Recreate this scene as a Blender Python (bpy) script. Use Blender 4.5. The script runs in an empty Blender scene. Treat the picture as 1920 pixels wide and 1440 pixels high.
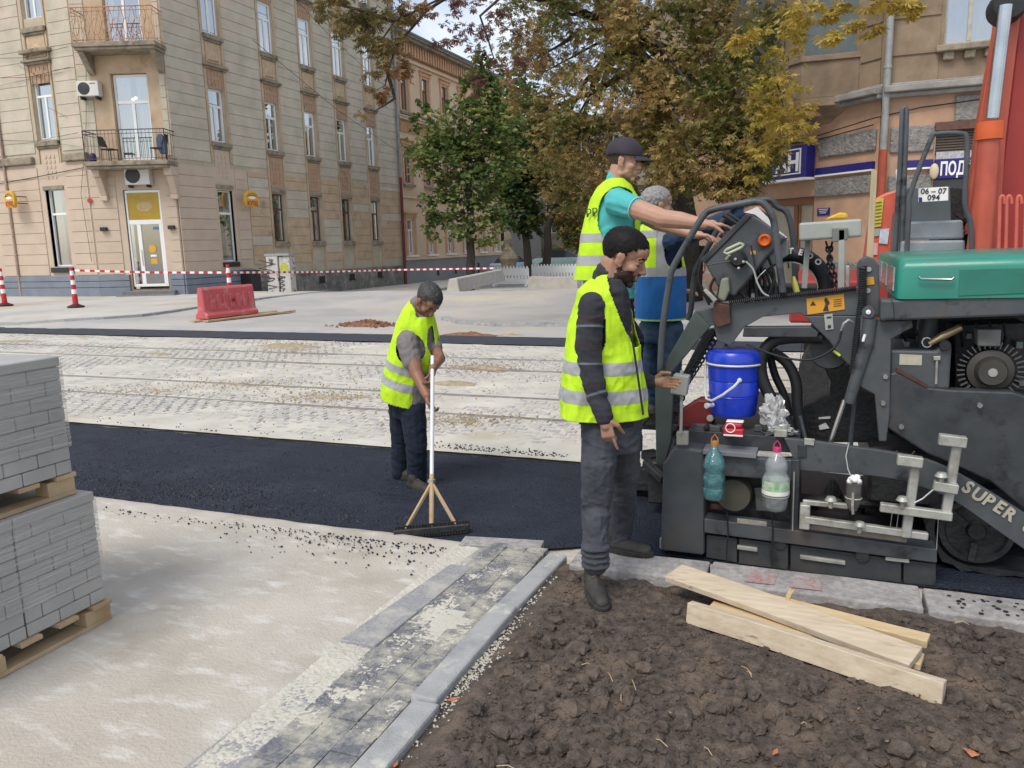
import bpy, bmesh, math, random
import numpy as np
from math import sin, cos, tan, radians, degrees, pi, sqrt, hypot, atan2, floor
from mathutils import Vector, Matrix, Quaternion, noise

# ---------------------------------------------------------------- camera, world, sun
# world X runs along the street (to the right), Y across it, Z up; the camera is yawed
SC = bpy.context.scene
COL = SC.collection
FPX, PITCH, ROLL, HC, YAW = 1480.0, radians(10.1), radians(1.5), 1.77, radians(21.5)
def _rz(v, a): return Vector((v[0]*cos(a)-v[1]*sin(a), v[0]*sin(a)+v[1]*cos(a), v[2]))
_F = _rz((0, cos(PITCH), -sin(PITCH)), YAW)
_R0 = _rz((1, 0, 0), YAW); _U0 = _rz((0, sin(PITCH), cos(PITCH)), YAW)
_R = _R0*cos(ROLL) - _U0*sin(ROLL); _U = _R0*sin(ROLL) + _U0*cos(ROLL)
cam_d = bpy.data.cameras.new('camera'); cam = bpy.data.objects.new('camera', cam_d); COL.objects.link(cam)
cam.matrix_world = Matrix(((_R.x, _U.x, -_F.x, 0), (_R.y, _U.y, -_F.y, 0), (_R.z, _U.z, -_F.z, HC), (0, 0, 0, 1)))
cam_d.sensor_width = 36; cam_d.lens = 36*FPX/1920; cam_d.clip_end = 2000; cam_d.clip_start = .05
SC.camera = cam
SUN_EL, SUN_AZ = radians(54), radians(196)      # azimuth measured from +Y clockwise
wd = bpy.data.worlds.new('World'); SC.world = wd; wd.use_nodes = True
nt = wd.node_tree; nt.nodes.clear()
def wn(t, **k):
    n = nt.nodes.new(t)
    for a, b in k.items(): setattr(n, a, b)
    return n
sky = wn('ShaderNodeTexSky', sky_type='NISHITA', sun_disc=False, sun_elevation=SUN_EL, sun_rotation=SUN_AZ, air_density=1.0, dust_density=1.5, ozone_density=1.2)
tc = wn('ShaderNodeTexCoord'); nz = wn('ShaderNodeTexNoise'); nz.inputs['Scale'].default_value = 2.2; nz.inputs['Detail'].default_value = 6
nt.links.new(tc.outputs['Generated'], nz.inputs['Vector'])
cr = wn('ShaderNodeValToRGB'); cr.color_ramp.elements[0].position = .52; cr.color_ramp.elements[1].position = .68
nt.links.new(nz.outputs['Fac'], cr.inputs['Fac'])
mx = wn('ShaderNodeMix', data_type='RGBA'); nt.links.new(cr.outputs['Color'], mx.inputs[0])
mm = wn('ShaderNodeMath', operation='MULTIPLY'); mm.inputs[1].default_value = .78
nt.links.new(cr.outputs['Color'], mm.inputs[0])
mad = wn('ShaderNodeMath', operation='ADD'); mad.inputs[1].default_value = .18; nt.links.new(mm.outputs[0], mad.inputs[0])
nt.links.new(mad.outputs[0], mx.inputs[0])
nt.links.new(sky.outputs['Color'], mx.inputs[6]); mx.inputs[7].default_value = (9.6, 9.35, 9.1, 1)
bg = wn('ShaderNodeBackground'); bg.inputs['Strength'].default_value = .113; nt.links.new(mx.outputs[2], bg.inputs['Color'])
wo = wn('ShaderNodeOutputWorld'); nt.links.new(bg.outputs[0], wo.inputs[0])
sd = bpy.data.lights.new('sun', 'SUN'); sd.energy = 1.5; sd.angle = radians(24); sd.color = (1, .94, .84)
so = bpy.data.objects.new('sun', sd); COL.objects.link(so)
_sd = Vector((sin(SUN_AZ)*cos(SUN_EL), cos(SUN_AZ)*cos(SUN_EL), sin(SUN_EL)))
so.rotation_euler = _sd.to_track_quat('Z', 'Y').to_euler(); so.location = (0, 0, 30)
SC.view_settings.view_transform = 'Standard'; SC.view_settings.look = 'None'
SC.view_settings.exposure = 0.58; SC.view_settings.gamma = 1
SC.render.engine = 'CYCLES'; SC.cycles.max_bounces = 6; SC.cycles.transparent_max_bounces = 12

# ---------------------------------------------------------------- measuring helpers (photo pixel -> place on a known real plane)
def ray(x, y): return _F + _R*((x-960)/FPX) + _U*((720-y)/FPX)
def G(x, y, z=0.0):
    d = ray(x, y); t = (z-HC)/d.z; return Vector((t*d.x, t*d.y, z))
def S(x, y, n):      # on the upright plane Y = n
    d = ray(x, y); t = n/d.y; return Vector((t*d.x, n, HC+t*d.z))
def SU(x, y, u):     # on the upright plane X = u
    d = ray(x, y); t = u/d.x; return Vector((u, t*d.y, HC+t*d.z))
def SD(x, y, dist):  # at a depth along the view axis
    d = ray(x, y); return Vector((0, 0, HC)) + d*dist
def sm(x, a, b):
    t = min(1, max(0, (x-a)/(b-a))); return t*t*(3-2*t)
def hz(u, n):        # height of the far ground
    return .13*sm(n, 13.9, 14.6)*(1-sm(u, -17, -13)) + .15*sm(n, 20.5, 24)*sm(u, -18, -14) - .62*sm(n, 24.5, 34)*(1-.75*sm(u, -14, -2)) + .5*sm(n, 42, 60)
def GT(x, y):
    p = G(x, y, 0)
    for _ in range(25): p = G(x, y, .5*p.z + .5*hz(p.x, p.y))
    return p

# ---------------------------------------------------------------- materials
MATS = {}
def mat(name, col, rough=.8, var=.15, scale=6.0, col2=None, bump=.0, bscale=None, metal=0.0, spec=.5, dist=.01, coat=0, dirt=None, dscale=1.5, dlo=.5, dhi=.65, space='world', stretch=None, sheen=0, detail=5, d2=None, d2s=(1, 1, 1), d2k=2.0, d2lo=.5, d2hi=.7):
    if name in MATS: return MATS[name]
    m = bpy.data.materials.new(name); m.use_nodes = True; t = m.node_tree; b = t.nodes['Principled BSDF']
    L = t.links.new
    if space == 'world': g = t.nodes.new('ShaderNodeNewGeometry').outputs['Position']
    else: g = t.nodes.new('ShaderNodeTexCoord').outputs['Object']
    if stretch:
        mp = t.nodes.new('ShaderNodeMapping'); mp.inputs['Scale'].default_value = stretch; L(g, mp.inputs[0]); g = mp.outputs[0]
    n = t.nodes.new('ShaderNodeTexNoise'); n.inputs['Scale'].default_value = scale; n.inputs['Detail'].default_value = detail; n.inputs['Roughness'].default_value = .6; L(g, n.inputs['Vector'])
    r = t.nodes.new('ShaderNodeValToRGB'); e = r.color_ramp.elements; e[0].position = .3; e[1].position = .7
    c = Vector(col); c2 = Vector(col2) if col2 else None
    if c2: e[0].color = (*c, 1); e[1].color = (*c2, 1)
    else: e[0].color = (*(c*(1-var)), 1); e[1].color = (*(c*(1+var)), 1)
    L(n.outputs['Fac'], r.inputs[0]); out = r.outputs[0]
    if dirt:
        n2 = t.nodes.new('ShaderNodeTexNoise'); n2.inputs['Scale'].default_value = dscale; n2.inputs['Detail'].default_value = 8; n2.inputs['Roughness'].default_value = .65; L(g, n2.inputs['Vector'])
        r2 = t.nodes.new('ShaderNodeValToRGB'); r2.color_ramp.elements[0].position = dlo; r2.color_ramp.elements[1].position = dhi; L(n2.outputs['Fac'], r2.inputs[0])
        x = t.nodes.new('ShaderNodeMix'); x.data_type = 'RGBA'; L(r2.outputs[0], x.inputs[0]); L(out, x.inputs[6]); x.inputs[7].default_value = (*dirt, 1); out = x.outputs[2]
    if d2:
        mp2 = t.nodes.new('ShaderNodeMapping'); mp2.inputs['Scale'].default_value = d2s; mp2.inputs['Rotation'].default_value = (0, 0, .5); L(g, mp2.inputs[0]); n4 = t.nodes.new('ShaderNodeTexNoise'); n4.inputs['Scale'].default_value = d2k; n4.inputs['Detail'].default_value = 7; n4.inputs['Roughness'].default_value = .62; L(mp2.outputs[0], n4.inputs['Vector'])
        r4 = t.nodes.new('ShaderNodeValToRGB'); r4.color_ramp.elements[0].position = d2lo; r4.color_ramp.elements[1].position = d2hi; L(n4.outputs['Fac'], r4.inputs[0]); x4 = t.nodes.new('ShaderNodeMix'); x4.data_type = 'RGBA'; L(r4.outputs[0], x4.inputs[0]); L(out, x4.inputs[6]); x4.inputs[7].default_value = (*d2, 1); out = x4.outputs[2]
    L(out, b.inputs['Base Color'])
    b.inputs['Roughness'].default_value = rough; b.inputs['Metallic'].default_value = metal; b.inputs['Specular IOR Level'].default_value = spec
    if coat: b.inputs['Coat Weight'].default_value = coat
    if sheen: b.inputs['Sheen Weight'].default_value = sheen
    if bump:
        n3 = t.nodes.new('ShaderNodeTexNoise'); n3.inputs['Scale'].default_value = bscale or scale*4; n3.inputs['Detail'].default_value = 6; L(g, n3.inputs['Vector'])
        bp = t.nodes.new('ShaderNodeBump'); bp.inputs['Strength'].default_value = bump; bp.inputs['Distance'].default_value = dist; L(n3.outputs['Fac'], bp.inputs['Height']); L(bp.outputs[0], b.inputs['Normal'])
    MATS[name] = m; return m
def glass(name, tint=(.9, .95, .95), alpha=.5, rough=.03, gl=.9):
    if name in MATS: return MATS[name]
    m = bpy.data.materials.new(name); m.use_nodes = True; t = m.node_tree; t.nodes.clear(); L = t.links.new
    o = t.nodes.new('ShaderNodeOutputMaterial'); mxs = t.nodes.new('ShaderNodeMixShader'); tr = t.nodes.new('ShaderNodeBsdfTransparent'); g = t.nodes.new('ShaderNodeBsdfGlossy')
    tr.inputs[0].default_value = (*tint, 1); g.inputs[0].default_value = (gl, gl, gl, 1); g.inputs['Roughness'].default_value = rough
    fr = t.nodes.new('ShaderNodeLayerWeight'); fr.inputs[0].default_value = .35
    a = t.nodes.new('ShaderNodeMath'); a.operation = 'MULTIPLY_ADD'; L(fr.outputs['Facing'], a.inputs[0]); a.inputs[1].default_value = .5; a.inputs[2].default_value = 1-alpha-.35 if alpha < .6 else .06
    L(a.outputs[0], mxs.inputs[0]); L(tr.outputs[0], mxs.inputs[1]); L(g.outputs[0], mxs.inputs[2]); L(mxs.outputs[0], o.inputs[0])
    MATS[name] = m; return m

# ---------------------------------------------------------------- mesh builder
ORG = {}
def org(o):
    while o.parent is not None: o = o.parent
    return ORG.get(o.name, Vector((0, 0, 0)))
def tag(o, label=None, cat=None, group=None, kind=None):
    if label: o['label'] = label
    if cat: o['category'] = cat
    if group: o['group'] = group
    if kind: o['kind'] = kind
    return o
def thing(name, label, cat, loc, group=None, kind=None):
    o = bpy.data.objects.new(name, None); COL.objects.link(o); o.location = loc; o.empty_display_size = .1
    ORG[o.name] = Vector(loc); return tag(o, label, cat, group, kind)
def basis(d, up=(0, 0, 1)):
    d = Vector(d).normalized(); up = Vector(up)
    if abs(d.dot(up)) > .98: up = Vector((1, 0, 0))
    s = d.cross(up).normalized(); return d, s, s.cross(d).normalized()
class MB:
    def __init__(s): s.v = []; s.f = []; s.m = []; s.k = 0; s.st = []
    def add(s, vs, fs):
        o = len(s.v); s.st.append((o, len(s.f))); s.v += [tuple(v) for v in vs]; s.f += [tuple(i+o for i in f) for f in fs]; s.m += [s.k]*len(fs); return s
    def box(s, x0, x1, y0, y1, z0, z1):
        return s.add([(x, y, z) for z in (z0, z1) for y in (y0, y1) for x in (x0, x1)], [(0, 2, 3, 1), (4, 5, 7, 6), (0, 1, 5, 4), (2, 6, 7, 3), (0, 4, 6, 2), (1, 3, 7, 5)])
    def hexa(s, a, b):   # two quads a[4], b[4]
        return s.add(list(a)+list(b), [(3, 2, 1, 0), (4, 5, 6, 7), (0, 1, 5, 4), (1, 2, 6, 5), (2, 3, 7, 6), (3, 0, 4, 7)])
    def prism(s, poly, off):   # 3-D polygon extruded by off
        n = len(poly); off = Vector(off); a = [Vector(p) for p in poly]; b = [p+off for p in a]
        fs = [tuple(range(n)), tuple(range(2*n-1, n-1, -1))] + [(i, i+n, (i+1) % n+n, (i+1) % n) for i in range(n)]
        nr = Vector((0, 0, 0))
        for i in range(n): nr += a[i].cross(a[(i+1) % n])
        if nr.dot(off) > 0: fs = [tuple(reversed(f)) for f in fs]
        return s.add(a+b, fs)
    def bar(s, p, q, w, h, up=(0, 0, 1)):
        p = Vector(p); q = Vector(q); d, a, b = basis(q-p, up)
        c = [(-1, -1), (1, -1), (1, 1), (-1, 1)]
        return s.hexa([p+a*(i*w/2)+b*(j*h/2) for i, j in c], [q+a*(i*w/2)+b*(j*h/2) for i, j in c])
    def tube(s, pts, r, n=8, cap=True, closed=False):
        pts = [Vector(p) for p in pts]; m = len(pts); rs = r if hasattr(r, '__len__') else [r]*m
        prev = None; rings = []
        for i, p in enumerate(pts):
            a = pts[i-1] if i > 0 else (pts[-1] if closed else p); b = pts[i+1] if i < m-1 else (pts[0] if closed else p)
            d = (b-a).normalized() if (b-a).length > 1e-9 else Vector((0, 0, 1))
            if prev is None: e1 = basis(d)[1]; e2 = d.cross(e1)
            else:
                e1 = (prev - d*prev.dot(d))
                e1 = e1.normalized() if e1.length > 1e-6 else basis(d)[1]; e2 = d.cross(e1)
            prev = e1; rings.append([p+(e1*cos(2*pi*k/n)+e2*sin(2*pi*k/n))*rs[i] for k in range(n)])
        vs = [v for r_ in rings for v in r_]; fs = []
        for i in range(m-1 if not closed else m):
            j = (i+1) % m
            fs += [(i*n+k, i*n+(k+1) % n, j*n+(k+1) % n, j*n+k) for k in range(n)]
        if cap and not closed: fs += [tuple(range(n-1, -1, -1)), tuple((m-1)*n+k for k in range(n))]
        return s.add(vs, fs)
    def cyl(s, p, q, r, n=16, r2=None): return s.tube([p, q], [r, r if r2 is None else r2], n)
    def lathe(s, c, prof, n=20, axis=(0, 0, 1), cap=True):   # prof: list of (radius, height)
        c = Vector(c); d, a, b = basis(axis) if abs(Vector(axis).z) < .98 else (Vector((0, 0, 1)), Vector((1, 0, 0)), Vector((0, 1, 0)))
        vs = [c+d*h+(a*cos(2*pi*k/n)+b*sin(2*pi*k/n))*r for r, h in prof for k in range(n)]; m = len(prof)
        fs = [(i*n+k, i*n+(k+1) % n, (i+1)*n+(k+1) % n, (i+1)*n+k) for i in range(m-1) for k in range(n)]
        if cap: fs += [tuple(range(n-1, -1, -1)), tuple((m-1)*n+k for k in range(n))]
        return s.add(vs, fs)
    def ball(s, c, r, n=12, m=8, sc=(1, 1, 1), rot=None):
        c = Vector(c); vs = [Vector((0, 0, 1))]; fs = []
        for i in range(1, m):
            for k in range(n): t = pi*i/m; a = 2*pi*k/n; vs.append(Vector((sin(t)*cos(a), sin(t)*sin(a), cos(t))))
        vs.append(Vector((0, 0, -1)))
        vs = [Vector((v.x*sc[0]*r, v.y*sc[1]*r, v.z*sc[2]*r)) for v in vs]
        if rot is not None: vs = [rot @ v for v in vs]
        vs = [v+c for v in vs]
        fs += [(0, 1+k, 1+(k+1) % n) for k in range(n)]
        for i in range(m-2): fs += [(1+i*n+k, 1+(i+1)*n+k, 1+(i+1)*n+(k+1) % n, 1+i*n+(k+1) % n) for k in range(n)]
        e = len(vs)-1; fs += [(e, 1+(m-2)*n+(k+1) % n, 1+(m-2)*n+k) for k in range(n)]
        return s.add(vs, fs)
    def loft(s, rings, cap=True):
        n = len(rings[0]); fs = []
        for i in range(len(rings)-1): fs += [(i*n+k, i*n+(k+1) % n, (i+1)*n+(k+1) % n, (i+1)*n+k) for k in range(n)]
        if cap: fs += [tuple(range(n-1, -1, -1)), tuple((len(rings)-1)*n+k for k in range(n))]
        return s.add([v for r in rings for v in r], fs)
    def grid(s, us, ns, zf):
        w = len(us); return s.add([(u, n, zf(u, n)) for n in ns for u in us], [(j*w+i, j*w+i+1, (j+1)*w+i+1, (j+1)*w+i) for j in range(len(ns)-1) for i in range(w-1)])
    def build(s, name, m, parent=None, smooth=False, bevel=0, seg=1, label=None, cat=None, group=None, kind=None, loc=None, fix=False, angle=40, split=False):
        if split:
            out = None
            for i, (a, b) in enumerate(s.st):
                a2, b2 = s.st[i+1] if i+1 < len(s.st) else (len(s.v), len(s.f)); q = MB(); q.v = s.v[a:a2]; q.f = [tuple(j-a for j in f) for f in s.f[b:b2]]; q.m = s.m[b:b2]; out = q.build(name, m, parent, smooth, bevel, seg, label, cat, group, kind, loc, fix, angle)
            return out
        me = bpy.data.meshes.new(name)
        if parent is not None: o0 = org(parent)
        else: o0 = Vector(loc) if loc is not None else Vector((0, 0, 0))
        me.from_pydata([(v[0]-o0.x, v[1]-o0.y, v[2]-o0.z) for v in s.v], [], s.f)
        for q in (m if isinstance(m, (list, tuple)) else [m]): me.materials.append(q)
        if any(s.m): me.polygons.foreach_set('material_index', s.m)
        if fix:
            b = bmesh.new(); b.from_mesh(me); bmesh.ops.recalc_face_normals(b, faces=b.faces); b.to_mesh(me); b.free()
        if smooth: me.polygons.foreach_set('use_smooth', [True]*len(me.polygons))
        me.update(); o = bpy.data.objects.new(name, me); COL.objects.link(o)
        if parent is not None: o.parent = parent
        else: o.location = o0; ORG[o.name] = o0
        if bevel:
            bm = o.modifiers.new('b', 'BEVEL'); bm.width = bevel; bm.segments = seg; bm.limit_method = 'ANGLE'; bm.angle_limit = radians(35)
        if smooth and angle:
            try: me.set_sharp_from_angle(angle=radians(angle))
            except Exception: pass
        return tag(o, label, cat, group, kind)
def inst(src, name, parent, loc, scale=(1, 1, 1), rz=0, m=None):
    o = bpy.data.objects.new(name, src if isinstance(src, bpy.types.Mesh) else src.data); COL.objects.link(o); o.parent = parent
    o.location = Vector(loc)-(org(parent) if parent else Vector((0, 0, 0))); o.scale = scale; o.rotation_euler = (0, 0, rz); return o
def copy_thing(o, loc, rz=0, label=None):
    def rec(s, p):
        c = s.copy(); COL.objects.link(c); c.parent = p
        for ch in s.children: rec(ch, c)
        return c
    c = rec(o, None); c.location = loc; c.rotation_euler = (0, 0, rz); ORG[c.name] = Vector(loc)
    if label: c['label'] = label
    return c
FONT = None
def text(body, name, m, parent, mtx, size, extrude=.004, align='LEFT', spx=1.0, bold=0.0):
    """flat lettering turned into a mesh; mtx maps local (x right, y up, z out) to the world"""
    cu = bpy.data.curves.new(name, 'FONT'); cu.body = body; cu.size = size; cu.extrude = extrude; cu.align_x = align; cu.offset = bold; cu.resolution_u = 3
    o = bpy.data.objects.new(name, cu); COL.objects.link(o); dg = bpy.context.evaluated_depsgraph_get(); me = bpy.data.meshes.new_from_object(o.evaluated_get(dg))
    bpy.data.objects.remove(o); bpy.data.curves.remove(cu)
    for v in me.vertices: v.co.x *= spx
    me.transform(Matrix.Translation(-org(parent)) @ mtx); me.materials.clear(); me.materials.append(m); me.name = name
    q = bpy.data.objects.new(name, me); COL.objects.link(q); q.parent = parent; return q
def frame_mtx(origin, xdir, ydir):
    x = Vector(xdir).normalized(); y = Vector(ydir); y = (y-x*y.dot(x)).normalized(); z = x.cross(y); o = Vector(origin)
    return Matrix(((x.x, y.x, z.x, o.x), (x.y, y.y, z.y, o.y), (x.z, y.z, z.z, o.z), (0, 0, 0, 1)))
RND = random.Random(7)
# ================================================================ SETTING: ground, street, pavements
m_slab = mat('pale_screed', (.38, .345, .29), .92, scale=2.2, col2=(.55, .515, .46), bump=1.0, bscale=70, dist=.006, dirt=(.40, .34, .265), dscale=1.1, dlo=.50, dhi=.85, detail=9, d2=(.62, .60, .56), d2s=(1, 2.4, 1), d2k=4.5, d2lo=.53, d2hi=.72)
m_sandy = mat('sandy_ground', (.40, .385, .36), .95, scale=.5, col2=(.56, .54, .49), bump=.4, bscale=25, dist=.01, dirt=(.43, .36, .24), dscale=.35, dlo=.52, dhi=.72)
m_hot = mat('fresh_asphalt', (.006, .009, .018), .72, scale=75, col2=(.032, .042, .066), bump=1.0, bscale=75, dist=.02, spec=.3, detail=3, dirt=(.040, .050, .074), dscale=1.4, dlo=.5, dhi=.8, d2=(.008, .010, .017), d2s=(.25, 2.2, 1), d2k=3, d2lo=.55, d2hi=.75)
m_hot2 = mat('fresh_asphalt_crumb', (.014, .017, .028), .6, var=.3, scale=40)
m_sett = mat('granite_sett', (.30, .295, .31), .9, scale=2, col2=(.44, .42, .40), bump=.4, bscale=50, dist=.004, dirt=(.56, .53, .45), dscale=11, dlo=.42, dhi=.62)
m_sand = mat('pale_joint_sand', (.44, .42, .365), 1.0, scale=1.6, col2=(.62, .595, .52), bump=.6, bscale=90, dist=.006, dirt=(.42, .33, .21), dscale=.55, dlo=.58, dhi=.78)
m_sanddk = mat('brown_sand', (.27, .21, .13), 1.0, scale=9, col2=(.45, .38, .27), bump=.8, bscale=60, dist=.01)
m_soil = mat('dark_soil', (.036, .027, .021), .95, scale=22, col2=(.135, .105, .086), bump=1.0, bscale=80, dist=.014, dirt=(.19, .14, .10), dscale=4.5, dlo=.50, dhi=.76)
m_kerb = mat('concrete_kerb', (.28, .29, .30), .9, scale=3, col2=(.46, .46, .45), bump=.9, bscale=120, dist=.004, d2=(.56, .55, .47), d2k=9, d2lo=.55, d2hi=.7, dirt=(.20, .205, .22), dscale=3, dlo=.5, dhi=.7)
m_kerb2 = mat('granite_kerb', (.24, .235, .23), .9, scale=30, col2=(.42, .40, .385), bump=.8, bscale=90, dist=.005, dirt=(.16, .15, .145), dscale=3, dlo=.5, dhi=.7)
m_pav = mat('dark_paver', (.085, .09, .11), .88, scale=70, col2=(.20, .205, .225), bump=.5, bscale=130, dist=.002, dirt=(.50, .48, .38), dscale=9, dlo=.42, dhi=.68, detail=8)
m_edge = mat('grey_edging', (.20, .205, .22), .9, scale=80, col2=(.36, .36, .37), bump=.5, bscale=130, dist=.002, dirt=(.50, .48, .40), dscale=6, dlo=.46, dhi=.72, detail=8)
m_rail = mat('tram_rail_steel', (.34, .32, .29), .5, metal=.5, var=.3)

def lin(a, b, n): return [a+(b-a)*i/n for i in range(n+1)]
g0 = MB(); g0.add([(-400, -150, -1.1), (400, -150, -1.1), (400, 700, -1.1), (-400, 700, -1.1)], [(0, 1, 2, 3)]); 
g0.build('ground', m_sandy, kind='structure')
g1 = MB(); g1.grid(lin(-110, 70, 120), [13.7+i*.35 for i in range(60)]+lin(35, 120, 50), lambda u, n: hz(u, n)+.015*noise.noise(Vector((u*.4, n*.4, 0))))
g1.build('cobbled_side_street', mat('dusty_cobbles', (.33, .325, .32), .92, scale=.45, col2=(.47, .455, .43), bump=.9, bscale=9, dist=.02, dirt=(.50, .45, .35), dscale=.16, dlo=.5, dhi=.66), kind='structure')
g2 = MB(); g2.add([(-60, -8, -.03), (14, -8, -.03), (14, 14, -.03), (-60, 14, -.03)], [(0, 1, 2, 3)]); g2.build('road_base', m_slab, kind='structure')

def rough_sheet(name, m, us, ns, zf, parent=None, kind='structure', smooth=True):
    return MB().grid(us, ns, zf).build(name, m, parent, smooth=smooth, kind=kind, angle=0)
def fz(p, s, oct=4, off=0): return noise.fractal(Vector((p[0]*s+off, p[1]*s, off)), 1, 2, oct)
# fresh asphalt: near strip (laid, dark) with ragged sandy border, far strip
def asphz(u, n): return .004*fz((u, n), 14) + .004*fz((u, n), 3)
N0 = 4.02
us = lin(-16, 3.2, 900)
ns = lin(0, 1, 60)
ma = MB()
def nlow(u):
    base = 4.02 + .03*sm(u, -3, -1.9) if u < -1.68 else 4.06+(.22*min(1, (u+1.68)/.44))
    return base + .02*noise.noise(Vector((u*5, 0, 0))) + .014*noise.noise(Vector((u*26, 3, 0)))
nlow_ = {round(u, 4): nlow(u) for u in us}
vs = []; 
for t in ns:
    for u in us:
        a = nlow_[round(u, 4)]; b = 5.95+.02*noise.noise(Vector((u*4, 9, 0)))+.012*noise.noise(Vector((u*22, 5, 0))); n = a+(b-a)*t
        e = min(t, 1-t)*60; z = .0+asphz(u, n) if e > 1.5 else -.012
        if -5.6 < u < -2.2 and n < 5.2: z += .010*max(0, fz((u, n), 22, 3, 5))*sm(u, -2.2, -3.2)
        vs.append((u, n, z+.002))
w = len(us); ma.add(vs, [(j*w+i, j*w+i+1, (j+1)*w+i+1, (j+1)*w+i) for j in range(len(ns)-1) for i in range(w-1)])
ma.build('asphalt_lane', m_hot, smooth=True, kind='structure', angle=0)
mb = MB(); mb.grid(lin(-60, 6, 300), lin(12.86, 13.98, 6), lambda u, n: .014+.006*fz((u, n), 3)); mb.build('far_asphalt_lane', mat('asphalt_far', (.030, .036, .052), .7, var=.3, scale=8, bump=.6, bscale=40, dist=.01), smooth=True, kind='structure', angle=0)

# near pavement screed
rough_sheet('near_pavement', m_slab, lin(-9, -1.93, 150), lin(.2, 4.06, 90), lambda u, n: .035+.005*fz((u, n), 1.5)+.0025*fz((u, n), 7) - (.03 if n > 4.03 or u > -1.95 and n > 9 else 0))

# loose crumbs of asphalt
cm = MB()
def crumb(mb, x, y, z, r, rnd=RND, fl=.7):
    ph = [(rnd.uniform(.7, 1.2)*r) for _ in range(6)]; a0 = rnd.uniform(0, 6)
    mb.add([(x+ph[0]*cos(a0), y+ph[0]*sin(a0), z), (x+ph[1]*cos(a0+2), y+ph[1]*sin(a0+2.1), z+r*.1), (x+ph[2]*cos(a0+4.1), y+ph[2]*sin(a0+4), z), (x, y, z+ph[3]*fl*1.3), (x+r*.3, y-r*.2, z-ph[4]*.5)], [(0, 1, 3), (1, 2, 3), (2, 0, 3), (1, 0, 4), (2, 1, 4), (0, 2, 4)])
for i in range(420):
    px = RND.gauss(640, 120) if i < 260 else RND.uniform(190, 900); t = abs(RND.gauss(0, 1)); 
    e = 945+(px-185)*.118
    p = G(px, e+4+t*(22 if i < 260 else 7), .04)
    if p.x < -1.75: crumb(cm, p.x, p.y, .04, RND.uniform(.003, .011))
for i in range(260):
    px = RND.choice([RND.gauss(880, 35), RND.gauss(985, 45), RND.uniform(160, 1080)]); p = G(px, 795+(px-145)*.0772-3-abs(RND.gauss(0, 5)), 0)
    crumb(cm, p.x, p.y+.02, .012, RND.uniform(.004, .016))
cm.build('asphalt_crumbs', m_hot2, kind='stuff')
cm = MB()
for i in range(9000):
    u = RND.uniform(-6.6, -1.5) if i % 3 else RND.gauss(-4.4, .8); n = RND.uniform(4.1, 5.9) if i % 3 else 4.1+abs(RND.gauss(0, .35))
    if n < 5.9 and u < -1.5: crumb(cm, u, n, .001, RND.uniform(.004, .012)*(1.25 if i % 3 == 0 else .8))
cm.build('loose_asphalt', m_hot2, kind='stuff')

# tram track: setts, sand and rails
RAILS = [7.39, 8.39, 10.25, 11.25]
tram = MB().grid([-60, 7], [5.93, 12.9], lambda u, n: -.02).build('tram_track', m_sand, kind='structure')
sett = MB(); sett.box(-.5, .5, -.5, .5, -1, 0); sett_me = None
mbs = MB(); cand = []
su, sn_ = .165, .115
row = 0; n = 6.16
while n < 12.8:
    if min(abs(n-r) for r in RAILS) > .075:
        u = -26+(row % 2)*.08
        lim = 6.5 if n < 9 else 4
        while u < lim:
            if not (u < -20 and n < 9): cand.append((u+RND.uniform(-.008, .008), n+RND.uniform(-.006, .006), RND.uniform(-.004, .007)+.012*fz((u, n), .6, 3), su-RND.uniform(.012, .024), sn_-RND.uniform(.01, .018)))
            u += su
    n += sn_; row += 1
def seen(u, n, z=0):
    q = Vector((u, n, z-HC)); d = q.dot(_F)
    if d < .2: return None
    x = 960+FPX*q.dot(_R)/d; y = 720-FPX*q.dot(_U)/d; return (x, y, d) if -30 < x < 1950 and -30 < y < 1470 else None
near = sorted([c for c in cand if seen(c[0], c[1]) and 150 < seen(c[0], c[1])[0] < 1050], key=lambda c: seen(c[0], c[1])[2])[:280]; ns_ = set(id(c) for c in near)
mS = MB()
mS.add([(-.5, -.5, -.03), (.5, -.5, -.03), (.5, .5, -.03), (-.5, .5, -.03), (-.42, -.40, 0), (.42, -.40, 0), (.42, .40, 0), (-.42, .40, 0)], [(4, 5, 6, 7), (0, 1, 5, 4), (1, 2, 6, 5), (2, 3, 7, 6), (3, 0, 4, 7)])
sett0 = None
for c in cand:
    u, n, z, a, b = c
    if id(c) in ns_:
        if sett0 is None: sett0 = mS.build('sett', m_sett, tram); sett0.location = (u, n, z); sett0.scale = (a, b, 1)
        else: inst(sett0, 'sett', tram, (u, n, z), (a, b, 1))
    else:
        o = len(mbs.v); mbs.v += [(u+v[0]*a, n+v[1]*b, z+v[2]) for v in mS.v]; mbs.f += [tuple(i+o for i in f) for f in mS.f]; mbs.m += [0]*5
mbs.build('sett_paving', m_sett, tram, kind='stuff')
def sandz(u, n):
    z = -.004 + .011*fz((u, n), .55, 4) + .004*fz((u, n*2), 5, 3) + .006*sm(abs(n-6.3), .6, 0)
    for r in (7.39+.5, 9.3, 11.9): z += .006*max(0, 1-abs(n-r)/.5)
    if n < 6.15: z = .012+.004*fz((u, n), 6)
    if min(abs(n-r) for r in RAILS) < .04: z = min(z, -.001)
    return z
rough_sheet('joint_sand', m_sand, lin(-27, 6.5, 420), lin(5.955, 12.88, 180), sandz, kind='stuff')
rl = MB()
for r in RAILS: rl.box(-60, 7, r-.035, r+.012, -.05, .006); rl.box(-60, 7, r+.042, r+.055, -.05, .004)
rl.build('tram_rail', m_rail, tram)
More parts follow.
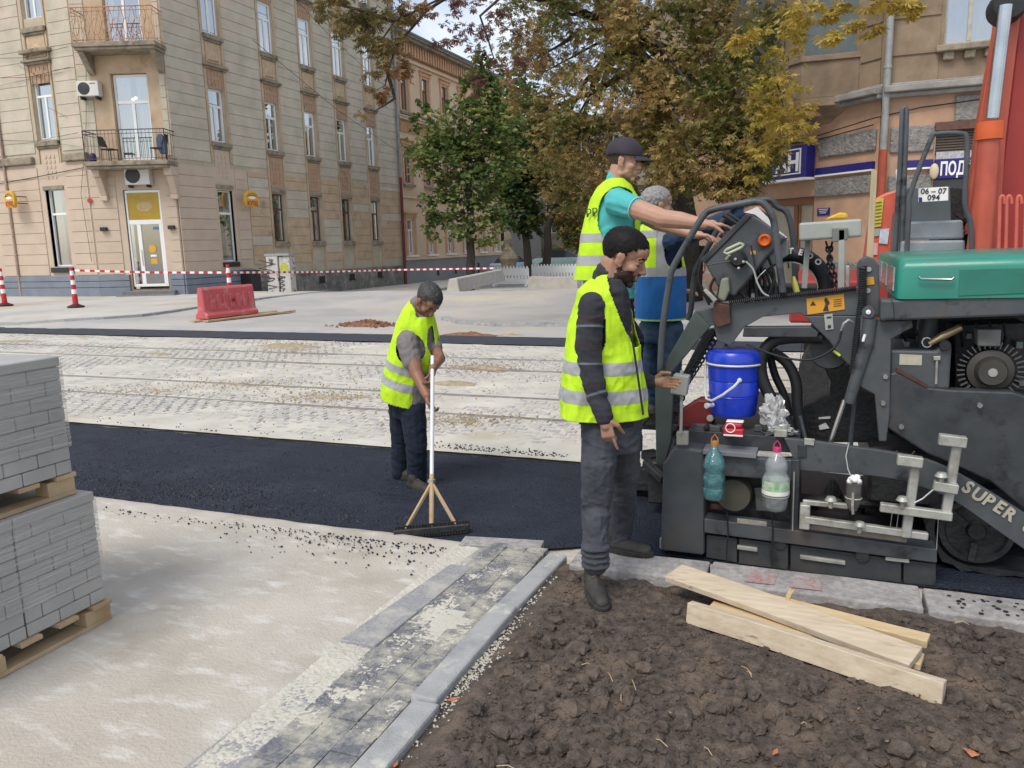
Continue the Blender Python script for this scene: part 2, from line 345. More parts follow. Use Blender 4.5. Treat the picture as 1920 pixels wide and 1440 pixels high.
def mound(name, u, n, a, b, h, m, ang=0, cat='', label='', kind='stuff', z0=0, seed=0, res=26, thing_=False):
    mb = MB(); vs = []; 
    for j in range(res+1):
        for i in range(res+1):
            x = 2*i/res-1; y = 2*j/res-1; r = sqrt(x*x+y*y)
            hh = max(0, 1-r)**.8*h*(1+.55*noise.noise(Vector((x*3+seed, y*3, seed))))+.35*h*max(0, 1-r)*noise.noise(Vector((x*9, y*9, seed)))
            X = x*a; Y = y*b; vs.append((u+X*cos(ang)-Y*sin(ang), n+X*sin(ang)+Y*cos(ang), z0+hh-.006))
    mb.add(vs, [(j*(res+1)+i, j*(res+1)+i+1, (j+1)*(res+1)+i+1, (j+1)*(res+1)+i) for j in range(res) for i in range(res)])
    return mb.build(name, m, smooth=True, kind=kind, angle=0)
for k, (px, py, a, b, h) in enumerate([(540, 650, .75, .3, .07), (910, 690, .45, .16, .035), (850, 719, .33, .16, .04), (30, 640, .7, .2, .03), (300, 664, .5, .16, .025), (615, 745, .4, .1, .03), (880, 628, .45, .12, .05), (680, 745, .25, .1, .02), (155, 632, .2, .1, .04), (300, 735, .6, .08, .02), (450, 722, .7, .08, .02), (860, 790, .3, .1, .02), (960, 628, .3, .1, .04), (85, 601, .4, .15, .05)]):
    p = G(px, py, 0); mound('sand_patch', p.x, p.y, a, b, h, m_sanddk, ang=RND.uniform(-.3, .2), seed=k*7)
grit = MB()
for i in range(2600):
    c = RND.choice([(540, 650, 40, 8), (600, 745, 60, 5), (300, 733, 80, 5), (450, 722, 90, 5), (900, 690, 35, 4), (860, 788, 60, 6), (600, 700, 330, 50), (600, 700, 400, 60)])
    p = G(RND.gauss(c[0], c[2]), RND.gauss(c[1], c[3]), 0)
    if 6 < p.y < 12.8: crumb(grit, p.x, p.y, .008, RND.uniform(.006, .02))
grit.build('grit', m_sanddk, kind='stuff')

# soil bed
def soilz(u, n):
    z = .075 + .035*fz((u, n), 1.3, 4) + .020*fz((u, n), 8, 4, 3) + .008*fz((u, n), 26, 2, 7)
    z -= .10*sm(n, 3.62, 3.80)*sm(u, -1.0, -.6)*0 + .04*sm(n, 3.6, 3.78)
    z = z*sm(u, -1.30, -1.12)+.05*(1-sm(u, -1.3, -1.12))
    return min(z, .088 - .05*sm(u, -1.18, -1.27)) if n > 3.7 or u < -1.2 else z
rough_sheet('soil_bed', m_soil, lin(-1.29, 2.6, 330), lin(.9, 3.86, 250), soilz)
soil_e = MB(); soil_e.grid(lin(-1.29, 2.6, 2), [-3, .9], lambda u, n: .05); soil_e.grid(lin(2.6, 9, 4), lin(-3, 3.86, 3), lambda u, n: .06); soil_e.build('soil_bed_edge', m_soil, kind='structure')
ico = bmesh.new(); bmesh.ops.create_icosphere(ico, subdivisions=2, radius=1); IV = [v.co.copy() for v in ico.verts]; IF = [tuple(v.index for v in f.verts) for f in ico.faces]; ico.free()
ico = bmesh.new(); bmesh.ops.create_icosphere(ico, subdivisions=1, radius=1); IV1 = [v.co.copy() for v in ico.verts]; IF1 = [tuple(v.index for v in f.verts) for f in ico.faces]; ico.free()
def clod(mb, x, y, z, r, hi=True):
    V, F_ = (IV, IF) if hi else (IV1, IF1); o = Vector((RND.uniform(0, 90), RND.uniform(0, 90), RND.uniform(0, 90))); sx, sy, sz = RND.uniform(.8, 1.25), RND.uniform(.8, 1.2), RND.uniform(.6, .9)
    q = Matrix.Rotation(RND.uniform(0, 6.28), 3, 'Z')
    mb.add([(q @ Vector((v.x*sx, v.y*sy, v.z*sz)))*(r*(1+.55*noise.noise(v*1.5+o)+.2*noise.noise(v*4+o)))+Vector((x, y, z)) for v in V], F_)
cl = MB()
for i in range(1900):
    while 1:
        u = RND.uniform(-1.12, 2.3); n = RND.uniform(1.7, 3.66)
        if noise.noise(Vector((u*1.4, n*1.4, 4))) > RND.uniform(-.5, .3): break
    if -.75 < u < .6 and abs((n-3.3)-(-.3*u)) < .32 and RND.random() < .8: continue
    if -1.05 < u < -.8 and 3.2 < n < 3.65: continue
    r = RND.choice([.007, .009, .01, .012, .014, .016, .02, .026, .034]); clod(cl, u, n, soilz(u, n)+r*.25, r*RND.uniform(.8, 1.2))
for i in range(20000):
    u = RND.uniform(-1.14, 2.4); n = RND.uniform(1.3, 3.74); r = RND.uniform(.002, .008); clod(cl, u, n, soilz(u, n)+r*.2, r, False)
cl.build('soil_clods', m_soil, smooth=False, kind='stuff')

# edging stones, paver strip and outer kerb of the near pavement
pe = thing('pavement_edge', None, None, (-1.6, 2.5, 0), kind='structure')
def slab(nm, m, u0, u1, n0, n1, z0, z1, par, tilt=(0, 0), sh=(0, 0), bev=.006):
    mb = MB(); mb.hexa([(u0, n0, z0), (u1, n0, z0), (u1+sh[0], n1, z0), (u0+sh[1], n1, z0)], [(u0, n0, z1), (u1, n0, z1+tilt[0]), (u1+sh[0], n1, z1+tilt[0]+tilt[1]), (u0+sh[1], n1, z1+tilt[1])])
    return mb.build(nm, m, par, bevel=bev, seg=2)
slab('edging_stone', m_edge, -1.955, -1.768, .6, 1.76, -.1, .050, pe); slab('edging_stone', m_edge, -1.953, -1.765, 1.765, 2.69, -.1, .052, pe, (.0, -.004), (.02, .03)); slab('edging_stone', m_edge, -1.93, -1.745, 2.73, 3.66, -.1, .062, pe, (.006, -.006), (.055, .10))
slab('edging_stone', m_edge, -1.80, -1.69, 3.665, 3.93, -.1, .055, pe, (0, 0), (.03, .03))
for a, b, t, x in [(.4, 1.40, 0, 0), (1.405, 2.415, .0, .002), (2.42, 3.25, .004, -.004), (3.262, 3.96, -.006, .006)]:
    slab('kerb_stone', m_kerb, -1.405+x, -1.292+x, a, b, -.12, .075+t, pe, (0, t*1.5), (.03 if a > 3 else .015, .03 if a > 3 else .015), bev=.012)
slab('kerb_stone', m_kerb2, -1.68, -1.20, 3.97, 4.10, -.1, .056, pe, (0, 0), (.0, 0)).rotation_euler = (0, 0, radians(9))
pave = []; r_ = 0; n = .9
while n < 3.93:
    cols = [(-1.760, -1.645), (-1.641, -1.526), (-1.522, -1.407)] if n < 3.0 else [(-1.742, -1.630), (-1.626, -1.511), (-1.507, -1.392)]
    for k, (a, b) in enumerate(cols): pave.append((a, b, n+(.058 if k == 1 else 0), n+.112+(.058 if k == 1 else 0)))
    n += .116
p0 = None
for a, b, c, d in pave:
    if p0 is None:
        q = MB(); q.box(-.5, .5, -.5, .5, -1, 0); p0 = q.build('paver', m_pav, pe); p0.data.transform(Matrix.Identity(4)); 
        me = p0.data
        for v in me.vertices: v.co = Vector([(-.5, .5)[i % 2] if 0 else 0 for i in range(3)]) if 0 else v.co
        me.transform(Matrix.Translation(org(pe))); bm = p0.modifiers.new('b', 'BEVEL'); bm.width = .003
        p0.location = Vector(((a+b)/2, (c+d)/2, .056))-org(pe); p0.scale = (b-a, d-c, .07); o = p0
    else: o = inst(p0, 'paver', pe, ((a+b)/2, (c+d)/2, .056+RND.uniform(-.003, .003)), (b-a, d-c, .07)); bm = o.modifiers.new('b', 'BEVEL'); bm.width = .003
    o.rotation_euler = (RND.uniform(-.01, .01), RND.uniform(-.015, .015), RND.uniform(-.01, .01))
# sand strewn over the pavers: thin uneven drifts and grains
def drift(u, n):
    k = fz((u, n), 2.2, 5, 11)+.35*fz((u, n), 9, 3, 2)+.45*noise.noise(Vector((u*55, n*55, 3)))+.35*noise.noise(Vector((u*120, n*120, 8))); return .0515+.012*min(.5, k+.02) if u > -1.76 else .0515+.012*min(.6, k+.02)
rough_sheet('sand_drift', m_sand, lin(-1.93, -1.30, 130), lin(1.5, 3.94, 500), lambda u, n: drift(u, n)- (.012 if u > -1.42 else 0) - .01*sm(n, 3.6, 3.9), kind='stuff')
gr = MB()
for i in range(14000):
    u = RND.uniform(-1.95, -1.29); n = RND.uniform(1.3, 3.95)
    if fz((u, n), 2.2, 4, 11) > RND.gauss(-.05, .22) and (u < -1.41 or RND.random() < .2): crumb(gr, u, n, .057+(.018 if u > -1.40 else 0), RND.uniform(.001, .0028))
gr.build('sand_grains', m_sand, kind='stuff')
gr = MB()
for i in range(700): 
    t = RND.gauss(2.75, .2) if i % 3 else RND.uniform(1.9, 3.7); u = -1.30+abs(RND.gauss(0, .045)); crumb(gr, u, t, soilz(u, t)+.006, RND.uniform(.002, .009))
gr.build('spilt_sand', m_sand, kind='stuff')

# granite kerb of the lane beside the machine
rk = thing('road_kerb', None, None, (0, 3.9, 0), kind='structure')
for a, b, t in [(-1.20, -.492, 0), (-.478, .494, .004), (.512, 1.6, -.003), (1.612, 2.7, 0), (2.71, 3.8, 0)]:
    mb = MB(); k = 14; top = []; 
    for i in range(k+1):
        u = a+(b-a)*i/k; top.append((u, 3.80+.018*noise.noise(Vector((u*6, 1, 0))), 4.055+.01*noise.noise(Vector((u*3, 5, 0)))))
    mb.loft([[(u, c, -.1), (u, c+.004, .078+t), (u, d, .082+t), (u, d, -.1)] for u, c, d in top])
    mb.build('kerb_stone', m_kerb2, rk, bevel=.01, seg=2, fix=True)
pm = MB()
for i in range(30): 
    u = RND.uniform(.6, .95); n = RND.uniform(3.83, 4.0); pm.lathe((u, n, .081), [(.001, .002), (RND.uniform(.006, .013), 0)], 7, cap=False)
pm.build('tar_drip', m_hot2, rk)
rp = mat('faded_red_paint', (.38, .2, .19), .9, var=.2, scale=60, dirt=(.33, .31, .30), dscale=30, dlo=.42, dhi=.55)
MB().add([(-.30, 3.84, .0875), (-.16, 3.845, .0875), (-.15, 3.98, .0875), (-.27, 3.99, .0875)], [(0, 1, 2, 3)]).add([(-.09, 3.84, .0875), (.06, 3.845, .0875), (.05, 3.98, .0875), (-.07, 3.97, .0875)], [(0, 1, 2, 3)]).build('paint_mark', rp, rk)

# far pavement beside the corner building, with its kerb
def ribbon(path, w, h, name, m, kind='structure', parent=None):
    mb = MB(); rings = []
    for i, p in enumerate(path):
        a = path[max(0, i-1)]; b = path[min(len(path)-1, i+1)]; d = Vector((b[0]-a[0], b[1]-a[1], 0)).normalized(); s = Vector((-d.y, d.x, 0)); z = hz(p[0], p[1]); c = Vector((p[0], p[1], z))
        rings.append([c-s*w/2-Vector((0, 0, .2)), c-s*w/2+Vector((0, 0, h)), c+s*w/2+Vector((0, 0, h)), c+s*w/2-Vector((0, 0, .2))])
    mb.loft(rings); return mb.build(name, m, parent, kind=kind, fix=True)
pts = [(-60, 14.15)]+[(-60+i*4, 14.15) for i in range(1, 11)]+[(-19, 14.2), (-17.8, 14.5), (-17.1, 15.0), (-16.7, 15.8), (-16.8, 17), (-17.2, 19), (-17.6, 22), (-17.9, 26), (-18.0, 32), (-18, 45)]
ribbon(pts, .16, .06, 'far_kerb', m_kerb)
fp = MB(); vs = []
K = len(pts)
for p in pts: vs.append((p[0], p[1], hz(p[0], p[1])+.045))
for p in pts: 
    q = (min(p[0], -22.95), 23.5) if p[1] < 14.3 else (-22.9, max(p[1], 23.5)); vs.append((q[0], q[1], hz(*q)+.05))
inner = [vs[K+i] for i in range(K)]
fp2 = MB(); S_ = 8
for i in range(K-1):
    for j in range(S_):
        q = []
        for ii, jj in ((i, j), (i+1, j), (i+1, j+1), (i, j+1)):
            a = vs[ii]; b = inner[ii]; t = jj/S_; x = a[0]+(b[0]-a[0])*t; y = a[1]+(b[1]-a[1])*t; q.append((x, y, hz(x, y)+.05))
        fp2.add(q, [(0, 1, 2, 3)])
fp2.build('far_pavement', m_sandy, kind='structure')
pts2 = [SV for SV in [(-8.4, 17.0), (-7.6, 16.2), (-6.6, 15.9), (-5.2, 15.95), (-3, 16.0), (2, 16.0), (8, 16.1)]]
ribbon(pts2, .16, .09, 'corner_kerb', m_kerb)
# ================================================================ BUILDINGS
class FR:      # facade frame: t along the wall, d outward, z up
    def __init__(s, o, t): s.o = Vector((o[0], o[1], 0)); s.t = Vector((t[0], t[1], 0)).normalized(); s.n = Vector((s.t.y, -s.t.x, 0))
    def p(s, t, z, d=0): return s.o+s.t*t+s.n*d+Vector((0, 0, z))
    def box(s, mb, t0, t1, z0, z1, d0, d1): 
        q = [s.p(t0, z0, d1), s.p(t1, z0, d1), s.p(t1, z1, d1), s.p(t0, z1, d1)]; r = [s.p(t0, z0, d0), s.p(t1, z0, d0), s.p(t1, z1, d0), s.p(t0, z1, d0)]
        return mb.hexa(r, q)
    def px(s, x, y, d=0):
        r = ray(x, y); o = s.o+s.n*d; t = (o.x*s.n.x+o.y*s.n.y)/(r.x*s.n.x+r.y*s.n.y); w = Vector((t*r.x, t*r.y, HC+t*r.z)); return (w-s.o).dot(s.t), w.z
    def mtx(s, t, z, d): return frame_mtx(s.p(t, z, d), s.t, (0, 0, 1))
def wall(fr, mb, t0, t1, z0, z1, holes, depth=.22):
    ts = sorted(set([t0, t1]+[h[i] for h in holes for i in (0, 1)])); zs = sorted(set([z0, z1]+[h[i] for h in holes for i in (2, 3)]))
    ts = [t for t in ts if t0 <= t <= t1]; zs = [z for z in zs if z0 <= z <= z1]
    for a, b in zip(ts, ts[1:]):
        for c, d in zip(zs, zs[1:]):
            m, k = (a+b)/2, (c+d)/2
            if any(h[0] < m < h[1] and h[2] < k < h[3] for h in holes): continue
            mb.add([fr.p(a, c), fr.p(b, c), fr.p(b, d), fr.p(a, d)], [(0, 1, 2, 3)])
    for a, b, c, d in [h[:4] for h in holes]:
        for (p, q) in (((a, c), (b, c)), ((b, c), (b, d)), ((b, d), (a, d)), ((a, d), (a, c))):
            mb.add([fr.p(p[0], p[1]), fr.p(q[0], q[1]), fr.p(q[0], q[1], -depth), fr.p(p[0], p[1], -depth)], [(0, 1, 2, 3)])
m_beige = mat('weathered_beige_plaster', (.40, .345, .255), .93, scale=1.6, col2=(.53, .465, .36), bump=.35, bscale=22, dist=.01, dirt=(.55, .46, .36), dscale=.7, dlo=.56, dhi=.70, detail=8)
m_beige2 = mat('aged_beige_block', (.42, .375, .29), .93, scale=1.3, col2=(.56, .51, .41), bump=.4, bscale=25, dist=.01, dirt=(.57, .47, .39), dscale=.9, dlo=.52, dhi=.66, detail=8)
m_ochre = mat('ochre_plaster', (.43, .31, .195), .93, scale=1.8, col2=(.55, .42, .29), bump=.35, bscale=25, dist=.01, dirt=(.27, .21, .14), dscale=1.1, dlo=.56, dhi=.72, detail=8)
m_pink = mat('fresh_pink_plaster', (.53, .425, .33), .9, var=.07, scale=1.6, bump=.25, bscale=30, dist=.008)
m_terra = mat('terracotta_stain', (.40, .25, .165), .93, scale=3, col2=(.50, .34, .23), bump=.3, bscale=30, dist=.008, dirt=(.24, .18, .12), dscale=3, dlo=.5, dhi=.7)
m_plinthblue = mat('bluegrey_plinth', (.19, .215, .255), .85, var=.12, scale=2, bump=.3, bscale=30, dist=.01)
m_plinth = mat('sooty_stone_plinth', (.11, .11, .115), .95, scale=2.2, col2=(.25, .235, .20), bump=1, bscale=9, dist=.05, dirt=(.33, .31, .27), dscale=1.3, dlo=.5, dhi=.65)
m_white = mat('white_pvc', (.80, .80, .79), .35, var=.03, scale=4)
m_brownf = mat('old_brown_paint', (.115, .052, .035), .6, var=.3, scale=12)
m_stone = mat('weathered_cornice', (.20, .17, .125), .95, scale=4, col2=(.36, .30, .22), bump=.6, bscale=30, dist=.01, dirt=(.10, .095, .08), dscale=2.5, dlo=.5, dhi=.68)
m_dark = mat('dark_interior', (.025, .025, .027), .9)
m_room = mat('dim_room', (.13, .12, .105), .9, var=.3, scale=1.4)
m_curt = mat('net_curtain', (.60, .59, .55), .9, var=.22, scale=14, stretch=(4, 4, .25))
m_curtd = mat('cream_curtain', (.50, .43, .32), .9, var=.25, scale=10, stretch=(4, 4, .3))
m_glass = glass('window_glass', (.72, .78, .80), .22, .02)
m_black = mat('black_metal', (.02, .02, .022), .5, var=.2)
m_ac = mat('ac_casing', (.62, .61, .57), .5, var=.06)
m_yel = mat('sign_yellow', (.62, .36, .035), .5, var=.05)
m_wht = mat('lettering_white', (.82, .82, .80), .5, var=.02)
m_red = mat('sign_red', (.45, .04, .03), .5, var=.05)

def window(fr, par, t0, t1, z0, z1, m, kind='T', dep=.12, curtain=None, fw=.055, glassm=None, light=False, side='L'):
    """frame + mullions, pane, curtain"""
    mb = MB(); d0, d1 = -dep-.05, -dep; F = lambda a, b, c, d, e=d0, g=d1: fr.box(mb, a, b, c, d, e, g)
    F(t0, t0+fw, z0, z1); F(t1-fw, t1, z0, z1); F(t0+fw, t1-fw, z0, z0+fw); F(t0+fw, t1-fw, z1-fw, z1)
    zt = z0+(z1-z0)*.68; 
    if kind in 'TS': F(t0+fw, t1-fw, zt-fw*.7, zt+fw*.7, d0, d1+.006)
    if kind == 'T': F((t0+t1)/2-fw*.7, (t0+t1)/2+fw*.7, z0+fw, zt-fw*.7, d0, d1+.004)
    if kind == 'X': F(t0+fw, t1-fw, zt-fw*.7, zt+fw*.7, d0, d1+.006); F((t0+t1)/2-fw*.6, (t0+t1)/2+fw*.6, z0+fw, zt-fw*.7, d0, d1+.004); F((t0+t1)/2-fw*.6, (t0+t1)/2+fw*.6, zt+fw*.7, z1-fw, d0, d1+.004)
    if kind == 'V': F((t0+t1)/2-fw*.6, (t0+t1)/2+fw*.6, z0+fw, z1-fw, d0, d1+.004)
    w = mb.build('window', m, par, bevel=.006)
    g = MB(); g.add([fr.p(t0+fw*.5, z0+fw*.5, d0+.02), fr.p(t1-fw*.5, z0+fw*.5, d0+.02), fr.p(t1-fw*.5, z1-fw*.5, d0+.02), fr.p(t0+fw*.5, z1-fw*.5, d0+.02)], [(0, 1, 2, 3)]); g.build('pane', glassm or m_glass, w)
    c = MB(); n = 26; cuts = curtain if curtain is not None else [(0, .36), (.66, 1)]
    for a, b in cuts:
        for i in range(n):
            x0 = a+(b-a)*i/n; x1 = a+(b-a)*(i+1)/n; T = lambda x: t0+(t1-t0)*x; y0 = -dep-.14-.022*sin(x0*60); y1 = -dep-.14-.022*sin(x1*60)
            c.add([fr.p(T(x0), z0, y0), fr.p(T(x1), z0, y1), fr.p(T(x1), z1, y1), fr.p(T(x0), z1, y0)], [(0, 1, 2, 3)])
    if c.v: c.build('curtain', m_curt if light is False else light, w)
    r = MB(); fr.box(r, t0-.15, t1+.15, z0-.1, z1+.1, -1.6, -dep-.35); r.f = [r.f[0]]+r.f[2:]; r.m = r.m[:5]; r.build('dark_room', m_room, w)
    return w
def dentils(fr, mb, t0, t1, z0, z1, nx, nz, s, d0, d1):
    for i in range(nx):
        for j in range(nz):
            t = t0+(t1-t0)*(i+.5)/nx; z = z0+(z1-z0)*(j+.5)/nz; fr.box(mb, t-s/2, t+s/2, z-s/2, z+s/2, d0, d1)
    return mb
# ---- corner building: left wing, chamfer, long facade
CR = Vector((-22.61, 23.72)); CL = Vector((-25.65, 22.58))
FA = FR(CR, (0, 1)); FA.n = Vector((1, 0, 0)); FC = FR(CL, CR-CL); FL = FR((-40, 22.58), (1, 0))
bA = thing('corner_building', 'long weathered beige apartment building with pink ground floor and chamfered corner above the glass door', 'building', (-24, 24, 0))
EA = 17.05   # t of the far end
rows = [(2.12, 4.19), (6.04, 8.07), (10.08, 12.12), (14.1, 16.1)]
cA = [2.58, 5.98, 8.78, 11.43, 14.2]; wA = .44
holes = []; wins = []
for k, c in enumerate(cA):
    for r, (a, b) in enumerate(rows):
        if r == 0 and k == 0: holes.append((c-.44, c+.44, 1.33, 4.17)); wins.append((k, r, holes[-1])); continue
        w = .43 if r == 0 else .47 if r == 1 else .44
        holes.append((c-w, c+w, a, b)); wins.append((k, r, holes[-1]))
mb = MB(); wall(FA, mb, 0, EA, -.9, 17.2, holes); mb.build('wall', m_beige, bA)
mb = MB(); wall(FA, mb, 0, 4.0, .97, 5.05, [holes[0]]); mb.v = [(v[0]+.03, v[1], v[2]) for v in mb.v]; mb.build('painted_wall', m_pink, bA)
# rusticated blocks between the window bays
blocks = []   # (frame, t0, t1, z0, z1, mat)
def piers(fr, edges, z0, z1, h, matf, d=.03, ox=0):
    z = z0
    while z < z1-.05:
        zz = min(z+h, z1)
        for a, b in edges: blocks.append((fr, a+.010, b-.010, z+.010, zz-.009, d, matf(a, z)))
        z += h
edges = []; prev = 0.0
for c in cA: edges.append((prev, c-.62)); prev = c+.62
edges.append((prev, EA))
rs_ = random.Random(3)
def beigef(a, z): return m_ochre if z < 5.0 and a > 4 and rs_.random() < .75 else m_beige2
e2 = []
for a, b in edges: e2.append((a, b))
piers(FA, [e2[0]], .99, 5.0, .405, lambda a, z: m_pink, .06); piers(FA, [(e2[1][0], 3.95)], .99, 5.0, .405, lambda a, z: m_pink, .06)
piers(FA, [(4.02, e2[1][1])]+e2[2:], 1.15, 5.0, .405, beigef); piers(FA, e2, 5.2, 17.2, .405, beigef)
# left wing
holesL = [(12.05, 13.03, 1.33, 4.27), (12.02, 12.98, 6.1, 8.4), (12.02, 12.98, 10.4, 12.6), (8.0, 9.1, 1.8, 4.2), (8.0, 9.1, 6.1, 8.4), (8.0, 9.1, 10.4, 12.6), (4, 5, 1.8, 4.2), (4, 5, 6.1, 8.4)]
mb = MB(); wall(FL, mb, 0, 14.35, -.3, 17.2, holesL); mb.build('wall', m_beige, bA)
mb = MB(); wall(FL, mb, 0, 14.35, .97, 5.2, [h for h in holesL if h[3] < 5]); mb.v = [(v[0], v[1]-.03, v[2]) for v in mb.v]; mb.build('painted_wall', m_pink, bA)
eL = [(9.3, 11.8), (13.22, 14.33)]
piers(FL, eL, .99, 5.1, .41, lambda a, z: m_pink, .06); piers(FL, eL, 5.62, 13, .41, beigef)
# chamfer
LC = (CR-CL).length
holesC = [(1.24, 2.62, .42, 4.1), (1.22, 2.56, 5.18, 8.24), (1.22, 2.56, 9.3, 12.3)]
mb = MB(); wall(FC, mb, 0, LC, -.3, 17.2, holesC); mb.build('wall', m_ochre, bA)
mb = MB(); wall(FC, mb, 0, LC, .97, 5.1, [holesC[0]]); mb.v = [tuple(Vector(v)+FC.n*.03) for v in mb.v]; mb.build('painted_wall', m_pink, bA)
piers(FC, [(.02, 1.0), (2.86, LC-.02)], .99, 4.6, .41, lambda a, z: m_pink, .06); piers(FC, [(.02, .52), (3.0, LC-.02)], 5.3, 13, .41, beigef)
# plinths
mb = MB()
for a, b in [(.0, 1.16), (2.7, LC)]:
    for z0, z1 in ((-.2, .5), (.52, .74), (.76, .97)): FC.box(mb, a, b, z0, z1, 0, .10)
for z0, z1 in ((-.2, .5), (.52, .74), (.76, .97)): FL.box(mb, 4, 14.4, z0, z1, 0, .10); FA.box(mb, -.05, 3.98, z0, z1, 0, .10)
mb.build('plinth', m_plinthblue, bA, bevel=.01)
mb = MB(); FA.box(mb, 4.0, EA, -.95, .62, 0, .09); FA.box(mb, 4.0, EA, .62, .70, 0, .12); mb.build('plinth', m_plinth, bA)
mb = MB()
for c in cA[1:]: FA.box(mb, c-.25, c+.25, .15, .45, .09, .095); FA.box(mb, c-.3, c+.3, .12, .16, .09, .13)
mb.build('cellar_vent', m_dark, bA, split=True)
for fr, t0, t1, z0, z1, d, m in sorted(blocks, key=lambda q: (q[0].p(q[1], q[3])-Vector((0, 0, HC))).length)[:0]: pass
vis = []; rest = []
for bl in blocks:
    fr, t0, t1, z0, z1, d, m = bl; s_ = seen(*fr.p((t0+t1)/2, (z0+z1)/2)); 
    if s_ and s_[0] < 770 and -5 < s_[1]: vis.append((s_[2], bl))
    else: rest.append(bl)
vis.sort(key=lambda q: q[0]); 
unit = {}
for i, (_, bl) in enumerate(vis):
    if i >= 290: rest.append(bl); continue
    fr, t0, t1, z0, z1, d, m = bl; mb = MB(); fr.box(mb, t0, t1, z0, z1, .031 if m is m_pink else .001, d); mb.build('stone_block', m, bA)
for mm_ in set(b_[6] for b_ in rest):
    mb = MB()
    for fr, t0, t1, z0, z1, d, m in rest:
        if m is mm_: fr.box(mb, t0, t1, z0, z1, .031 if m is m_pink else .001, d)
    mb.build('stone_blocks', mm_, bA, kind='stuff')
# bays: pilaster strips, sills, lintel panels, ornament
for fr, cs, hw, zz in ((FA, cA, .44, 0), (FL, [12.53, 8.55], .48, 0)):
    for k, c in enumerate(cs):
        top = 17.2 if fr is FA else 13
        st = MB()
        for s in (-1, 1): 
            a, b = c+s*.60, c+s*(hw+.04); fr.box(st, min(a, b), max(a, b), 5.25, top, 0, .05)
            if not (fr is FA and k == 0) and fr is FA: fr.box(st, min(a, b), max(a, b), .7, 5.25, 0, .05)
        st.build('bay_strip', m_ochre if k % 2 or fr is FL else m_terra if rs_.random() < .3 else m_ochre, bA, split=True)
        sl = MB(); pk = m_pink if (fr is FA and k == 0) or fr is FL else m_ochre
        for r, (za, zb) in enumerate(rows[:4]):
            if r > 0: fr.box(sl, c-hw-.12, c+hw+.12, za-.20, za-.02, 0, .15); fr.box(sl, c-hw-.07, c+hw+.07, za-.28, za-.20, 0, .09)
            elif fr is FA and k > 0: fr.box(sl, c-hw-.1, c+hw+.1, za-.24, za-.02, 0, .12)
        sl.build('window_sill', m_stone, bA, bevel=.012, split=True)
        hd = MB()
        for r in (1, 2):   # drip cornice over the first and second floor windows
            zb = rows[r][1]; fr.box(hd, c-hw-.22, c+hw+.22, zb+.78, zb+.86, 0, .20); fr.box(hd, c-hw-.17, c+hw+.17, zb+.70, zb+.78, 0, .13)
        fr.box(hd, c-hw-.06, c+hw+.06, 4.23, 4.38, 0, .09); hd.build('window_cornice', m_stone, bA, bevel=.015, split=True)
        for r in (1, 2):
            zb = rows[r][1]
            lp = MB(); fr.box(lp, c-hw, c+hw, zb+.03, zb+.70, .0, .02); dentils(fr, lp, c-hw+.03, c+hw-.03, zb+.12, zb+.66, 4, 1, .14, .02, .05); 
            for i in range(5): fr.box(lp, c-hw+.02+i*(2*hw-.1)/4, c-hw+.08+i*(2*hw-.1)/4, zb+.08, zb+.62, .02, .045)
            lp.build('lintel_panel', m_terra, bA)
            pa = MB(); fr.box(pa, c-hw+.03, c+hw-.03, zb+.95, zb+1.68, 0, .03)
            pa.loft([[fr.p(c+x*.30*e, zb+1.05+zq*e*.32+.0, .03+(.05 if e < 1 else 0)) for x, zq in [(-1, 0), (-.85, .8), (-.4, 1), (0, 1.25), (.4, 1), (.85, .8), (1, 0)]] for e in (1, .8)]); pa.build('ornament', mat('ornament_plaster', (.50, .37, .24), .9, var=.15), bA)
        og = MB(); fr.box(og, c-hw+.02, c+hw-.02, 4.45, 5.72, 0, .025); dentils(fr, og, c-.32, c+.32, 4.60, 5.55, 3, 5, .10, .025, .055); og.build('ornament', m_pink if pk is m_pink else m_terra, bA)
lt = [None, [(0, 1)], [(0, .3)], [(.6, 1)], [(0, .4), (.7, 1)], [(0, .5)]]
for k, r, (a, b, c, d) in wins:
    if r == 0 and k: window(FA, bA, a, b, c, d, m_brownf, 'T', .14, [(.35, .62), (.62, 1)] if k % 2 else [(.1, .5), (.55, .95)], .06)
    elif r == 0:
        w = window(FA, bA, a, b, c, d, m_white, 'S', .10, [(.62, 1)], .06); FA_ = MB(); FA.box(FA_, a-.03, b+.03, 1.12, 1.31, 0, .1); FA_.build('black_panel', m_black, bA)
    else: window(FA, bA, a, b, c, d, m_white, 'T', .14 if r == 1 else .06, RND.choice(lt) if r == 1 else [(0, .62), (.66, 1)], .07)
for k, (a, b, c, d) in enumerate(holesL):
    window(FL, bA, a, b, c, d, m_white, 'S' if k == 0 else 'T', .12, [(0, .5)] if k == 0 else [(0, 1)], .06)
mb = MB(); FL.box(mb, 11.95, 13.1, 1.10, 1.30, 0, .12); mb.build('black_panel', m_black, bA)
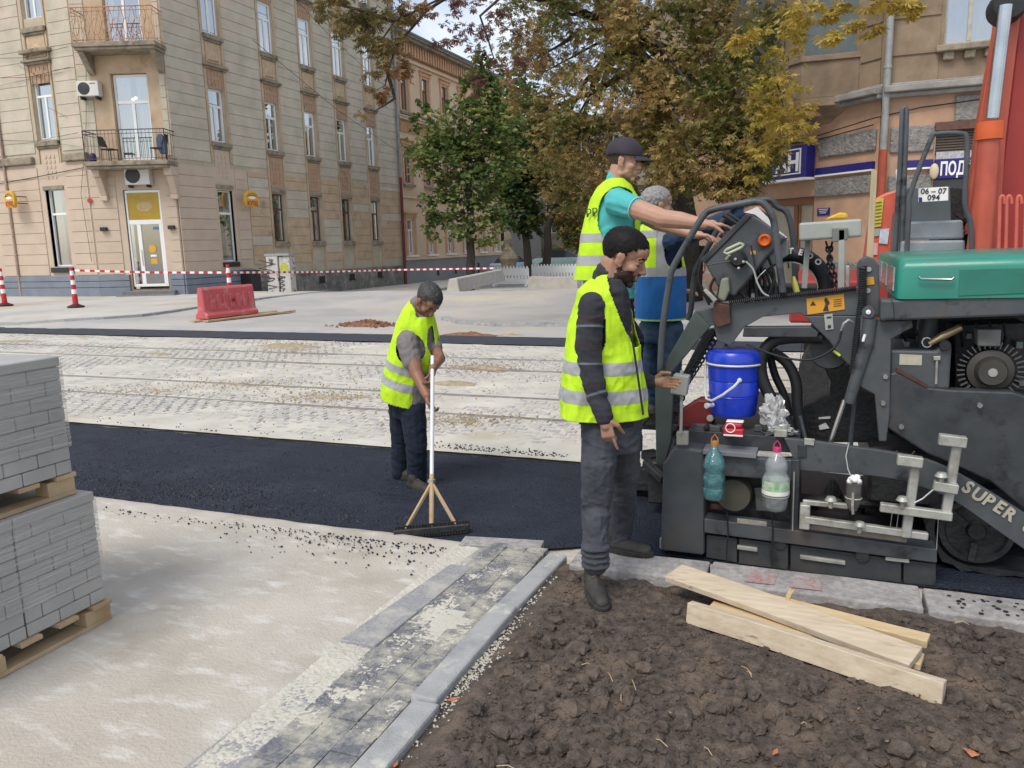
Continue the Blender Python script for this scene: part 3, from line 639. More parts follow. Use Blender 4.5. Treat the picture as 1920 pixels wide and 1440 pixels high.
# chamfer: door, transom, balcony door
win = mat('cafe_panel', (.40, .27, .02), .4, var=.08, scale=3)
d = MB(); F = lambda a, b, c, e, p=-.10, q=-.03: FC.box(d, a, b, c, e, p, q)
F(1.26, 1.33, .5, 4.08); F(2.53, 2.60, .5, 4.08); F(1.33, 2.53, 4.0, 4.08); F(1.33, 2.53, 2.83, 3.0); F(1.33, 2.53, .5, .6); F(1.60, 1.75, .6, 2.83); F(2.44, 2.53, .6, 2.83)
d.build('door', m_white, bA, bevel=.01); dd = [o for o in bA.children][-1]
MB().add([FC.p(1.33, .6, -.07), FC.p(2.5, .6, -.07), FC.p(2.5, 2.83, -.07), FC.p(1.33, 2.83, -.07)], [(0, 1, 2, 3)]).build('pane', glass('door_glass', (.55, .66, .60), .3, .04), dd)
q = MB(); FC.box(q, 1.2, 2.7, .4, 4.1, -1.5, -.6); q.f = [q.f[0]]+q.f[2:]; q.m = q.m[:5]; q.build('lit_interior', mat('interior_greygreen', (.28, .32, .27), .9, var=.4, scale=1.2), dd)
q = MB(); FC.box(q, 1.33, 2.53, 3.0, 4.0, -.09, -.06); q.build('transom_sign', win, dd)
q = MB(); q.loft([[FC.p(1.95+.30*cos(t)*e, 3.48+.2*sin(t)*e, -.06+(.0 if e > .99 else .012)) for t in lin(0, 2*pi, 16)[:-1]] for e in (1, .9)]); q.bar(FC.p(1.42, 3.92, -.055), FC.p(1.95, 3.6, -.055), .03, .01); q.bar(FC.p(1.55, 3.95, -.055), FC.p(2.1, 3.62, -.055), .03, .01)
q.build('emblem', mat('emblem_buff', (.45, .33, .16), .6), dd)
text('кебаб', 'lettering', m_yel, dd, FC.mtx(1.95, 3.14, -.057), .16, .002, 'CENTER')
q = MB(); q.lathe(FC.p(2.1, 1.92, -.06), [(.001, .012), (.15, .012), (.15, 0)], 20, axis=FC.n, cap=False); q.build('round_sticker', m_yel, dd)
q = MB(); FC.box(q, 2.0, 2.22, 1.62, 1.70, -.062, -.055); q.build('notice', m_wht, dd); q = MB(); FC.box(q, 1.99, 2.24, 1.36, 1.55, -.062, -.055); q.build('notice', m_yel, dd)
q = MB(); FC.box(q, 2.2, 2.4, 2.62, 2.74, -.062, -.055); q.build('notice', mat('poster_blue', (.05, .18, .35), .5), dd)
q = MB(); q.tube([FC.p(1.69, 1.3, 0), FC.p(1.69, 1.9, 0)], .015); q.build('handle', m_ac, dd)
st = MB(); FC.box(st, .95, 2.95, -.2, .36, 0, .35); FC.box(st, .85, 3.05, -.2, .22, 0, .65); st.build('doorstep', mat('grey_steps', (.17, .17, .18), .8, var=.15), bA, bevel=.01)
bd = window(FC, bA, 1.24, 2.54, 5.2, 8.22, m_white, 'T', .16, [(0, .42), (.6, 1)], .08, light=m_curtd)
dd2 = window(FC, bA, 1.24, 2.54, 9.3, 12.2, m_white, 'X', .16, [(0, .2)], .08)
cl_ = MB()
for x in lin(-.35, .35, 5): cl_.ball(FC.p(1.9+x*.8, 7.42+.04*cos(x*9), -.5), .055)
em = bpy.data.materials.new('lamp_glow'); em.use_nodes = True; em.node_tree.nodes['Principled BSDF'].inputs['Emission Color'].default_value = (1, .8, .45, 1); em.node_tree.nodes['Principled BSDF'].inputs['Emission Strength'].default_value = 3
cl_.build('chandelier', em, bd)
# balconies
def balcony(zs, hgt, iron, t0, t1, label_m, dep=.95):
    sl = MB(); FC.box(sl, t0, t1, zs-.16, zs, 0, dep); FC.box(sl, t0+.06, t1-.06, zs-.26, zs-.16, 0, dep-.06); b = sl.build('balcony', m_stone, bA, bevel=.02)
    r = MB()
    for zz, rr in ((zs+hgt, .02), (zs+.08, .013), (zs+hgt-.13, .012)): r.tube([FC.p(t0+.05, zz, .02), FC.p(t0+.05, zz, dep-.06), FC.p(t1-.05, zz, dep-.06), FC.p(t1-.05, zz, .02)], rr, 6)
    k = 22
    for i in range(k+1):
        t = t0+.05+(t1-t0-.1)*i/k
        if iron == 'plain': r.tube([FC.p(t, zs, dep-.06), FC.p(t, zs+hgt, dep-.06)], .008 if i not in (0, k) else .022, 4)
        else: r.tube([FC.p(t+.05*sin(j*1.3+i*2), zs+hgt*j/6, dep-.06+.03*sin(j)) for j in range(7)], .012, 4)
    for j in range(1, 5):
        for t in (t0+.05, t1-.05): r.tube([FC.p(t, zs, dep*j/5), FC.p(t, zs+hgt, dep*j/5)], .008, 4)
    if iron != 'plain':
        for i in range(8):
            c = t0+.2+(t1-t0-.4)*i/7; r.tube([FC.p(c+.15*cos(a), zs+.5+.28*sin(a), dep-.05) for a in lin(0, 2*pi, 10)], .01, 4)
    r.build('railing', label_m, b); return b
b1 = balcony(5.06, 1.08, 'plain', .38, 3.42, m_black)
b2 = balcony(9.12, 1.15, 'wavy', .42, 3.40, mat('rusty_iron', (.42, .22, .12), .8, var=.3, scale=9))
cb = MB()
for t in (.45, 3.10): 
    FC.box(cb, t, t+.28, 4.55, 4.90, 0, .62); cb.loft([[FC.p(t+.02+dx*.24, z, 0 if s == 0 else d_) for dx, s in ((0, 0), (1, 0), (1, 1), (0, 1))] for z, d_ in ((4.55, .5), (4.3, .38), (4.05, .26), (3.9, .2))]); FC.box(cb, t, t+.28, 3.72, 3.9, 0, .24)
cb.build('bracket', m_pink, bA, bevel=.015, split=True); cb = MB()
for t in (.5, 3.05): cb.loft([[FC.p(t+dx*.22, z, 0 if s == 0 else d_) for dx, s in ((0, 0), (1, 0), (1, 1), (0, 1))] for z, d_ in ((8.96-.1, .75), (8.6, .5), (8.35, .3), (8.2, .1))])
cb.build('bracket', m_stone, bA, bevel=.015, split=True)
lg = MB(); FL.box(lg, 9.3, 11.7, 5.22, 5.5, 0, .18); FL.box(lg, 13.3, 14.5, 5.22, 5.5, 0, .18); FL.box(lg, 11.8, 13.3, 9.15, 9.3, 0, .24); lg.build('ledge', m_stone, bA, bevel=.03, split=True)
# things on the corner building
def ac_unit(fr, t, z, w, h, lab):
    o = thing('air_conditioner', lab, 'air conditioner', fr.p(t+w/2, z, .25), group='air conditioners on the corner building')
    m = MB(); fr.box(m, t, t+w, z, z+h, .06, .36); m.build('casing', m_ac, o, bevel=.02, seg=2)
    m = MB(); c = fr.p(t+w*.34, z+h*.5, .36); 
    for r in (.36, .27, .18, .09): m.tube([c+fr.t*(r*h*1.1*cos(a))+Vector((0, 0, r*h*1.1*sin(a))) for a in lin(0, 2*pi, 20)[:-1]], .008, 4, closed=True)
    for a in lin(0, 2*pi, 12): m.tube([c, c+fr.t*(.4*h*cos(a))+Vector((0, 0, .4*h*sin(a)))], .005, 4)
    g = MB(); g.lathe(c-fr.n*.004, [(.001, .008), (.42*h, .008), (.43*h, 0)], 24, axis=fr.n, cap=False); g.build('fan_recess', m_black, o); m.build('fan_grille', m_ac if 0 else mat('grille_grey', (.12, .12, .12), .5), o)
    m = MB(); fr.box(m, t+.1, t+.15, z-.1, z, 0, .35); fr.box(m, t+w-.15, t+w-.1, z-.1, z, 0, .35); m.build('wall_bracket', m_black, o); 
    m = MB(); fr.box(m, t+w*.62, t+w*.88, z+h*.80, z+h*.86, .36, .364); m.build('badge', mat('badge_grey', (.12, .12, .2), .5), o); return o
ac_unit(FC, 1.52, 4.26, .92, .66, 'white air conditioner hanging between the balcony brackets above the glass door')
ac_unit(FC, .12, 7.42, .80, .52, 'small air conditioner beside the tall balcony window of the first floor')
def chair(t, z, d, rz, lab):
    o = thing('balcony_chair', lab, 'chair', FC.p(t, z, d), group='chairs on the balcony'); R_ = Matrix.Rotation(rz, 3, 'Z'); P = lambda x, y, zz: FC.p(t, z, d)+R_ @ Vector((x, y, zz))
    m = MB(); 
    for x in (-.2, .2):
        for y in (-.2, .2): q = MB(); q.tube([P(x, y, 0), P(x*.95, y*.95, .43)], .013, 6); q.build('leg', m_black, o)
    m = MB(); m.loft([[P(-.22, -.22, .43), P(.22, -.22, .43), P(.22, .22, .43), P(-.22, .22, .43)], [P(-.22, -.22, .47), P(.22, -.22, .47), P(.22, .22, .47), P(-.22, .22, .47)]]); m.build('seat', m_black, o, bevel=.01)
    m = MB(); m.loft([[P(-.2, .2, .55), P(.2, .2, .55), P(.2, .23, .55), P(-.2, .23, .55)], [P(-.19, .27, .75), P(.19, .27, .75), P(.19, .3, .75), P(-.19, .3, .75)], [P(-.15, .33, .93), P(.15, .33, .93), P(.15, .35, .93), P(-.15, .35, .93)]]); m.build('backrest', m_black, o, bevel=.01)
    m = MB(); m.tube([P(-.19, .21, .45), P(-.18, .3, .75)], .012, 6); m.tube([P(.19, .21, .45), P(.18, .3, .75)], .012, 6); m.build('back_support', m_black, o)
chair(1.15, 5.06, .5, radians(100), 'black chair on the balcony at its left side'); chair(2.95, 5.06, .5, radians(-70), 'black chair with a coat on it at the right end of the balcony')
mb = MB(); mb.loft([[FC.p(3.12+.02*s+dx*w, 5.5+zz, .55+dy*w) for dx, dy in ((-1, -1), (1, -1), (1, 1), (-1, 1))] for zz, w, s in ((-.2, .10, 2), (.1, .14, 0), (.35, .12, -1), (.5, .05, -2))])
tag(mb.build('coat', mat('blue_grey_cloth', (.08, .11, .17), .9, var=.3, scale=12), smooth=True, loc=FC.p(3.1, 5.3, .55)), 'blue grey coat hung over the right balcony chair', 'coat')
mb = MB(); mb.lathe(FC.p(.62, 5.06, .7), [(.1, 0), (.13, .1), (.11, .25), (.05, .32)], 10); tag(mb.build('flower_pot', mat('violet_pot', (.03, .02, .10), .6), smooth=True, loc=FC.p(.62, 5.06, .7)), 'small violet pot in the left corner of the balcony', 'pot')
def cafe_sign(fr, t, z, lab):
    o = thing('cafe_sign', lab, 'sign', fr.p(t, z, .2), group='yellow cafe signs'); X = fr.n; 
    m = MB(); sh = [(-.30, -.30), (.28, -.32), (.36, -.1), (.34, .14), (.2, .32), (-.16, .34), (-.33, .16), (-.36, -.1)]
    T_ = (fr.t*.88 + fr.n*.15 ).normalized(); c = fr.p(t, z, .42); m.prism([c+T_*a+Vector((0, 0, b)) for a, b in sh], fr.n*.14); m.build('sign_box', m_yel, o, bevel=.03, seg=2)
    m = MB(); m.loft([[c+fr.n*(.145+(.006 if e < 1 else 0))+T_*(.21*e*cos(a))+Vector((0, 0, .05+.06*e*sin(a))) for a in lin(0, 2*pi, 14)[:-1]] for e in (1, .9)]); m.build('emblem', m_wht, o)
    m = MB()
    for e in (.0, .07): m.tube([c+fr.n*.15+T_*((.26-e)*cos(a))+Vector((0, 0, .05+(.16-e)*sin(a))) for a in lin(.3, pi-.3, 8)], .012, 4)
    m.build('emblem_band', mat('sign_brown', (.22, .07, .02), .5), o)
    text('КУЩ', 'lettering', m_red, o, frame_mtx(c+fr.n*.148+Vector((0, 0, -.25))-T_*.0, T_, (0, 0, 1)), .24, .004, 'CENTER', bold=.008)
    m = MB(); m.tube([fr.p(t+.3, z+.1, 0), fr.p(t+.3, z+.1, .45)], .02, 6); m.tube([fr.p(t+.3, z-.15, 0), fr.p(t+.3, z-.15, .45)], .02, 6); m.build('bracket', m_black, o)
cafe_sign(FL, 10.75, 3.93, 'yellow and orange hanging cafe sign near the left street pipe'); t_, z_ = FA.px(473, 373, .4); cafe_sign(FA, 3.55, 3.85, 'yellow and orange hanging cafe sign right of the shop window')
def simple(name, mb, m, label, cat, group=None, loc=None, **k): 
    c = loc if loc is not None else sum((Vector(v) for v in mb.v), Vector())/len(mb.v); return tag(mb.build(name, m, loc=c, **k), label, cat, group)
for t, fr, l in ((.42, FC, 'small black wall lamp left of the glass door'), (2.98, FC, 'small black wall lamp right of the glass door')):
    m = MB(); fr.box(m, t-.12, t+.12, 2.62, 2.76, .06, .2); simple('wall_lamp', m, m_black, l, 'lamp', 'wall lamps beside the door', bevel=.01)
m = MB(); m.lathe(FC.p(.0, 3.75, .09), [(.001, .03), (.09, .03), (.09, 0)], 16, axis=FC.n, cap=False); simple('wall_bell', m, m_red, 'round red alarm bell on the pink wall left of the door', 'bell')
def pipe(pts, r, m_, lab, name='drainpipe', m2=None, zc=None):
    o = thing(name, lab, 'pipe', pts[-1]); 
    m = MB(); m.tube(pts, r, 10); a = m.build('pipe_run', m_, o, smooth=True)
    m = MB()
    for i in range(1, 6):
        p = Vector(pts[0]).lerp(Vector(pts[-1]), i/6.2); m.lathe(p, [(r*1.15, 0), (r*1.15, .06)], 10)
    m.build('clamp', m_, o); return o
m_zinc = mat('zinc_pipe', (.24, .25, .26), .45, var=.2, scale=5, metal=.4); m_redp = mat('dark_red_pipe', (.13, .022, .018), .6, var=.25, scale=5)
o = pipe([FA.p(16.9, 17, .16), FA.p(16.9, 5.6, .16)], .075, m_zinc, 'grey and dark red drainpipe where the beige building meets the orange one')
m = MB(); m.tube([FA.p(16.9, 5.6, .17), FA.p(16.9, -.5, .17)], .085, 10); m.build('red_section', m_redp, o, smooth=True)
o = pipe([FL.p(10.1, 8.4, .1), FL.p(10.1, .1, .1)], .05, mat('pink_pipe', (.36, .25, .20), .7, var=.2), 'thin pale pipe running down the left wing by the cafe sign', 'wall_pipe')
m = MB()
for i in range(16): m.tube([FL.p(RND.uniform(9.5, 14), RND.uniform(5.6, 9), .08), FL.p(RND.uniform(11, 14.4), RND.uniform(5.5, 9), .08)], .006, 3) if i < 5 else None
for zz in (8.9, 8.2, 5.9): m.tube([FL.p(9, zz+.4, .1), FL.p(12, zz+.15, .1), FL.p(14.2, zz+.3, .1)], .008, 4)
m.tube([FC.p(.5, 9, .1), FC.p(.2, 6.5, .1), FC.p(-.3, 4, .1), FC.p(-.2, 1.5, .1)], .01, 4)
m.tube([FL.p(9, 4.55, .1), FL.p(11.5, 4.72, .1), FL.p(14.3, 4.95, .1)], .014, 4)
simple('wall_cables', m, m_black, 'thin black cables strung across the left wing of the corner building', 'cables')
m = MB()
for zz, a in ((13.6, 11), (11.9, 8.4), (8.9, 5.1)): m.tube([FA.p(0, zz, 4), FA.p(8, zz-1.0, 2), FA.p(16.9, zz-1.9, .1)], .012, 4)
simple('overhead_wires', m, m_black, 'thin overhead wires sagging in front of the beige facade', 'wires')
# satellite dish
o = thing('satellite_dish', 'grey satellite dish beside the upper balcony', 'dish', FC.p(3.5, 11.0, .6)); c = FC.p(3.35, 11.25, 1.0); ax = (FC.n+Vector((.3, 0, .3))).normalized()
m = MB(); m.lathe(c, [(.001, -.06), (.14, -.045), (.26, 0), (.27, .005), (.14, -.035), (.001, -.05)], 20, axis=ax, cap=False); m.build('dish', mat('dish_grey', (.35, .34, .33), .5), o, smooth=True); m = MB(); m.tube([c, c+ax*.3], .01); m.tube([FC.p(3.3, 10.9, 0), FC.p(3.35, 11.1, .9)], .018); m.build('arm', m_black, o)
# utility cabinet with graffiti
p = GT(525, 549); o = thing('utility_cabinet', 'white graffiti covered utility cabinet with a yellow sticker at the corner of the building', 'cabinet', p)
m = MB(); m.box(p.x-.55, p.x-.02, p.y, p.y+.4, p.z, p.z+1.42); m.box(p.x+.02, p.x+.5, p.y+.05, p.y+.4, p.z, p.z+1.38); m.build('casing', mat('scuffed_white_metal', (.46, .45, .42), .6, var=.15, scale=8, dirt=(.08, .08, .08), dscale=3.2, dlo=.56, dhi=.6), o, bevel=.015)
m = MB(); m.box(p.x-.6, p.x+.55, p.y-.02, p.y+.45, p.z+1.42, p.z+1.5); m.build('cap', mat('cap_grey', (.3, .3, .3), .6), o)
m = MB(); m.lathe((p.x+.25, p.y+.05, p.z+.95), [(.001, .01), (.2, .01), (.2, 0)], 20, axis=(0, -1, 0), cap=False); m.build('sticker', mat('lime_yellow', (.42, .42, .06), .5, var=.3, scale=20), o)
m = MB(); m.tube([(p.x-.5+.4*sin(i*1.7), p.y-.01, p.z+.15+i*.08) for i in range(15)], .018, 4); m.tube([(p.x+.1+.15*sin(i*2.1), p.y+.04, p.z+.1+i*.05) for i in range(12)], .014, 4); m.build('graffiti', m_black, o)
m = MB(); p = FA.p(3.3, 0, .35); m.box(p.x-.3, p.x+.3, p.y-.3, p.y+.3, hz(p.x, p.y), .95); simple('black_bin', m, m_black, 'black box standing at the plinth under the shop window', 'box', bevel=.02)

# ---- orange building behind
FB = FR((CR.x, CR.y+EA+.02), (0, 1)); FB.n = Vector((1, 0, 0)); EB = 15.1
bB = thing('orange_building', 'orange plastered building with dark roof edge behind the green tree', 'building', (CR.x, CR.y+EA+8, 0))
m_peach = mat('peach_plaster', (.60, .43, .28), .92, scale=.8, col2=(.70, .53, .37), bump=.2, bscale=15, dist=.01, dirt=(.55, .45, .33), dscale=.6, dlo=.5, dhi=.7)
m_orng = mat('orange_trim', (.55, .33, .20), .9, var=.15, scale=3)
cB = [1.0+2.62*i for i in range(6)]; rB = [(1.33, 3.32), (5.39, 7.42), (9.42, 11.55)]
hb = [(c-.42, c+.42, a, b) for c in cB for a, b in rB]
mb = MB(); wall(FB, mb, 0, EB, -1, 13.6, hb); mb.build('wall', m_peach, bB)
mb = MB(); mb.add([FB.p(EB, -1), FB.p(EB, -1, -10), FB.p(EB, 13.4, -10), FB.p(EB, 13.4)], [(0, 1, 2, 3)]); mb.build('end_wall', m_peach, bB)
for c in cB:
    for r, (a, b) in enumerate(rB):
        window(FB, bB, c-.40, c+.40, a, b, m_white if r == 0 else m_brownf if r == 2 else mat('dark_sash', (.10, .09, .08), .6), 'T', .1, [(0, .3), (.7, 1)], .07)
    tr = MB()
    for r, (a, b) in enumerate(rB):
        FB.box(tr, c-.62, c-.44, a-.1, b+.1, 0, .07); FB.box(tr, c+.44, c+.62, a-.1, b+.1, 0, .07); FB.box(tr, c-.7, c+.7, b+.1, b+.3, 0, .1); FB.box(tr, c-.75, c+.75, b+.3, b+.38, 0, .2)
    tr.build('window_surround', m_orng, bB, split=True)
    tr = MB(); FB.box(tr, c-.6, c+.6, rB[0][0]-.2, rB[0][0]-.08, 0, .22); tr.build('window_sill', m_white, bB); tr = MB(); [FB.box(tr, c-.6, c+.6, rB[k][0]-.25, rB[k][0]-.1, 0, .2) for k in (1, 2)]; tr.build('window_sill', m_stone, bB, split=True)
    for j, t in enumerate(lin(c-1.1, c+1.1, 9)): pass
mb = MB(); FB.box(mb, 0, EB, -1, .95, 0, .12); mb.build('plinth', mat('grey_plinth', (.24, .245, .25), .9, var=.12, scale=1), bB)
mb = MB(); FB.box(mb, 0, EB, .95, 1.1, 0, .2); FB.box(mb, 0, EB, 4.5, 4.65, 0, .12); FB.box(mb, 0, EB, 8.85, 8.98, 0, .25); FB.box(mb, 0, EB, 8.98, 9.06, 0, .32); FB.box(mb, 0, EB, 12.1, 12.28, 0, .15); mb.build('string_course', m_peach, bB, bevel=.02, split=True)
mb = MB()
for t in lin(.3, EB-.2, 44): FB.box(mb, t-.09, t+.09, 12.4, 13.05, 0, .35)
for t in lin(.3, EB-.2, 88): FB.box(mb, t-.04, t+.04, 8.2, 8.75, 0, .1)
mb.build('eaves_bracket', m_orng, bB, split=True)
mb = MB(); FB.box(mb, -.1, EB+.3, 13.05, 13.2, -.2, .7); FB.box(mb, -.1, EB+.3, 13.2, 13.3, -.2, .85); mb.build('cornice', m_stone, bB)
mb = MB(); mb.loft([[FB.p(t, 13.3, .9), FB.p(t, 13.42, .9), FB.p(t, 15.8, -5), FB.p(t, 13.3, -5)] for t in (-.1, EB+.4)]); mb.build('roof', mat('green_roof', (.09, .12, .11), .6, var=.2), bB, fix=True)
mb = MB()
for t in (4, 6.6, 9): FB.box(mb, t, t+.3, -.1, .3, .12, .125)
mb.build('cellar_vent', m_dark, bB, split=True)
# end wall of the corner building above the orange one
mb = MB(); mb.box(CR.x-12, CR.x-.01, CR.y+EA-.3, CR.y+EA, 10, 17.2); mb.build('party_wall', m_beige, bA)
# ---- narrow grey building end and the far building closing the street
p = SD(938, 460, 66); o = thing('grey_annex', 'narrow grey building end with green glazed bay past the orange building', 'building', (p.x, p.y, 0))
m = MB(); m.box(p.x-3, p.x+.5, p.y, p.y+9, 0, 12); m.build('wall', mat('annex_grey', (.28, .27, .25), .9, var=.2), o); m = MB(); m.box(p.x-.2, p.x+.62, p.y-.3, p.y, 4.5, 8.8); m.build('glazed_bay', mat('greenish_glass', (.17, .25, .25), .3), o); m = MB(); m.box(p.x-.2, p.x+.5, p.y-.1, p.y, 1.8, 3.2); m.build('window', m_white, o); m = MB(); m.box(p.x-.1, p.x+.4, p.y-.12, p.y-.1, 1.9, 3.1); m.build('pane', m_dark, o)
FD = FR((-26, 72), (1, 0)); bD = thing('far_building', 'grey brown building with tall windows closing the side street', 'building', (-10, 72, 0))
m_farw = mat('far_plaster', (.25, .225, .18), .93, var=.18, scale=.7); hd_ = []
for t in lin(2, 44, 14): hd_ += [(t-.55, t+.55, 2.6, 5.6), (t-.55, t+.55, 8.0, 11.2)]
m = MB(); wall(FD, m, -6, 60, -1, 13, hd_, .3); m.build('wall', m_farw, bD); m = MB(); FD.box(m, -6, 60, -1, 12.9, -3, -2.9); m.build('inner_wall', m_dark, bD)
for a, b, c, d in hd_:
    m = MB(); FD.box(m, a, a+.1, c, d, -.25, -.15); FD.box(m, b-.1, b, c, d, -.25, -.15); FD.box(m, a+.1, b-.1, d-.1, d, -.25, -.15); FD.box(m, a+.1, b-.1, c, c+.1, -.25, -.15); FD.box(m, (a+b)/2-.05, (a+b)/2+.05, c+.1, d-.1, -.25, -.15); w = m.build('window', mat('far_frame', (.5, .48, .44), .7), bD); m = MB(); FD.box(m, a, b, c, d, -.3, -.26); m.build('pane', mat('far_glass', (.04, .045, .05), .2), w)
m = MB()
for z in (1.2, 6.6, 12.4): FD.box(m, -6, 60, z, z+.35, 0, .3)
m.build('string_course', m_stone, bD); m = MB(); FD.box(m, -6, 60, -1, 1.2, 0, .15); m.build('plinth', mat('far_plinth', (.2, .19, .18), .9), bD)

# ---- right hand building: canted corner with shop signs
cx, cy = 1.16, 21.2
FE = FR((cx, cy), (1, 0)); FF = FR((cx-.7071*9.5, cy+.7071*9.5), (.7071, -.7071))
bE = thing('shop_building', 'brown and orange building with a canted corner, bay window and shop signs', 'building', (cx, cy, 0))
m_brown = mat('sooty_brown_plaster', (.19, .135, .09), .93, scale=1.5, col2=(.32, .24, .165), bump=.3, bscale=20, dist=.01, dirt=(.13, .11, .075), dscale=.8, dlo=.52, dhi=.72)
m_salm = mat('salmon_paint', (.50, .31, .205), .9, var=.12, scale=2, bump=.2, bscale=30, dirt=(.36, .26, .20), dscale=1.6, dlo=.5, dhi=.8)
m_rock = mat('rough_rock_band', (.17, .165, .16), .95, scale=8, col2=(.30, .29, .27), bump=1, bscale=14, dist=.06)
LF = 9.5
def ez(x, y): return FE.px(x, y)
def fzp(x, y): return FF.px(x, y)
wh = [(1.18, 2.22, 5.92, 8.1), (4.0, 5.2, 5.92, 8.1), (1.15, 3.6, .9, 4.22)]
mb = MB(); wall(FE, mb, .0, 22, -.5, 14, wh); mb.build('wall', m_brown, bE)
hf = [(5.6, 7.5, -.3, 2.78), (5.9-.2, 7.0, 6.15, 8.6)][:1]
mb = MB(); wall(FF, mb, 0, LF, -.5, 14, hf); mb.build('wall', m_brown, bE)
mb = MB(); wall(FE, mb, .0, 22, -.5, 4.85, [wh[2]]); mb.v = [(v[0], v[1]-.03, v[2]) for v in mb.v]; mb.build('painted_wall', m_salm, bE)
mb = MB(); wall(FF, mb, 0, LF-.02, -.5, 4.85, hf); mb.v = [tuple(Vector(v)+FF.n*.03) for v in mb.v]; mb.build('painted_wall', m_salm, bE)
mb = MB()
for fr, a, b in ((FE, 0, 22), (FF, 0, LF+.1)): fr.box(mb, a, b, 4.85, 4.95, 0, .28); fr.box(mb, a, b, 4.95, 5.1, 0, .40); fr.box(mb, a, b, 5.1, 5.18, 0, .16)
mb.build('cornice', mat('grey_cornice', (.27, .26, .24), .9, var=.25, scale=3), bE, bevel=.02)
for fr, t0, t1, z0, z1 in [(FE, 0.2, 1.12, 3.62, 4.2), (FF, 7.62, 9.42, 3.72, 4.22), (FE, 1.5, 2.2, 4.24, 4.8), (FF, 7.55, 9.4, 2.74, 3.18), (FE, .2, 1.12, 2.5, 3.1), (FE, .2, 1.12, .3, 1.1), (FF, 7.6, 9.4, .3, 1.1), (FE, 3.7, 6, 3.62, 4.2)]:
    mb = MB(); fr.box(mb, t0, t1, z0, z1, .03, .10); mb.build('rock_faced_block', m_rock, bE, bevel=.03, seg=2)
for z in (5.75, 6.5, 7.3, 8.1, 8.9):
    for fr, t0, t1 in ((FE, .02, 1.1), (FE, 2.7, 3.9), (FF, 8.8, LF-.1)): mb = MB(); fr.box(mb, t0, t1, z+.015-.72, z-.015, .0, .03); mb.build('stone_block', m_brown, bE)
for a, b, c, d in wh[:2]:
    window(FE, bE, a, b, c, d, mat('old_cream_frame', (.42, .40, .33), .7, var=.15), 'V', .14, [(0, 1)], .07, light=mat('grey_net', (.27, .29, .28), .9, var=.25, scale=10, stretch=(4, 4, .3)))
    mb = MB(); FE.box(mb, a-.15, b+.15, c-.16, c-.02, 0, .22); [FE.box(mb, t, t+.22, c-.34, c-.16, 0, .14) for t in (a, (a+b)/2-.1, b-.22)]; mb.build('window_sill', m_stone, bE, bevel=.02)
# roller shutter, shop sign on the right face
mb = MB(); 
for i in range(10): z = 4.1-i*.06; mb.loft([[FE.p(t, z, -.05), FE.p(t, z-.015, -.02), FE.p(t, z-.045, -.02), FE.p(t, z-.06, -.05)] for t in (1.16, 3.59)])
mb.build('roller_shutter', mat('shutter_brown', (.10, .075, .06), .5, var=.15), bE); mb = MB(); FE.box(mb, 1.12, 3.62, 4.06, 4.24, -.05, .14); mb.build('shutter_box', m_brownf, bE)
mb = MB(); FE.box(mb, 1.16, 3.59, .9, 3.0, -.12, -.1); mb.build('shop_pane', mat('shop_glass', (.06, .065, .07), .15), bE)
m_blue = mat('shop_blue', (.015, .012, .16), .45, var=.1)
sg = thing('shop_sign', 'dark blue shop sign reading ПОДАРУ over the shuttered window', 'sign', FE.p(2.4, 2.7, .2))
mb = MB(); FE.box(mb, 1.15, 3.9, 2.98, 3.42, .0, .16); mb.build('sign_board', m_blue, sg, bevel=.01); mb = MB(); FE.box(mb, 1.17, 3.9, 3.42, 3.58, .0, .14); mb.build('upper_strip', mat('perforated_strip', (.4, .4, .42), .6, var=.4, scale=25), sg)
text('ПОДАРУНКИ', 'lettering', m_wht, sg, FE.mtx(1.26, 3.06, .17), .40, .006, spx=.56, bold=.012)
mb = MB(); mb.ball(FE.p(1.14, 3.15, .22), .12, sc=(.8, .4, 1.5)); mb.build('emblem', mat('emblem_cream', (.6, .5, .35), .6), sg, smooth=True)
st_ = thing('blue_fascia_strip', 'narrow dark blue fascia strip with white edge on the orange wall', 'sign', FF.p(LF-1.5, 2.9, .1)); mb = MB(); FF.box(mb, LF-1.9, LF-.1, 3.29, 3.47, .03, .14); mb.build('strip', m_blue, st_); mb = MB(); FF.box(mb, LF-1.9, LF-.1, 3.25, 3.29, .03, .15); mb.build('white_edge', m_wht, st_)
s2 = thing('blue_fascia_strip', 'short dark blue fascia strip between the drainpipe and the roller shutter', 'sign', FE.p(.9, 2.9, .1)); mb = MB(); FE.box(mb, .4, 1.12, 3.26, 3.43, .03, .14); mb.build('strip', m_blue, s2); mb = MB(); FE.box(mb, .4, 1.12, 3.22, 3.26, .03, .15); mb.build('white_edge', m_wht, s2)
# corner sign over the door
sg = thing('corner_shop_sign', 'large dark blue shop sign with white letters half hidden by chestnut leaves', 'sign', FF.p(LF-4, 3, .3))
a1, a2 = 4.85, 7.55
mb = MB(); FF.box(mb, a1, a2, 3.27, 4.08, .1, .42); mb.build('sign_board', m_blue, sg, bevel=.02)
mb = MB(); 
for z0, z1 in ((3.36, 3.39), (3.97, 4.0)): FF.box(mb, a1+.12, a2-.16, z0, z1, .42, .44)
for t in (a1+.12, a2-.2): FF.box(mb, t, t+.035, 3.39, 3.97, .42, .44)
FF.box(mb, a1, a2, 3.20, 3.26, .1, .46); mb.build('white_border', m_wht, sg)
text('ДИВАН', 'lettering', m_wht, sg, FF.mtx(a2-2.38, 3.45, .44), .60, .008, spx=1.0, bold=.02)
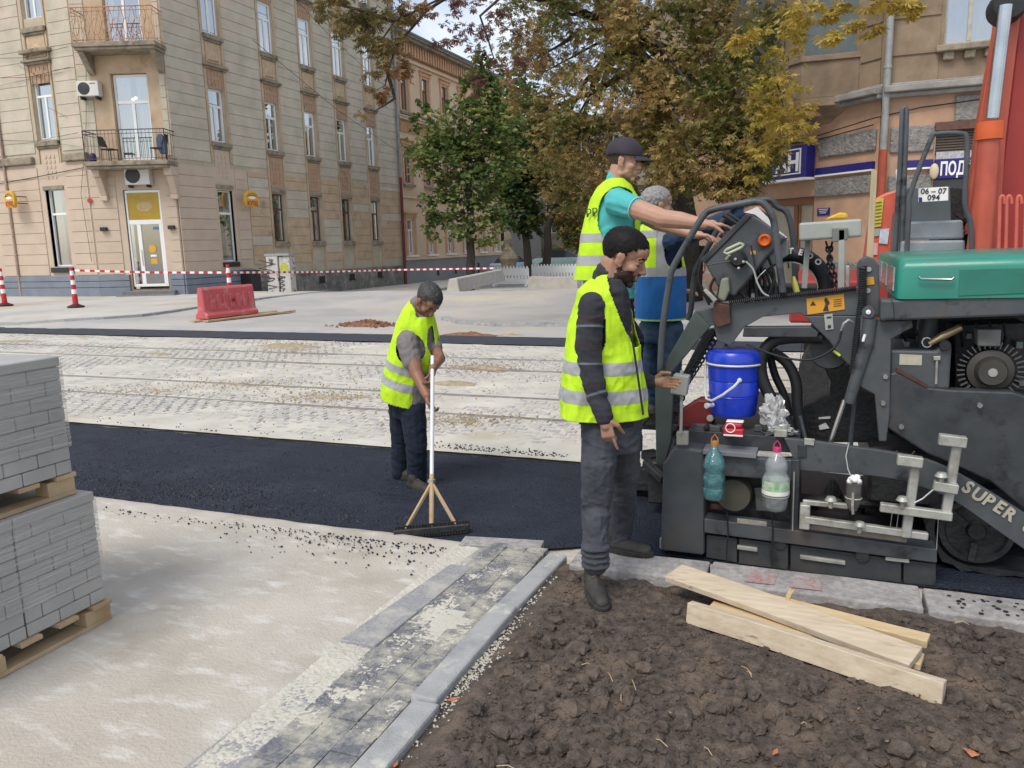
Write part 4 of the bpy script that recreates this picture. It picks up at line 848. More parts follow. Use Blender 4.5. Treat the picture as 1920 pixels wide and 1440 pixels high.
# brown door in the canted corner
dr = MB(); a, b = 5.6, 7.5; F = lambda t0, t1, z0, z1, p=-.12, q=-.04: FF.box(dr, t0, t1, z0, z1, p, q)
F(a, a+.12, -.3, 2.78); F(b-.12, b, -.3, 2.78); F(a+.12, b-.12, 2.58, 2.78); F(b-.8, b-.66, -.3, 2.58); F(b-.62, b-.56, -.3, 2.58)
m_door = mat('brown_door_wood', (.22, .085, .03), .45, var=.2, scale=6, stretch=(6, 6, .5)); dr.build('door', m_door, bE, bevel=.01); dd = bE.children[-1]
mb = MB(); FF.box(mb, a+.12, b-.12, -.3, 2.58, -.10, -.085); mb.build('pane', mat('beige_blind', (.36, .32, .25), .6, var=.12), dd)
mb = MB(); mb.tube([FF.p(b-.9, .9, -.02), FF.p(b-.9, 1.25, .02)], .02); mb.build('handle', m_black, dd)
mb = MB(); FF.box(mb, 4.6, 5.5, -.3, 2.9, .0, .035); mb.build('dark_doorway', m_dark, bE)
# red pillar at the far left end of the sign
mb = MB(); mb.tube([FF.p(4.3, -.3, .35), FF.p(4.3, 3.1, .35)], .07, 10); simple('red_post', mb, mat('red_post_paint', (.40, .03, .045), .5), 'dark red post holding the far end of the blue shop sign', 'post')
mb = MB(); FF.box(mb, 3.9, 5.4, 3.06, 3.18, .1, .5); simple('sign_ledge', mb, m_blue, 'blue canopy edge on the dark red post', 'canopy')
# small blue plate
pl = thing('street_plate', 'small blue plate on the orange wall beside the brown door', 'sign', FF.p(LF-2.1, 1.6, .05)); mb = MB(); FF.box(mb, 7.64, 8.06, 2.27, 2.46, .03, .05); mb.build('plate', m_blue, pl)
mb = MB(); [FF.box(mb, 7.69+.02*i, 8.01-.03*i, 2.42-i*.045, 2.435-i*.045, .05, .053) for i in range(3)]; mb.build('lettering_rows', m_wht, pl)
# bay window on the canted corner
by = MB(); c0, c1 = 4.2, 8.75; pro = .95
ring = lambda z, e=0: [FF.p(c0-e, z, 0), FF.p(c0+.9-e, z, pro+e), FF.p(c1-.9+e, z, pro+e), FF.p(c1+e, z, 0)]
by.loft([ring(5.1), ring(5.95)]); by.loft([ring(5.95, .06), ring(6.08, .06)]); by.loft([ring(4.55, -.7), ring(4.7, -.45), ring(4.85, -.2), ring(4.9, 0), ring(5.1, .0)]); by.loft([ring(8.6), ring(12)])
for t in (c0+.9, (c0+c1)/2-.7, (c0+c1)/2+.6, c1-1.5, c1-1.02): FF.box(by, t, t+.12, 6.08, 8.6, pro-.15, pro)
FF.box(by, c1-1.45, c1-.92, 6.08, 8.6, pro-.3, pro-.02)
by.build('bay_window', m_brown, bE, fix=True, bevel=.01); bw = bE.children[-1]
mb = MB(); FF.box(mb, c0+1.3, c1-1.3, 5.22, 5.82, pro, pro+.03); mb.build('panel', m_brown, bw, bevel=.01)
window(FF, bE, c0+1.02, (c0+c1)/2-.7, 6.1, 8.58, mat('old_cream_frame', (.4, .4, .35)), 'X', -.80, [(0, 1)], .06, light=MATS['grey_net'])
mb = MB(); mb.add([FF.p(c0+.9, 6.1, pro-.1), FF.p(c1-.9, 6.1, pro-.1), FF.p(c1-.9, 8.6, pro-.1), FF.p(c0+.9, 8.6, pro-.1)], [(0, 1, 2, 3)]); mb.add([FF.p(c1-.9, 6.1, pro-.1), FF.p(c1, 6.1, -.1), FF.p(c1, 8.6, -.1), FF.p(c1-.9, 8.6, pro-.1)], [(0, 1, 2, 3)]); mb.build('bay_pane', mat('bay_glass', (.10, .12, .12), .15), bw)
mb = MB(); 
for t in lin(c0+.9, c1-.9, 30): FF.box(mb, t-.04, t+.04, 4.72, 4.82, .3, .78)
mb.build('dentil_row', m_orng, bw)
mb = MB(); FE.box(mb, 0, .14, -.3, 14, -.1, .06); mb.build('corner_strip', m_brown, bE)
o = pipe([Vector((cx+.05, cy-.22, 13)), Vector((cx+.05, cy-.22, 3.7))], .085, mat('pale_zinc', (.30, .31, .30), .5, var=.2, scale=4, metal=.2), 'pale grey drainpipe with red lower length on the corner of the shop building'); m = MB(); m.tube([(cx+.05, cy-.23, 3.7), (cx+.05, cy-.23, -.1)], .095, 10); m.build('red_section', mat('orange_red_pipe', (.35, .07, .035), .6), o, smooth=True)
m = MB(); m.tube([FF.p(LF-5, 4.4, .45), FF.p(LF-2, 4.25, .2), FF.p(LF-.1, 4.45, .15), FE.p(.8, 4.6, .1), FE.p(3.2, 4.75, .1)], .014, 4); m.tube([FF.p(LF-6, 4.35, .45), FF.p(LF-2, 4.15, .2), FF.p(LF-.1, 4.3, .15)], .014, 4); simple('wall_cables', m, m_black, 'black cables slung under the cornice of the shop building', 'cables')
# ================================================================ THE PAVER
m_pg = mat('paver_dark_grey', (.026, .031, .036), .52, scale=7, col2=(.050, .056, .062), bump=.3, bscale=50, dist=.003, dirt=(.075, .062, .055), dscale=2.2, dlo=.54, dhi=.75, detail=8, d2=(.012, .013, .015), d2k=5, d2lo=.56, d2hi=.68)
m_pgl = mat('paver_mid_grey', (.048, .056, .064), .5, scale=6, col2=(.080, .090, .098), bump=.25, bscale=50, dist=.003, dirt=(.095, .078, .066), dscale=2.3, dlo=.55, dhi=.75, detail=8, d2=(.016, .017, .02), d2k=6, d2lo=.57, d2hi=.68)
m_pgg = mat('paver_green_grey', (.055, .075, .068), .5, var=.2, scale=5)
m_blk = mat('black_rubber', (.012, .013, .016), .6, var=.3, scale=20)
m_grease = mat('greasy_black', (.010, .011, .013), .55, scale=14, col2=(.032, .033, .034), bump=.6, bscale=40, dist=.01)
m_teal = mat('teal_hood', (.010, .215, .155), .42, var=.12, scale=2.5, coat=.2, dirt=(.05, .17, .14), dscale=3.5, dlo=.5, dhi=.75, d2=(.09, .11, .10), d2k=7, d2lo=.60, d2hi=.74)
m_galv = mat('galvanised', (.33, .34, .31), .5, scale=10, col2=(.50, .50, .46), metal=.35, dirt=(.20, .185, .15), dscale=7, dlo=.48, dhi=.7)
m_steel = mat('bright_steel', (.55, .55, .56), .25, var=.08, metal=.9)
m_orange = mat('orange_lens', (.62, .12, .015), .3, var=.1)
m_stk = mat('warning_orange', (.60, .28, .02), .5, var=.08)
m_rust = mat('reddish_grime', (.07, .028, .022), .7, var=.4, scale=15)
m_cab = mat('painted_grey_box', (.34, .36, .33), .55, var=.12, scale=5)
PV = thing('asphalt_paver', 'dark grey asphalt paver with teal hood and long screed working beside the kerb', 'paver', S(1500, 1070, 4.9)+Vector((0, 0, -.0)))
PV.location.z = 0; ORG[PV.name] = Vector(PV.location)
def sl(name, px, n, th, m, bevel=.006, par=None, **k):
    mb = MB(); mb.prism([S(x, y, n) for x, y in px], (0, th, 0)); return mb.build(name, m, par or PV, bevel=bevel, seg=2, **k)
def tb(name, px, n, r, m, par=None, seg=8, ns=None, **k):
    mb = MB(); mb.tube([S(x, y, n if ns is None else ns[i]) for i, (x, y) in enumerate(px)], r, seg); return mb.build(name, m, par or PV, smooth=True, **k)
def arc(px, k=6):      # smooth a pixel polyline (Catmull-Rom)
    out = []; P_ = [px[0]]+list(px)+[px[-1]]
    for i in range(1, len(P_)-2):
        for j in range(k):
            t = j/k; a, b, c, d = P_[i-1:i+3]; out.append(tuple(.5*((2*b[q])+(-a[q]+c[q])*t+(2*a[q]-5*b[q]+4*c[q]-d[q])*t*t+(-a[q]+3*b[q]-3*c[q]+d[q])*t**3) for q in range(len(a))))
    out.append(tuple(px[-1])); return out
# tractor: inner body, hood
mb = MB(); mb.box(.40, 3.2, 4.98, 5.7, .35, 1.44); mb.build('inner_body', m_grease, PV, bevel=.02)
mb = MB(); mb.box(.28, 3.2, 4.62, 5.95, .30, .62); mb.build('chassis', m_grease, PV, bevel=.02)
h0, hz1 = .372, 1.448
prof = lambda u, z0, z1, i=0: [(u, 4.35+i, z0), (u, 4.35+i, z1-.05), (u, 4.36+i, z1-.02), (u, 4.40+i, z1), (u, 5.95-i, z1), (u, 6.0-i, z1-.05), (u, 6.0-i, z0)]
mb = MB(); mb.loft([prof(.345, 1.452, 1.60, .02), prof(.356, 1.449, 1.635, .005), prof(.38, 1.448, 1.648), prof(1.2, 1.462, 1.660), prof(2.6, 1.49, 1.69), prof(3.2, 1.5, 1.66)]); hood = mb.build('hood', m_teal, PV, smooth=True, fix=True, angle=50)
tb('hood_handle', [(1722, 519), (1727, 523), (1784, 524), (1789, 520)], 4.325, .006, m_steel, hood)
mb = MB()
for a in (4.5, 5.0, 5.45): mb.box(.338, .35, a, a+.36, 1.48, 1.60)
mb.build('hood_reflection', mat('window_reflection_pale', (.3, .4, .42), .15, var=.5, scale=20), hood, split=True)  # pale glossy panes stand in for window reflections on the hood's end face
sl('recess_panel', [(1800, 505), (1928, 502), (1928, 550), (1797, 555)], 4.345, .01, mat('teal_darker', (.02, .17, .125), .5, var=.15, scale=6), bevel=.002, par=hood)  # side panel in a slightly darker teal than the hood
sl('upper_beam', [(1650, 563), (1930, 553), (1930, 592), (1650, 602)], 4.36, .12, m_pgl, bevel=.012)
sl('corner_knuckle', [(1650, 560), (1675, 562), (1678, 600), (1650, 603)], 4.335, .1, m_pgl, bevel=.015)
sl('upright_plate', [(1650, 602), (1710, 600), (1712, 614), (1671, 636), (1668, 780), (1662, 828), (1648, 828), (1640, 740), (1612, 725), (1612, 590), (1640, 590)], 4.40, .05, m_pgl)
mb = MB()
for x, y in ((1660, 706), (1656, 756), (1690, 800), (1837, 760)): mb.lathe(S(x, y, 4.40), [(.001, .012), (.012, .012), (.016, 0)], 8, axis=(0, -1, 0), cap=False)
mb.build('bolt', m_steel, PV, split=True)
# side skin with engine opening
sl('fuel_tank_panel', [(1668, 656), (1755, 658), (1768, 648), (1785, 648), (1780, 730), (1668, 728)], 4.44, .5, m_pgl, bevel=.012)
sl('side_skirt', [(1668, 700), (1682, 697), (1742, 727), (1782, 731), (1900, 735), (1930, 745), (1930, 965), (1860, 905), (1790, 872), (1740, 852), (1690, 820), (1660, 800)], 4.42, .08, m_pg, bevel=.01)
sl('skirt_trim', [(1682, 690), (1740, 722), (1738, 728), (1680, 697)], 4.415, .03, m_rust, bevel=.002)
sl('type_plate', [(1687, 664), (1729, 666), (1728, 685), (1686, 684)], 4.436, .004, mat('cream_plate', (.42, .40, .31), .5, var=.15, scale=25), bevel=.0)
tb('level_gauge', [(1757, 670), (1755, 720)], 4.43, .006, m_galv); sl('gauge_knob', [(1750, 668), (1764, 668), (1763, 676), (1751, 676)], 4.42, .015, m_galv, bevel=.003)
mb = MB(); mb.lathe(S(1772, 648, 4.43), [(.001, .012), (.024, .012), (.028, 0)], 14, axis=(0, -1, 0), cap=False); mb.build('filler_cap', m_blk, PV)
c = S(1858, 696, 4.50)
mb = MB(); mb.lathe(c, [(.001, .05), (.062, .05), (.07, .03), (.075, 0), (.105, -.01), (.11, -.1)], 28, axis=(0, -1, 0), cap=False); eng = mb.build('engine_fan', mat('engine_brown', (.05, .046, .04), .5, var=.2), PV, smooth=True)
mb = MB(); mb.lathe(c-Vector((0, .05, 0)), [(.001, .006), (.02, .006), (.022, 0)], 14, axis=(0, -1, 0), cap=False); mb.build('hub', m_galv, eng)
mb = MB()
for i in range(34):
    a = 2*pi*i/34; mb.bar(c+Vector((.115*cos(a), .02, .115*sin(a))), c+Vector((.15*cos(a), .02, .15*sin(a))), .006, .03, up=(0, 1, 0))
mb.build('fan_blade', mat('blade_grey', (.12, .12, .12), .5, metal=.4), eng, split=True)
sl('exhaust_box', [(1833, 618), (1878, 618), (1876, 650), (1833, 649)], 4.48, .12, mat('worn_box_grey', (.13, .135, .13), .6, var=.3, scale=12)); 
sl('engine_block', [(1790, 610), (1925, 605), (1925, 733), (1790, 730)], 4.74, .3, m_grease)
mb = MB(); mb.tube([S(1742, 645, 4.47), S(1768, 630, 4.47), S(1800, 614, 4.5)], [.013, .022, .02], 10); mb.build('exhaust_pipe', mat('brassy_pipe', (.33, .25, .15), .35, metal=.6), PV, smooth=True)
mb = MB(); mb.tube([S(1738+9*cos(a), 642+9*sin(a), 4.46) for a in lin(.5, 5.5, 12)], .004, 5); mb.build('hose_clip', m_steel, PV)
mb = MB(); mb.lathe(S(1738, 628, 4.6), [(.001, .10), (.045, .10), (.05, .05), (.05, -.1)], 16, axis=(0, -.2, 1), cap=False); mb.build('air_filter', m_pg, PV, smooth=True)
mb = MB()
for k in range(8): mb.tube([S(1700+k*26, 606, 4.62), S(1690+k*28, 625+6*sin(k*3), 4.58), S(1705+k*25, 650, 4.66)], .007, 5)
mb.build('engine_hose', m_blk, PV, split=True)
mb = MB(); 
for x, y, w_ in ((1695, 640, 10), (1812, 625, 9), (1905, 640, 12), (1812, 710, 10), (1910, 712, 10)): mb.box(*[q for q in (S(x, y, 4.6).x, S(x+w_, y, 4.6).x, 4.58, 4.7, S(x, y+w_, 4.6).z, S(x, y, 4.6).z)])
mb.build('engine_fitting', mat('fitting_green', (.10, .13, .11), .5, var=.4), PV, split=True)
# tow arm with window
sl('tow_arm', [(1303, 583), (1368, 573), (1500, 555), (1618, 536), (1618, 592), (1508, 592), (1500, 587), (1430, 594), (1395, 614), (1370, 648), (1345, 640), (1338, 610), (1330, 612)], 4.46, .05, m_pgl, bevel=.004)
sl('arm_lower_bar', [(1395, 613), (1408, 613), (1520, 612), (1535, 624), (1532, 633), (1400, 632), (1392, 632)], 4.45, .06, m_pg)
sl('arm_gusset', [(1508, 592), (1618, 592), (1618, 672), (1598, 690), (1575, 668), (1555, 640), (1528, 614)], 4.462, .046, m_pgl)
sl('arm_leg', [(1303, 583), (1332, 612), (1258, 700), (1262, 735), (1258, 830), (1246, 872), (1230, 872), (1228, 720), (1234, 702)], 4.44, .05, m_pgg)
sl('arm_leg_brace', [(1322, 618), (1350, 612), (1290, 720), (1272, 760), (1262, 735)], 4.60, .03, m_grease)
mb = MB()
for i in range(16): p = S(1345-i*5.2, 625+i*8.2, 4.52); mb.tube([p+Vector((.02*cos(a), 0, .02*sin(a))) for a in lin(0, 2*pi, 7)[:-1]], .006, 4, closed=True)
mb.build('spindle_thread', m_blk, PV, kind='stuff')
sl('grimy_clamp', [(1338, 568), (1368, 572), (1370, 607), (1345, 615), (1336, 602)], 4.42, .1, m_rust)
def spiral(px, n, R_, turns, r, name, m):
    pts = [S(x, y, n) for x, y in px]; Ls = [0]
    for a, b in zip(pts, pts[1:]): Ls.append(Ls[-1]+(b-a).length)
    out = []
    for i in range(turns*8+1):
        d = Ls[-1]*i/(turns*8); j = max(k for k in range(len(Ls)) if Ls[k] <= d+1e-9); j = min(j, len(pts)-2); t = (d-Ls[j])/(Ls[j+1]-Ls[j]); p = pts[j].lerp(pts[j+1], t); dd, e1, e2 = basis(pts[j+1]-pts[j], (0, 1, 0)); a = i*pi/4; out.append(p+(e1*cos(a)+e2*sin(a))*R_)
    mb = MB(); mb.tube(out, r, 5); return mb.build(name, m, PV, smooth=True)
spiral([(1367, 568), (1460, 556), (1560, 546), (1605, 540)], 4.44, .011, 60, .004, 'spiral_guard', m_blk)
spiral([(1618, 500), (1617, 560), (1607, 640), (1600, 700)], 4.42, .016, 46, .006, 'spiral_guard', m_blk)
# warning stickers
o = sl('warning_sticker', [(1512, 560), (1582, 551), (1584, 580), (1514, 590)], 4.455, .004, m_stk, bevel=0)
P_ = lambda x, y: S(x, y, 4.452)
mb = MB(); mb.prism([P_(1543, 583), P_(1548, 570), P_(1545, 563), P_(1549, 557), P_(1553, 563), P_(1556, 568), P_(1552, 573), P_(1554, 583)], (0, .002, 0)); mb.prism([P_(1519, 573), P_(1524, 564), P_(1530, 572)], (0, .002, 0))
for i in range(4): mb.prism([P_(1563, 562+i*4), P_(1578, 560+i*4), P_(1578, 561+i*4), P_(1563, 563+i*4)], (0, .002, 0))
mb.build('pictogram', mat('sticker_black', (.03, .02, .02), .6), o)
o = sl('small_sticker', [(1545, 590), (1561, 588), (1563, 617), (1548, 619)], 4.455, .004, m_cab, bevel=0)
mb = MB(); mb.prism([P_(1552, 610), P_(1558, 609), P_(1558, 615), P_(1552, 616)], (0, .002, 0)); mb.prism([P_(1550, 594), P_(1559, 593), P_(1559, 596), P_(1550, 597)], (0, .002, 0)); mb.build('pictogram', MATS['sticker_black'], o)
# mount column, cylinder
sl('mount_column', [(1607, 500), (1612, 488), (1624, 480), (1638, 484), (1648, 498), (1650, 590), (1640, 600), (1640, 735), (1612, 728), (1612, 690)], 4.47, .08, m_pgl)
mb = MB()
for x, y, r_, m_ in ((1629, 505, .012, 0), (1627, 545, .013, 0)): mb.lathe(S(x, y, 4.47), [(.001, .01), (r_, .01), (r_*1.1, 0)], 12, axis=(0, -1, 0), cap=False)
mb.build('pin', m_galv, PV, split=True); sl('orange_tag', [(1622, 520), (1638, 519), (1640, 533), (1624, 535)], 4.465, .004, m_stk, bevel=0)
mb = MB(); mb.lathe(S(1628, 585, 4.40), [(.012, .02), (.03, .02), (.033, -.03)], 18, axis=(0, -1, 0)); mb.build('pivot_ring', m_pgl, PV, smooth=True); mb = MB(); mb.lathe(S(1628, 585, 4.378), [(.001, .012), (.011, .01), (.012, 0)], 12, axis=(0, -1, 0), cap=False); mb.build('pivot_pin', m_wht, PV)
mb = MB(); mb.tube([S(1632, 598, 4.40), S(1626, 640, 4.40), S(1592, 755, 4.40)], [.034, .034, .028], 16); mb.build('cylinder_barrel', m_pgl, PV, smooth=True)
tb('cylinder_barrel_label', [(1622, 627), (1618, 640)], 4.365, .007, m_wht); tb('cylinder_rod', [(1584, 750), (1556, 832)], 4.40, .012, m_steel); tb('thin_rod', [(1603, 740), (1592, 860)], 4.46, .014, m_pg)
mb = MB(); mb.tube([S(1599, 603, 4.38), S(1590, 600, 4.36), S(1582, 606, 4.35), S(1578, 620, 4.36)], .008, 8); mb.build('hose_elbow', m_steel, PV, smooth=True)
tb('hydraulic_hose', arc([(1578, 620), (1570, 645), (1545, 665), (1510, 675), (1460, 668), (1400, 645)]), 4.40, .006, m_blk)
mb = MB(); mb.lathe(S(1556, 655, 4.6), [(.001, .03), (.10, .03), (.11, 0), (.11, -.1), (.001, -.1)], 24, axis=(0, -1, 0)); mb.build('round_housing', m_pg, PV, smooth=True)
sl('inner_bracket', [(1545, 690), (1560, 668), (1600, 690), (1612, 730), (1648, 745), (1650, 830), (1500, 830), (1508, 760), (1538, 745), (1555, 742), (1557, 715)], 4.85, .3, m_grease, bevel=.01)
sl('inner_white_plate', [(1535, 799), (1548, 793), (1555, 803), (1537, 806)], 4.84, .01, m_wht, bevel=0); sl('inner_white_plate', [(1535, 783), (1557, 781), (1557, 785), (1535, 786)], 4.84, .01, m_wht, bevel=0)  # two small white plates on the dark inner bracket
tb('yellow_tag', [(1563, 658), (1575, 667)], 4.42, .007, mat('lime_tag', (.5, .6, .05), .5))
# big black hoses
for px, r_, n_ in (([(1542, 633), (1480, 633), (1447, 642), (1428, 670), (1428, 705), (1445, 745), (1475, 790), (1488, 840)], .034, 4.52), ([(1448, 660), (1475, 680), (1492, 715), (1495, 760), (1500, 800), (1510, 838)], .030, 4.62), ([(1440, 650), (1452, 700), (1470, 740), (1480, 780)], .022, 4.7)):
    tb('heavy_hose', arc(px), n_, r_, m_blk, seg=12)
tb('hanging_wire', [(1504, 640), (1500, 680), (1497, 700)], 4.5, .002, m_rust)
# rails and console
tb('guard_rail', arc([(1238, 698), (1242, 620), (1255, 530), (1262, 502), (1288, 455), (1318, 406), (1336, 393), (1380, 384), (1418, 378), (1436, 386), (1450, 412), (1458, 470), (1468, 548)]), 4.42, .0185, m_pgl, seg=12)
tb('guard_rail', arc([(1290, 600), (1296, 575), (1303, 512), (1318, 480), (1358, 410), (1382, 384), (1440, 374), (1458, 388), (1476, 400), (1486, 440), (1490, 500), (1492, 552)]), 5.35, .019, m_pg, seg=12)
console = sl('control_console', [(1408, 404), (1472, 446), (1440, 480), (1378, 556), (1352, 550), (1320, 492)], 4.50, .42, m_pgl, bevel=.012)
sl('console_front', [(1400, 400), (1410, 404), (1322, 494), (1312, 488)], 4.49, .46, m_pg, par=console)
mb = MB(); c = S(1434, 451, 4.5)-Vector((0, .0, 0)); mb.lathe(c, [(.001, .012), (.012, .012), (.017, .018), (.026, .026), (.034, .014), (.036, 0)], 24, axis=(0, -1, 0), cap=False); mb.build('orange_lamp', m_orange, console, smooth=True)
mb = MB()
for a, b in (((1362, 468), (1388, 456)), ((1364, 476), (1390, 464))): mb.tube([S(*a, 4.46), S(*b, 4.46)], .008, 8)
mb.tube([S(1362, 468, 4.46), S(1358, 473, 4.46), S(1364, 476, 4.46)], .008, 8); mb.tube([S(1388, 456, 4.46), S(1394, 459, 4.46), S(1390, 464, 4.46)], .008, 8); mb.tube([S(1368, 478, 4.46), S(1362, 486, 4.48)], .008, 8); mb.build('oval_handle', mat('pale_green_plastic', (.42, .46, .33), .5), console, smooth=True)
mb = MB(); mb.lathe(S(1384, 487, 4.45), [(.001, .03), (.028, .03), (.042, .01), (.045, -.04)], 16, axis=(0, -1, 0), cap=False); mb.build('drive_motor', m_blk, console, smooth=True)
for x, y in ((1379, 486), (1394, 491), (1385, 503)): mb = MB(); mb.ball(S(x, y, 4.41), .008); mb.build('bolt', m_galv, console)
tb('rod', [(1326, 497), (1372, 489)], 4.44, .004, m_pg, par=console); tb('cable', arc([(1398, 490), (1412, 505), (1420, 530), (1430, 548), (1442, 556)]), 4.44, .005, m_cab, par=console)
tb('cable', [(1408, 460), (1416, 500)], 4.47, .004, m_blk, par=console); tb('cable', arc([(1436, 506), (1422, 520), (1418, 530)]), 4.47, .004, m_steel, par=console)
sl('decal', [(1407, 470), (1417, 470), (1417, 477), (1407, 477)], 4.497, .003, m_stk, bevel=0, par=console)
mb = MB(); 
for (a, b, n_) in (((1356, 403), (1386, 422), 4.55), ((1364, 400), (1392, 418), 4.7), ((1358, 428), (1375, 440), 4.6), ((1350, 440), (1364, 452), 4.75), ((1338, 462), (1352, 470), 4.6)): mb.tube([S(*a, n_), S(*b, n_)], [.013, .008], 8)
mb.build('lever', m_blk, console, smooth=True, split=True); mb = MB(); mb.box(*[q for q in (S(1370, 440, 4.6).x-.03, S(1370, 440, 4.6).x+.03, 4.55, 4.66, S(1370, 440, 4.6).z-.03, S(1370, 440, 4.6).z+.02)]); mb.build('switch_box', m_blk, console, bevel=.01)
for px, n_ in (([(1395, 398), (1415, 402), (1452, 430), (1440, 408), (1420, 388)], 4.75), ([(1455, 428), (1476, 445), (1468, 448), (1448, 440)], 4.7)): sl('paper_sheet', px, n_, .006, mat('paper_white', (.62, .62, .62), .7), bevel=0, par=console)
sl('console_back_box', [(1445, 450), (1478, 448), (1478, 478), (1430, 510), (1420, 500)], 4.85, .1, m_cab, par=console); 
sl('console_foot', [(1352, 515), (1395, 535), (1400, 560), (1340, 568)], 4.56, .35, m_grease); sl('beige_cover', [(1352, 522), (1366, 520), (1368, 545), (1358, 567), (1345, 560)], 4.45, .05, mat('olive_grey', (.20, .22, .16), .6), bevel=.012)
tb('headlamp', [(1322, 548), (1338, 563)], 4.42, .022, m_blk, seg=12); sl('headlamp_glass', [(1318, 545), (1324, 541), (1345, 562), (1338, 567)], 4.39, .02, m_galv, bevel=.004)
for k, px in enumerate([[(1340, 520), (1332, 540), (1342, 560)], [(1375, 540), (1400, 560), (1395, 575)], [(1440, 480), (1452, 520), (1440, 556)], [(1320, 480), (1310, 520), (1330, 572)]]): tb('control_hose', arc(px), 4.5+.05*k, .008, m_blk)
for k in range(9): tb('control_hose', arc([(1385+k*7, 500+5*sin(k)), (1380+k*9, 530), (1376+k*10+4*sin(k*2), 566)]), 4.62+.03*(k % 4), .008 if k % 2 else .011, m_grease)
# operator seat: round black shell with white lettering
c = S(1478, 545, 5.0)
mb = MB(); pts = [c+Vector((.21*cos(a), 0, .215*sin(a)+.0)) for a in lin(.05, pi*.98, 18)]; mb.tube(pts, .045, 12); st_o = mb.build('seat_shell', m_blk, PV, smooth=True)
mb = MB(); mb.tube([c+Vector((.165*cos(a), -.05, .17*sin(a))) for a in lin(.1, pi*.93, 18)], .004, 5); mb.build('piping', m_galv, st_o)
for i, ch in enumerate('TEDO'):
    a = radians(88-i*14); p = c+Vector((.215*cos(a), -.055, .22*sin(a))); text(ch, 'lettering', m_wht, st_o, frame_mtx(p, Vector((sin(a), 0, -cos(a))), Vector((cos(a), 0, sin(a)))), .045, .002, 'CENTER', bold=.002)
mb = MB(); mb.tube([S(1488, 518, 4.8), S(1490, 530, 4.8), S(1494, 548, 4.8)], [.006, .016, .018], 10); mb.build('yellow_grip', mat('lemon', (.62, .60, .12), .4), PV, smooth=True)
sl('seat_base', [(1420, 535), (1530, 540), (1532, 556), (1420, 560)], 5.0, .4, m_grease)
# grey junction box on posts, chains
bx = sl('junction_box', [(1498, 418), (1616, 410), (1616, 444), (1498, 452)], 4.75, .22, m_cab, bevel=.012)
sl('clamp_plate', [(1560, 427), (1590, 427), (1590, 450), (1560, 455)], 4.72, .04, mat('clamp_grey', (.15, .165, .15), .6), par=bx); 
mb = MB(); p = S(1578, 430, 4.74); q = S(1577, 545, 4.74); mb.bar(p, q, .034, .04, up=(0, 1, 0)); mb.build('box_post', m_cab, PV, bevel=.004); mb = MB(); mb.bar(S(1515, 450, 4.9), S(1508, 540, 4.9), .03, .03, up=(0, 1, 0)); mb.build('box_post', m_cab, PV)
def chain(px, n_, name='chain', m=m_blk, r=.006, L=.028):
    pts = [S(x, y, n_) for x, y in px]; mb = MB(); tot = 0; k = 0
    for a, b in zip(pts, pts[1:]):
        d = b-a; N_ = max(1, int(d.length/(L*.8)))
        for i in range(N_):
            c_ = a+d*((i+.5)/N_); dn, e1, e2 = basis(d, (0, 1, 0)); e = e1 if k % 2 else e2; k += 1
            mb.tube([c_+dn*(L*.62*cos(t))+e*(L*.34*sin(t)) for t in lin(0, 2*pi, 8)[:-1]], r, 5, closed=True)
    return mb.build(name, m, PV, smooth=True, kind='stuff')
chain([(1549, 455), (1556, 480), (1566, 520), (1572, 545)], 4.8); chain([(1560, 455), (1552, 495), (1560, 530)], 4.86); chain([(1283, 735), (1272, 780), (1268, 850)], 4.6); chain([(1365, 615), (1362, 640), (1358, 670)], 5.2, r=.009, L=.04)
sl('upright_steel', [(1585, 498), (1594, 498), (1594, 545), (1586, 545)], 4.6, .03, m_galv)
mb = MB(); mb.loft([[S(x, y, n_) for x, y in ((1546, 412), (1590, 411), (1590, 400), (1575, 398), (1560, 404))] for n_ in (4.8, 4.95)]); mb.build('yellow_cover', mat('amber_yellow', (.60, .36, .03), .5), bx, bevel=.01, fix=True)
# screed
sl('screed_end_box', [(1264, 838), (1320, 843), (1320, 1042), (1238, 1032), (1243, 870)], 4.25, .40, m_pgl, bevel=.015)
sl('screed_top_ledge', [(1318, 843), (1418, 851), (1418, 860), (1318, 852)], 4.24, .14, mat('ledge_pale_grey', (.17, .18, .2), .45, var=.2), bevel=.003)  # top ledge in a paler grey than the plates around it
sl('screed_upper_plate', [(1320, 853), (1486, 863), (1486, 902), (1320, 890)], 4.28, .05, m_pgl)
sl('screed_inner', [(1320, 890), (1500, 880), (1500, 1000), (1320, 985)], 4.42, .3, m_grease)
sl('screed_deck', [(1290, 806), (1500, 822), (1500, 850), (1290, 838)], 4.38, 1.3, m_pg)
sl('screed_post', [(1484, 862), (1500, 862), (1496, 1004), (1482, 1002)], 4.27, .08, m_pg); tb('bright_post_edge', [(1489, 885), (1486, 995)], 4.25, .004, m_galv)  # bright edge of the dark post is put in as a thin pale rod
mb = MB(); mb.lathe(S(1376, 926, 4.36), [(.001, .03), (.09, .03), (.1, 0), (.1, -.05)], 26, axis=(0, -1, 0), cap=False); mb.build('round_cover', mat('olive_disc', (.07, .07, .05), .55, var=.3), PV, smooth=True)
sl('inner_bracket_light', [(1414, 915), (1440, 915), (1448, 960), (1418, 958)], 4.36, .04, m_pgl); sl('rust_fitting', [(1332, 945), (1365, 948), (1362, 958), (1330, 955)], 4.37, .05, m_rust)
sl('screed_beam', [(1320, 972), (1757, 1030), (1757, 1056), (1320, 999)], 4.25, .12, m_pgl, bevel=.006)
sl('beam_label', [(1382, 972), (1438, 979), (1438, 988), (1382, 981)], 4.245, .01, mat('dirty_plate', (.25, .23, .2), .6, var=.3, scale=20), bevel=.002)
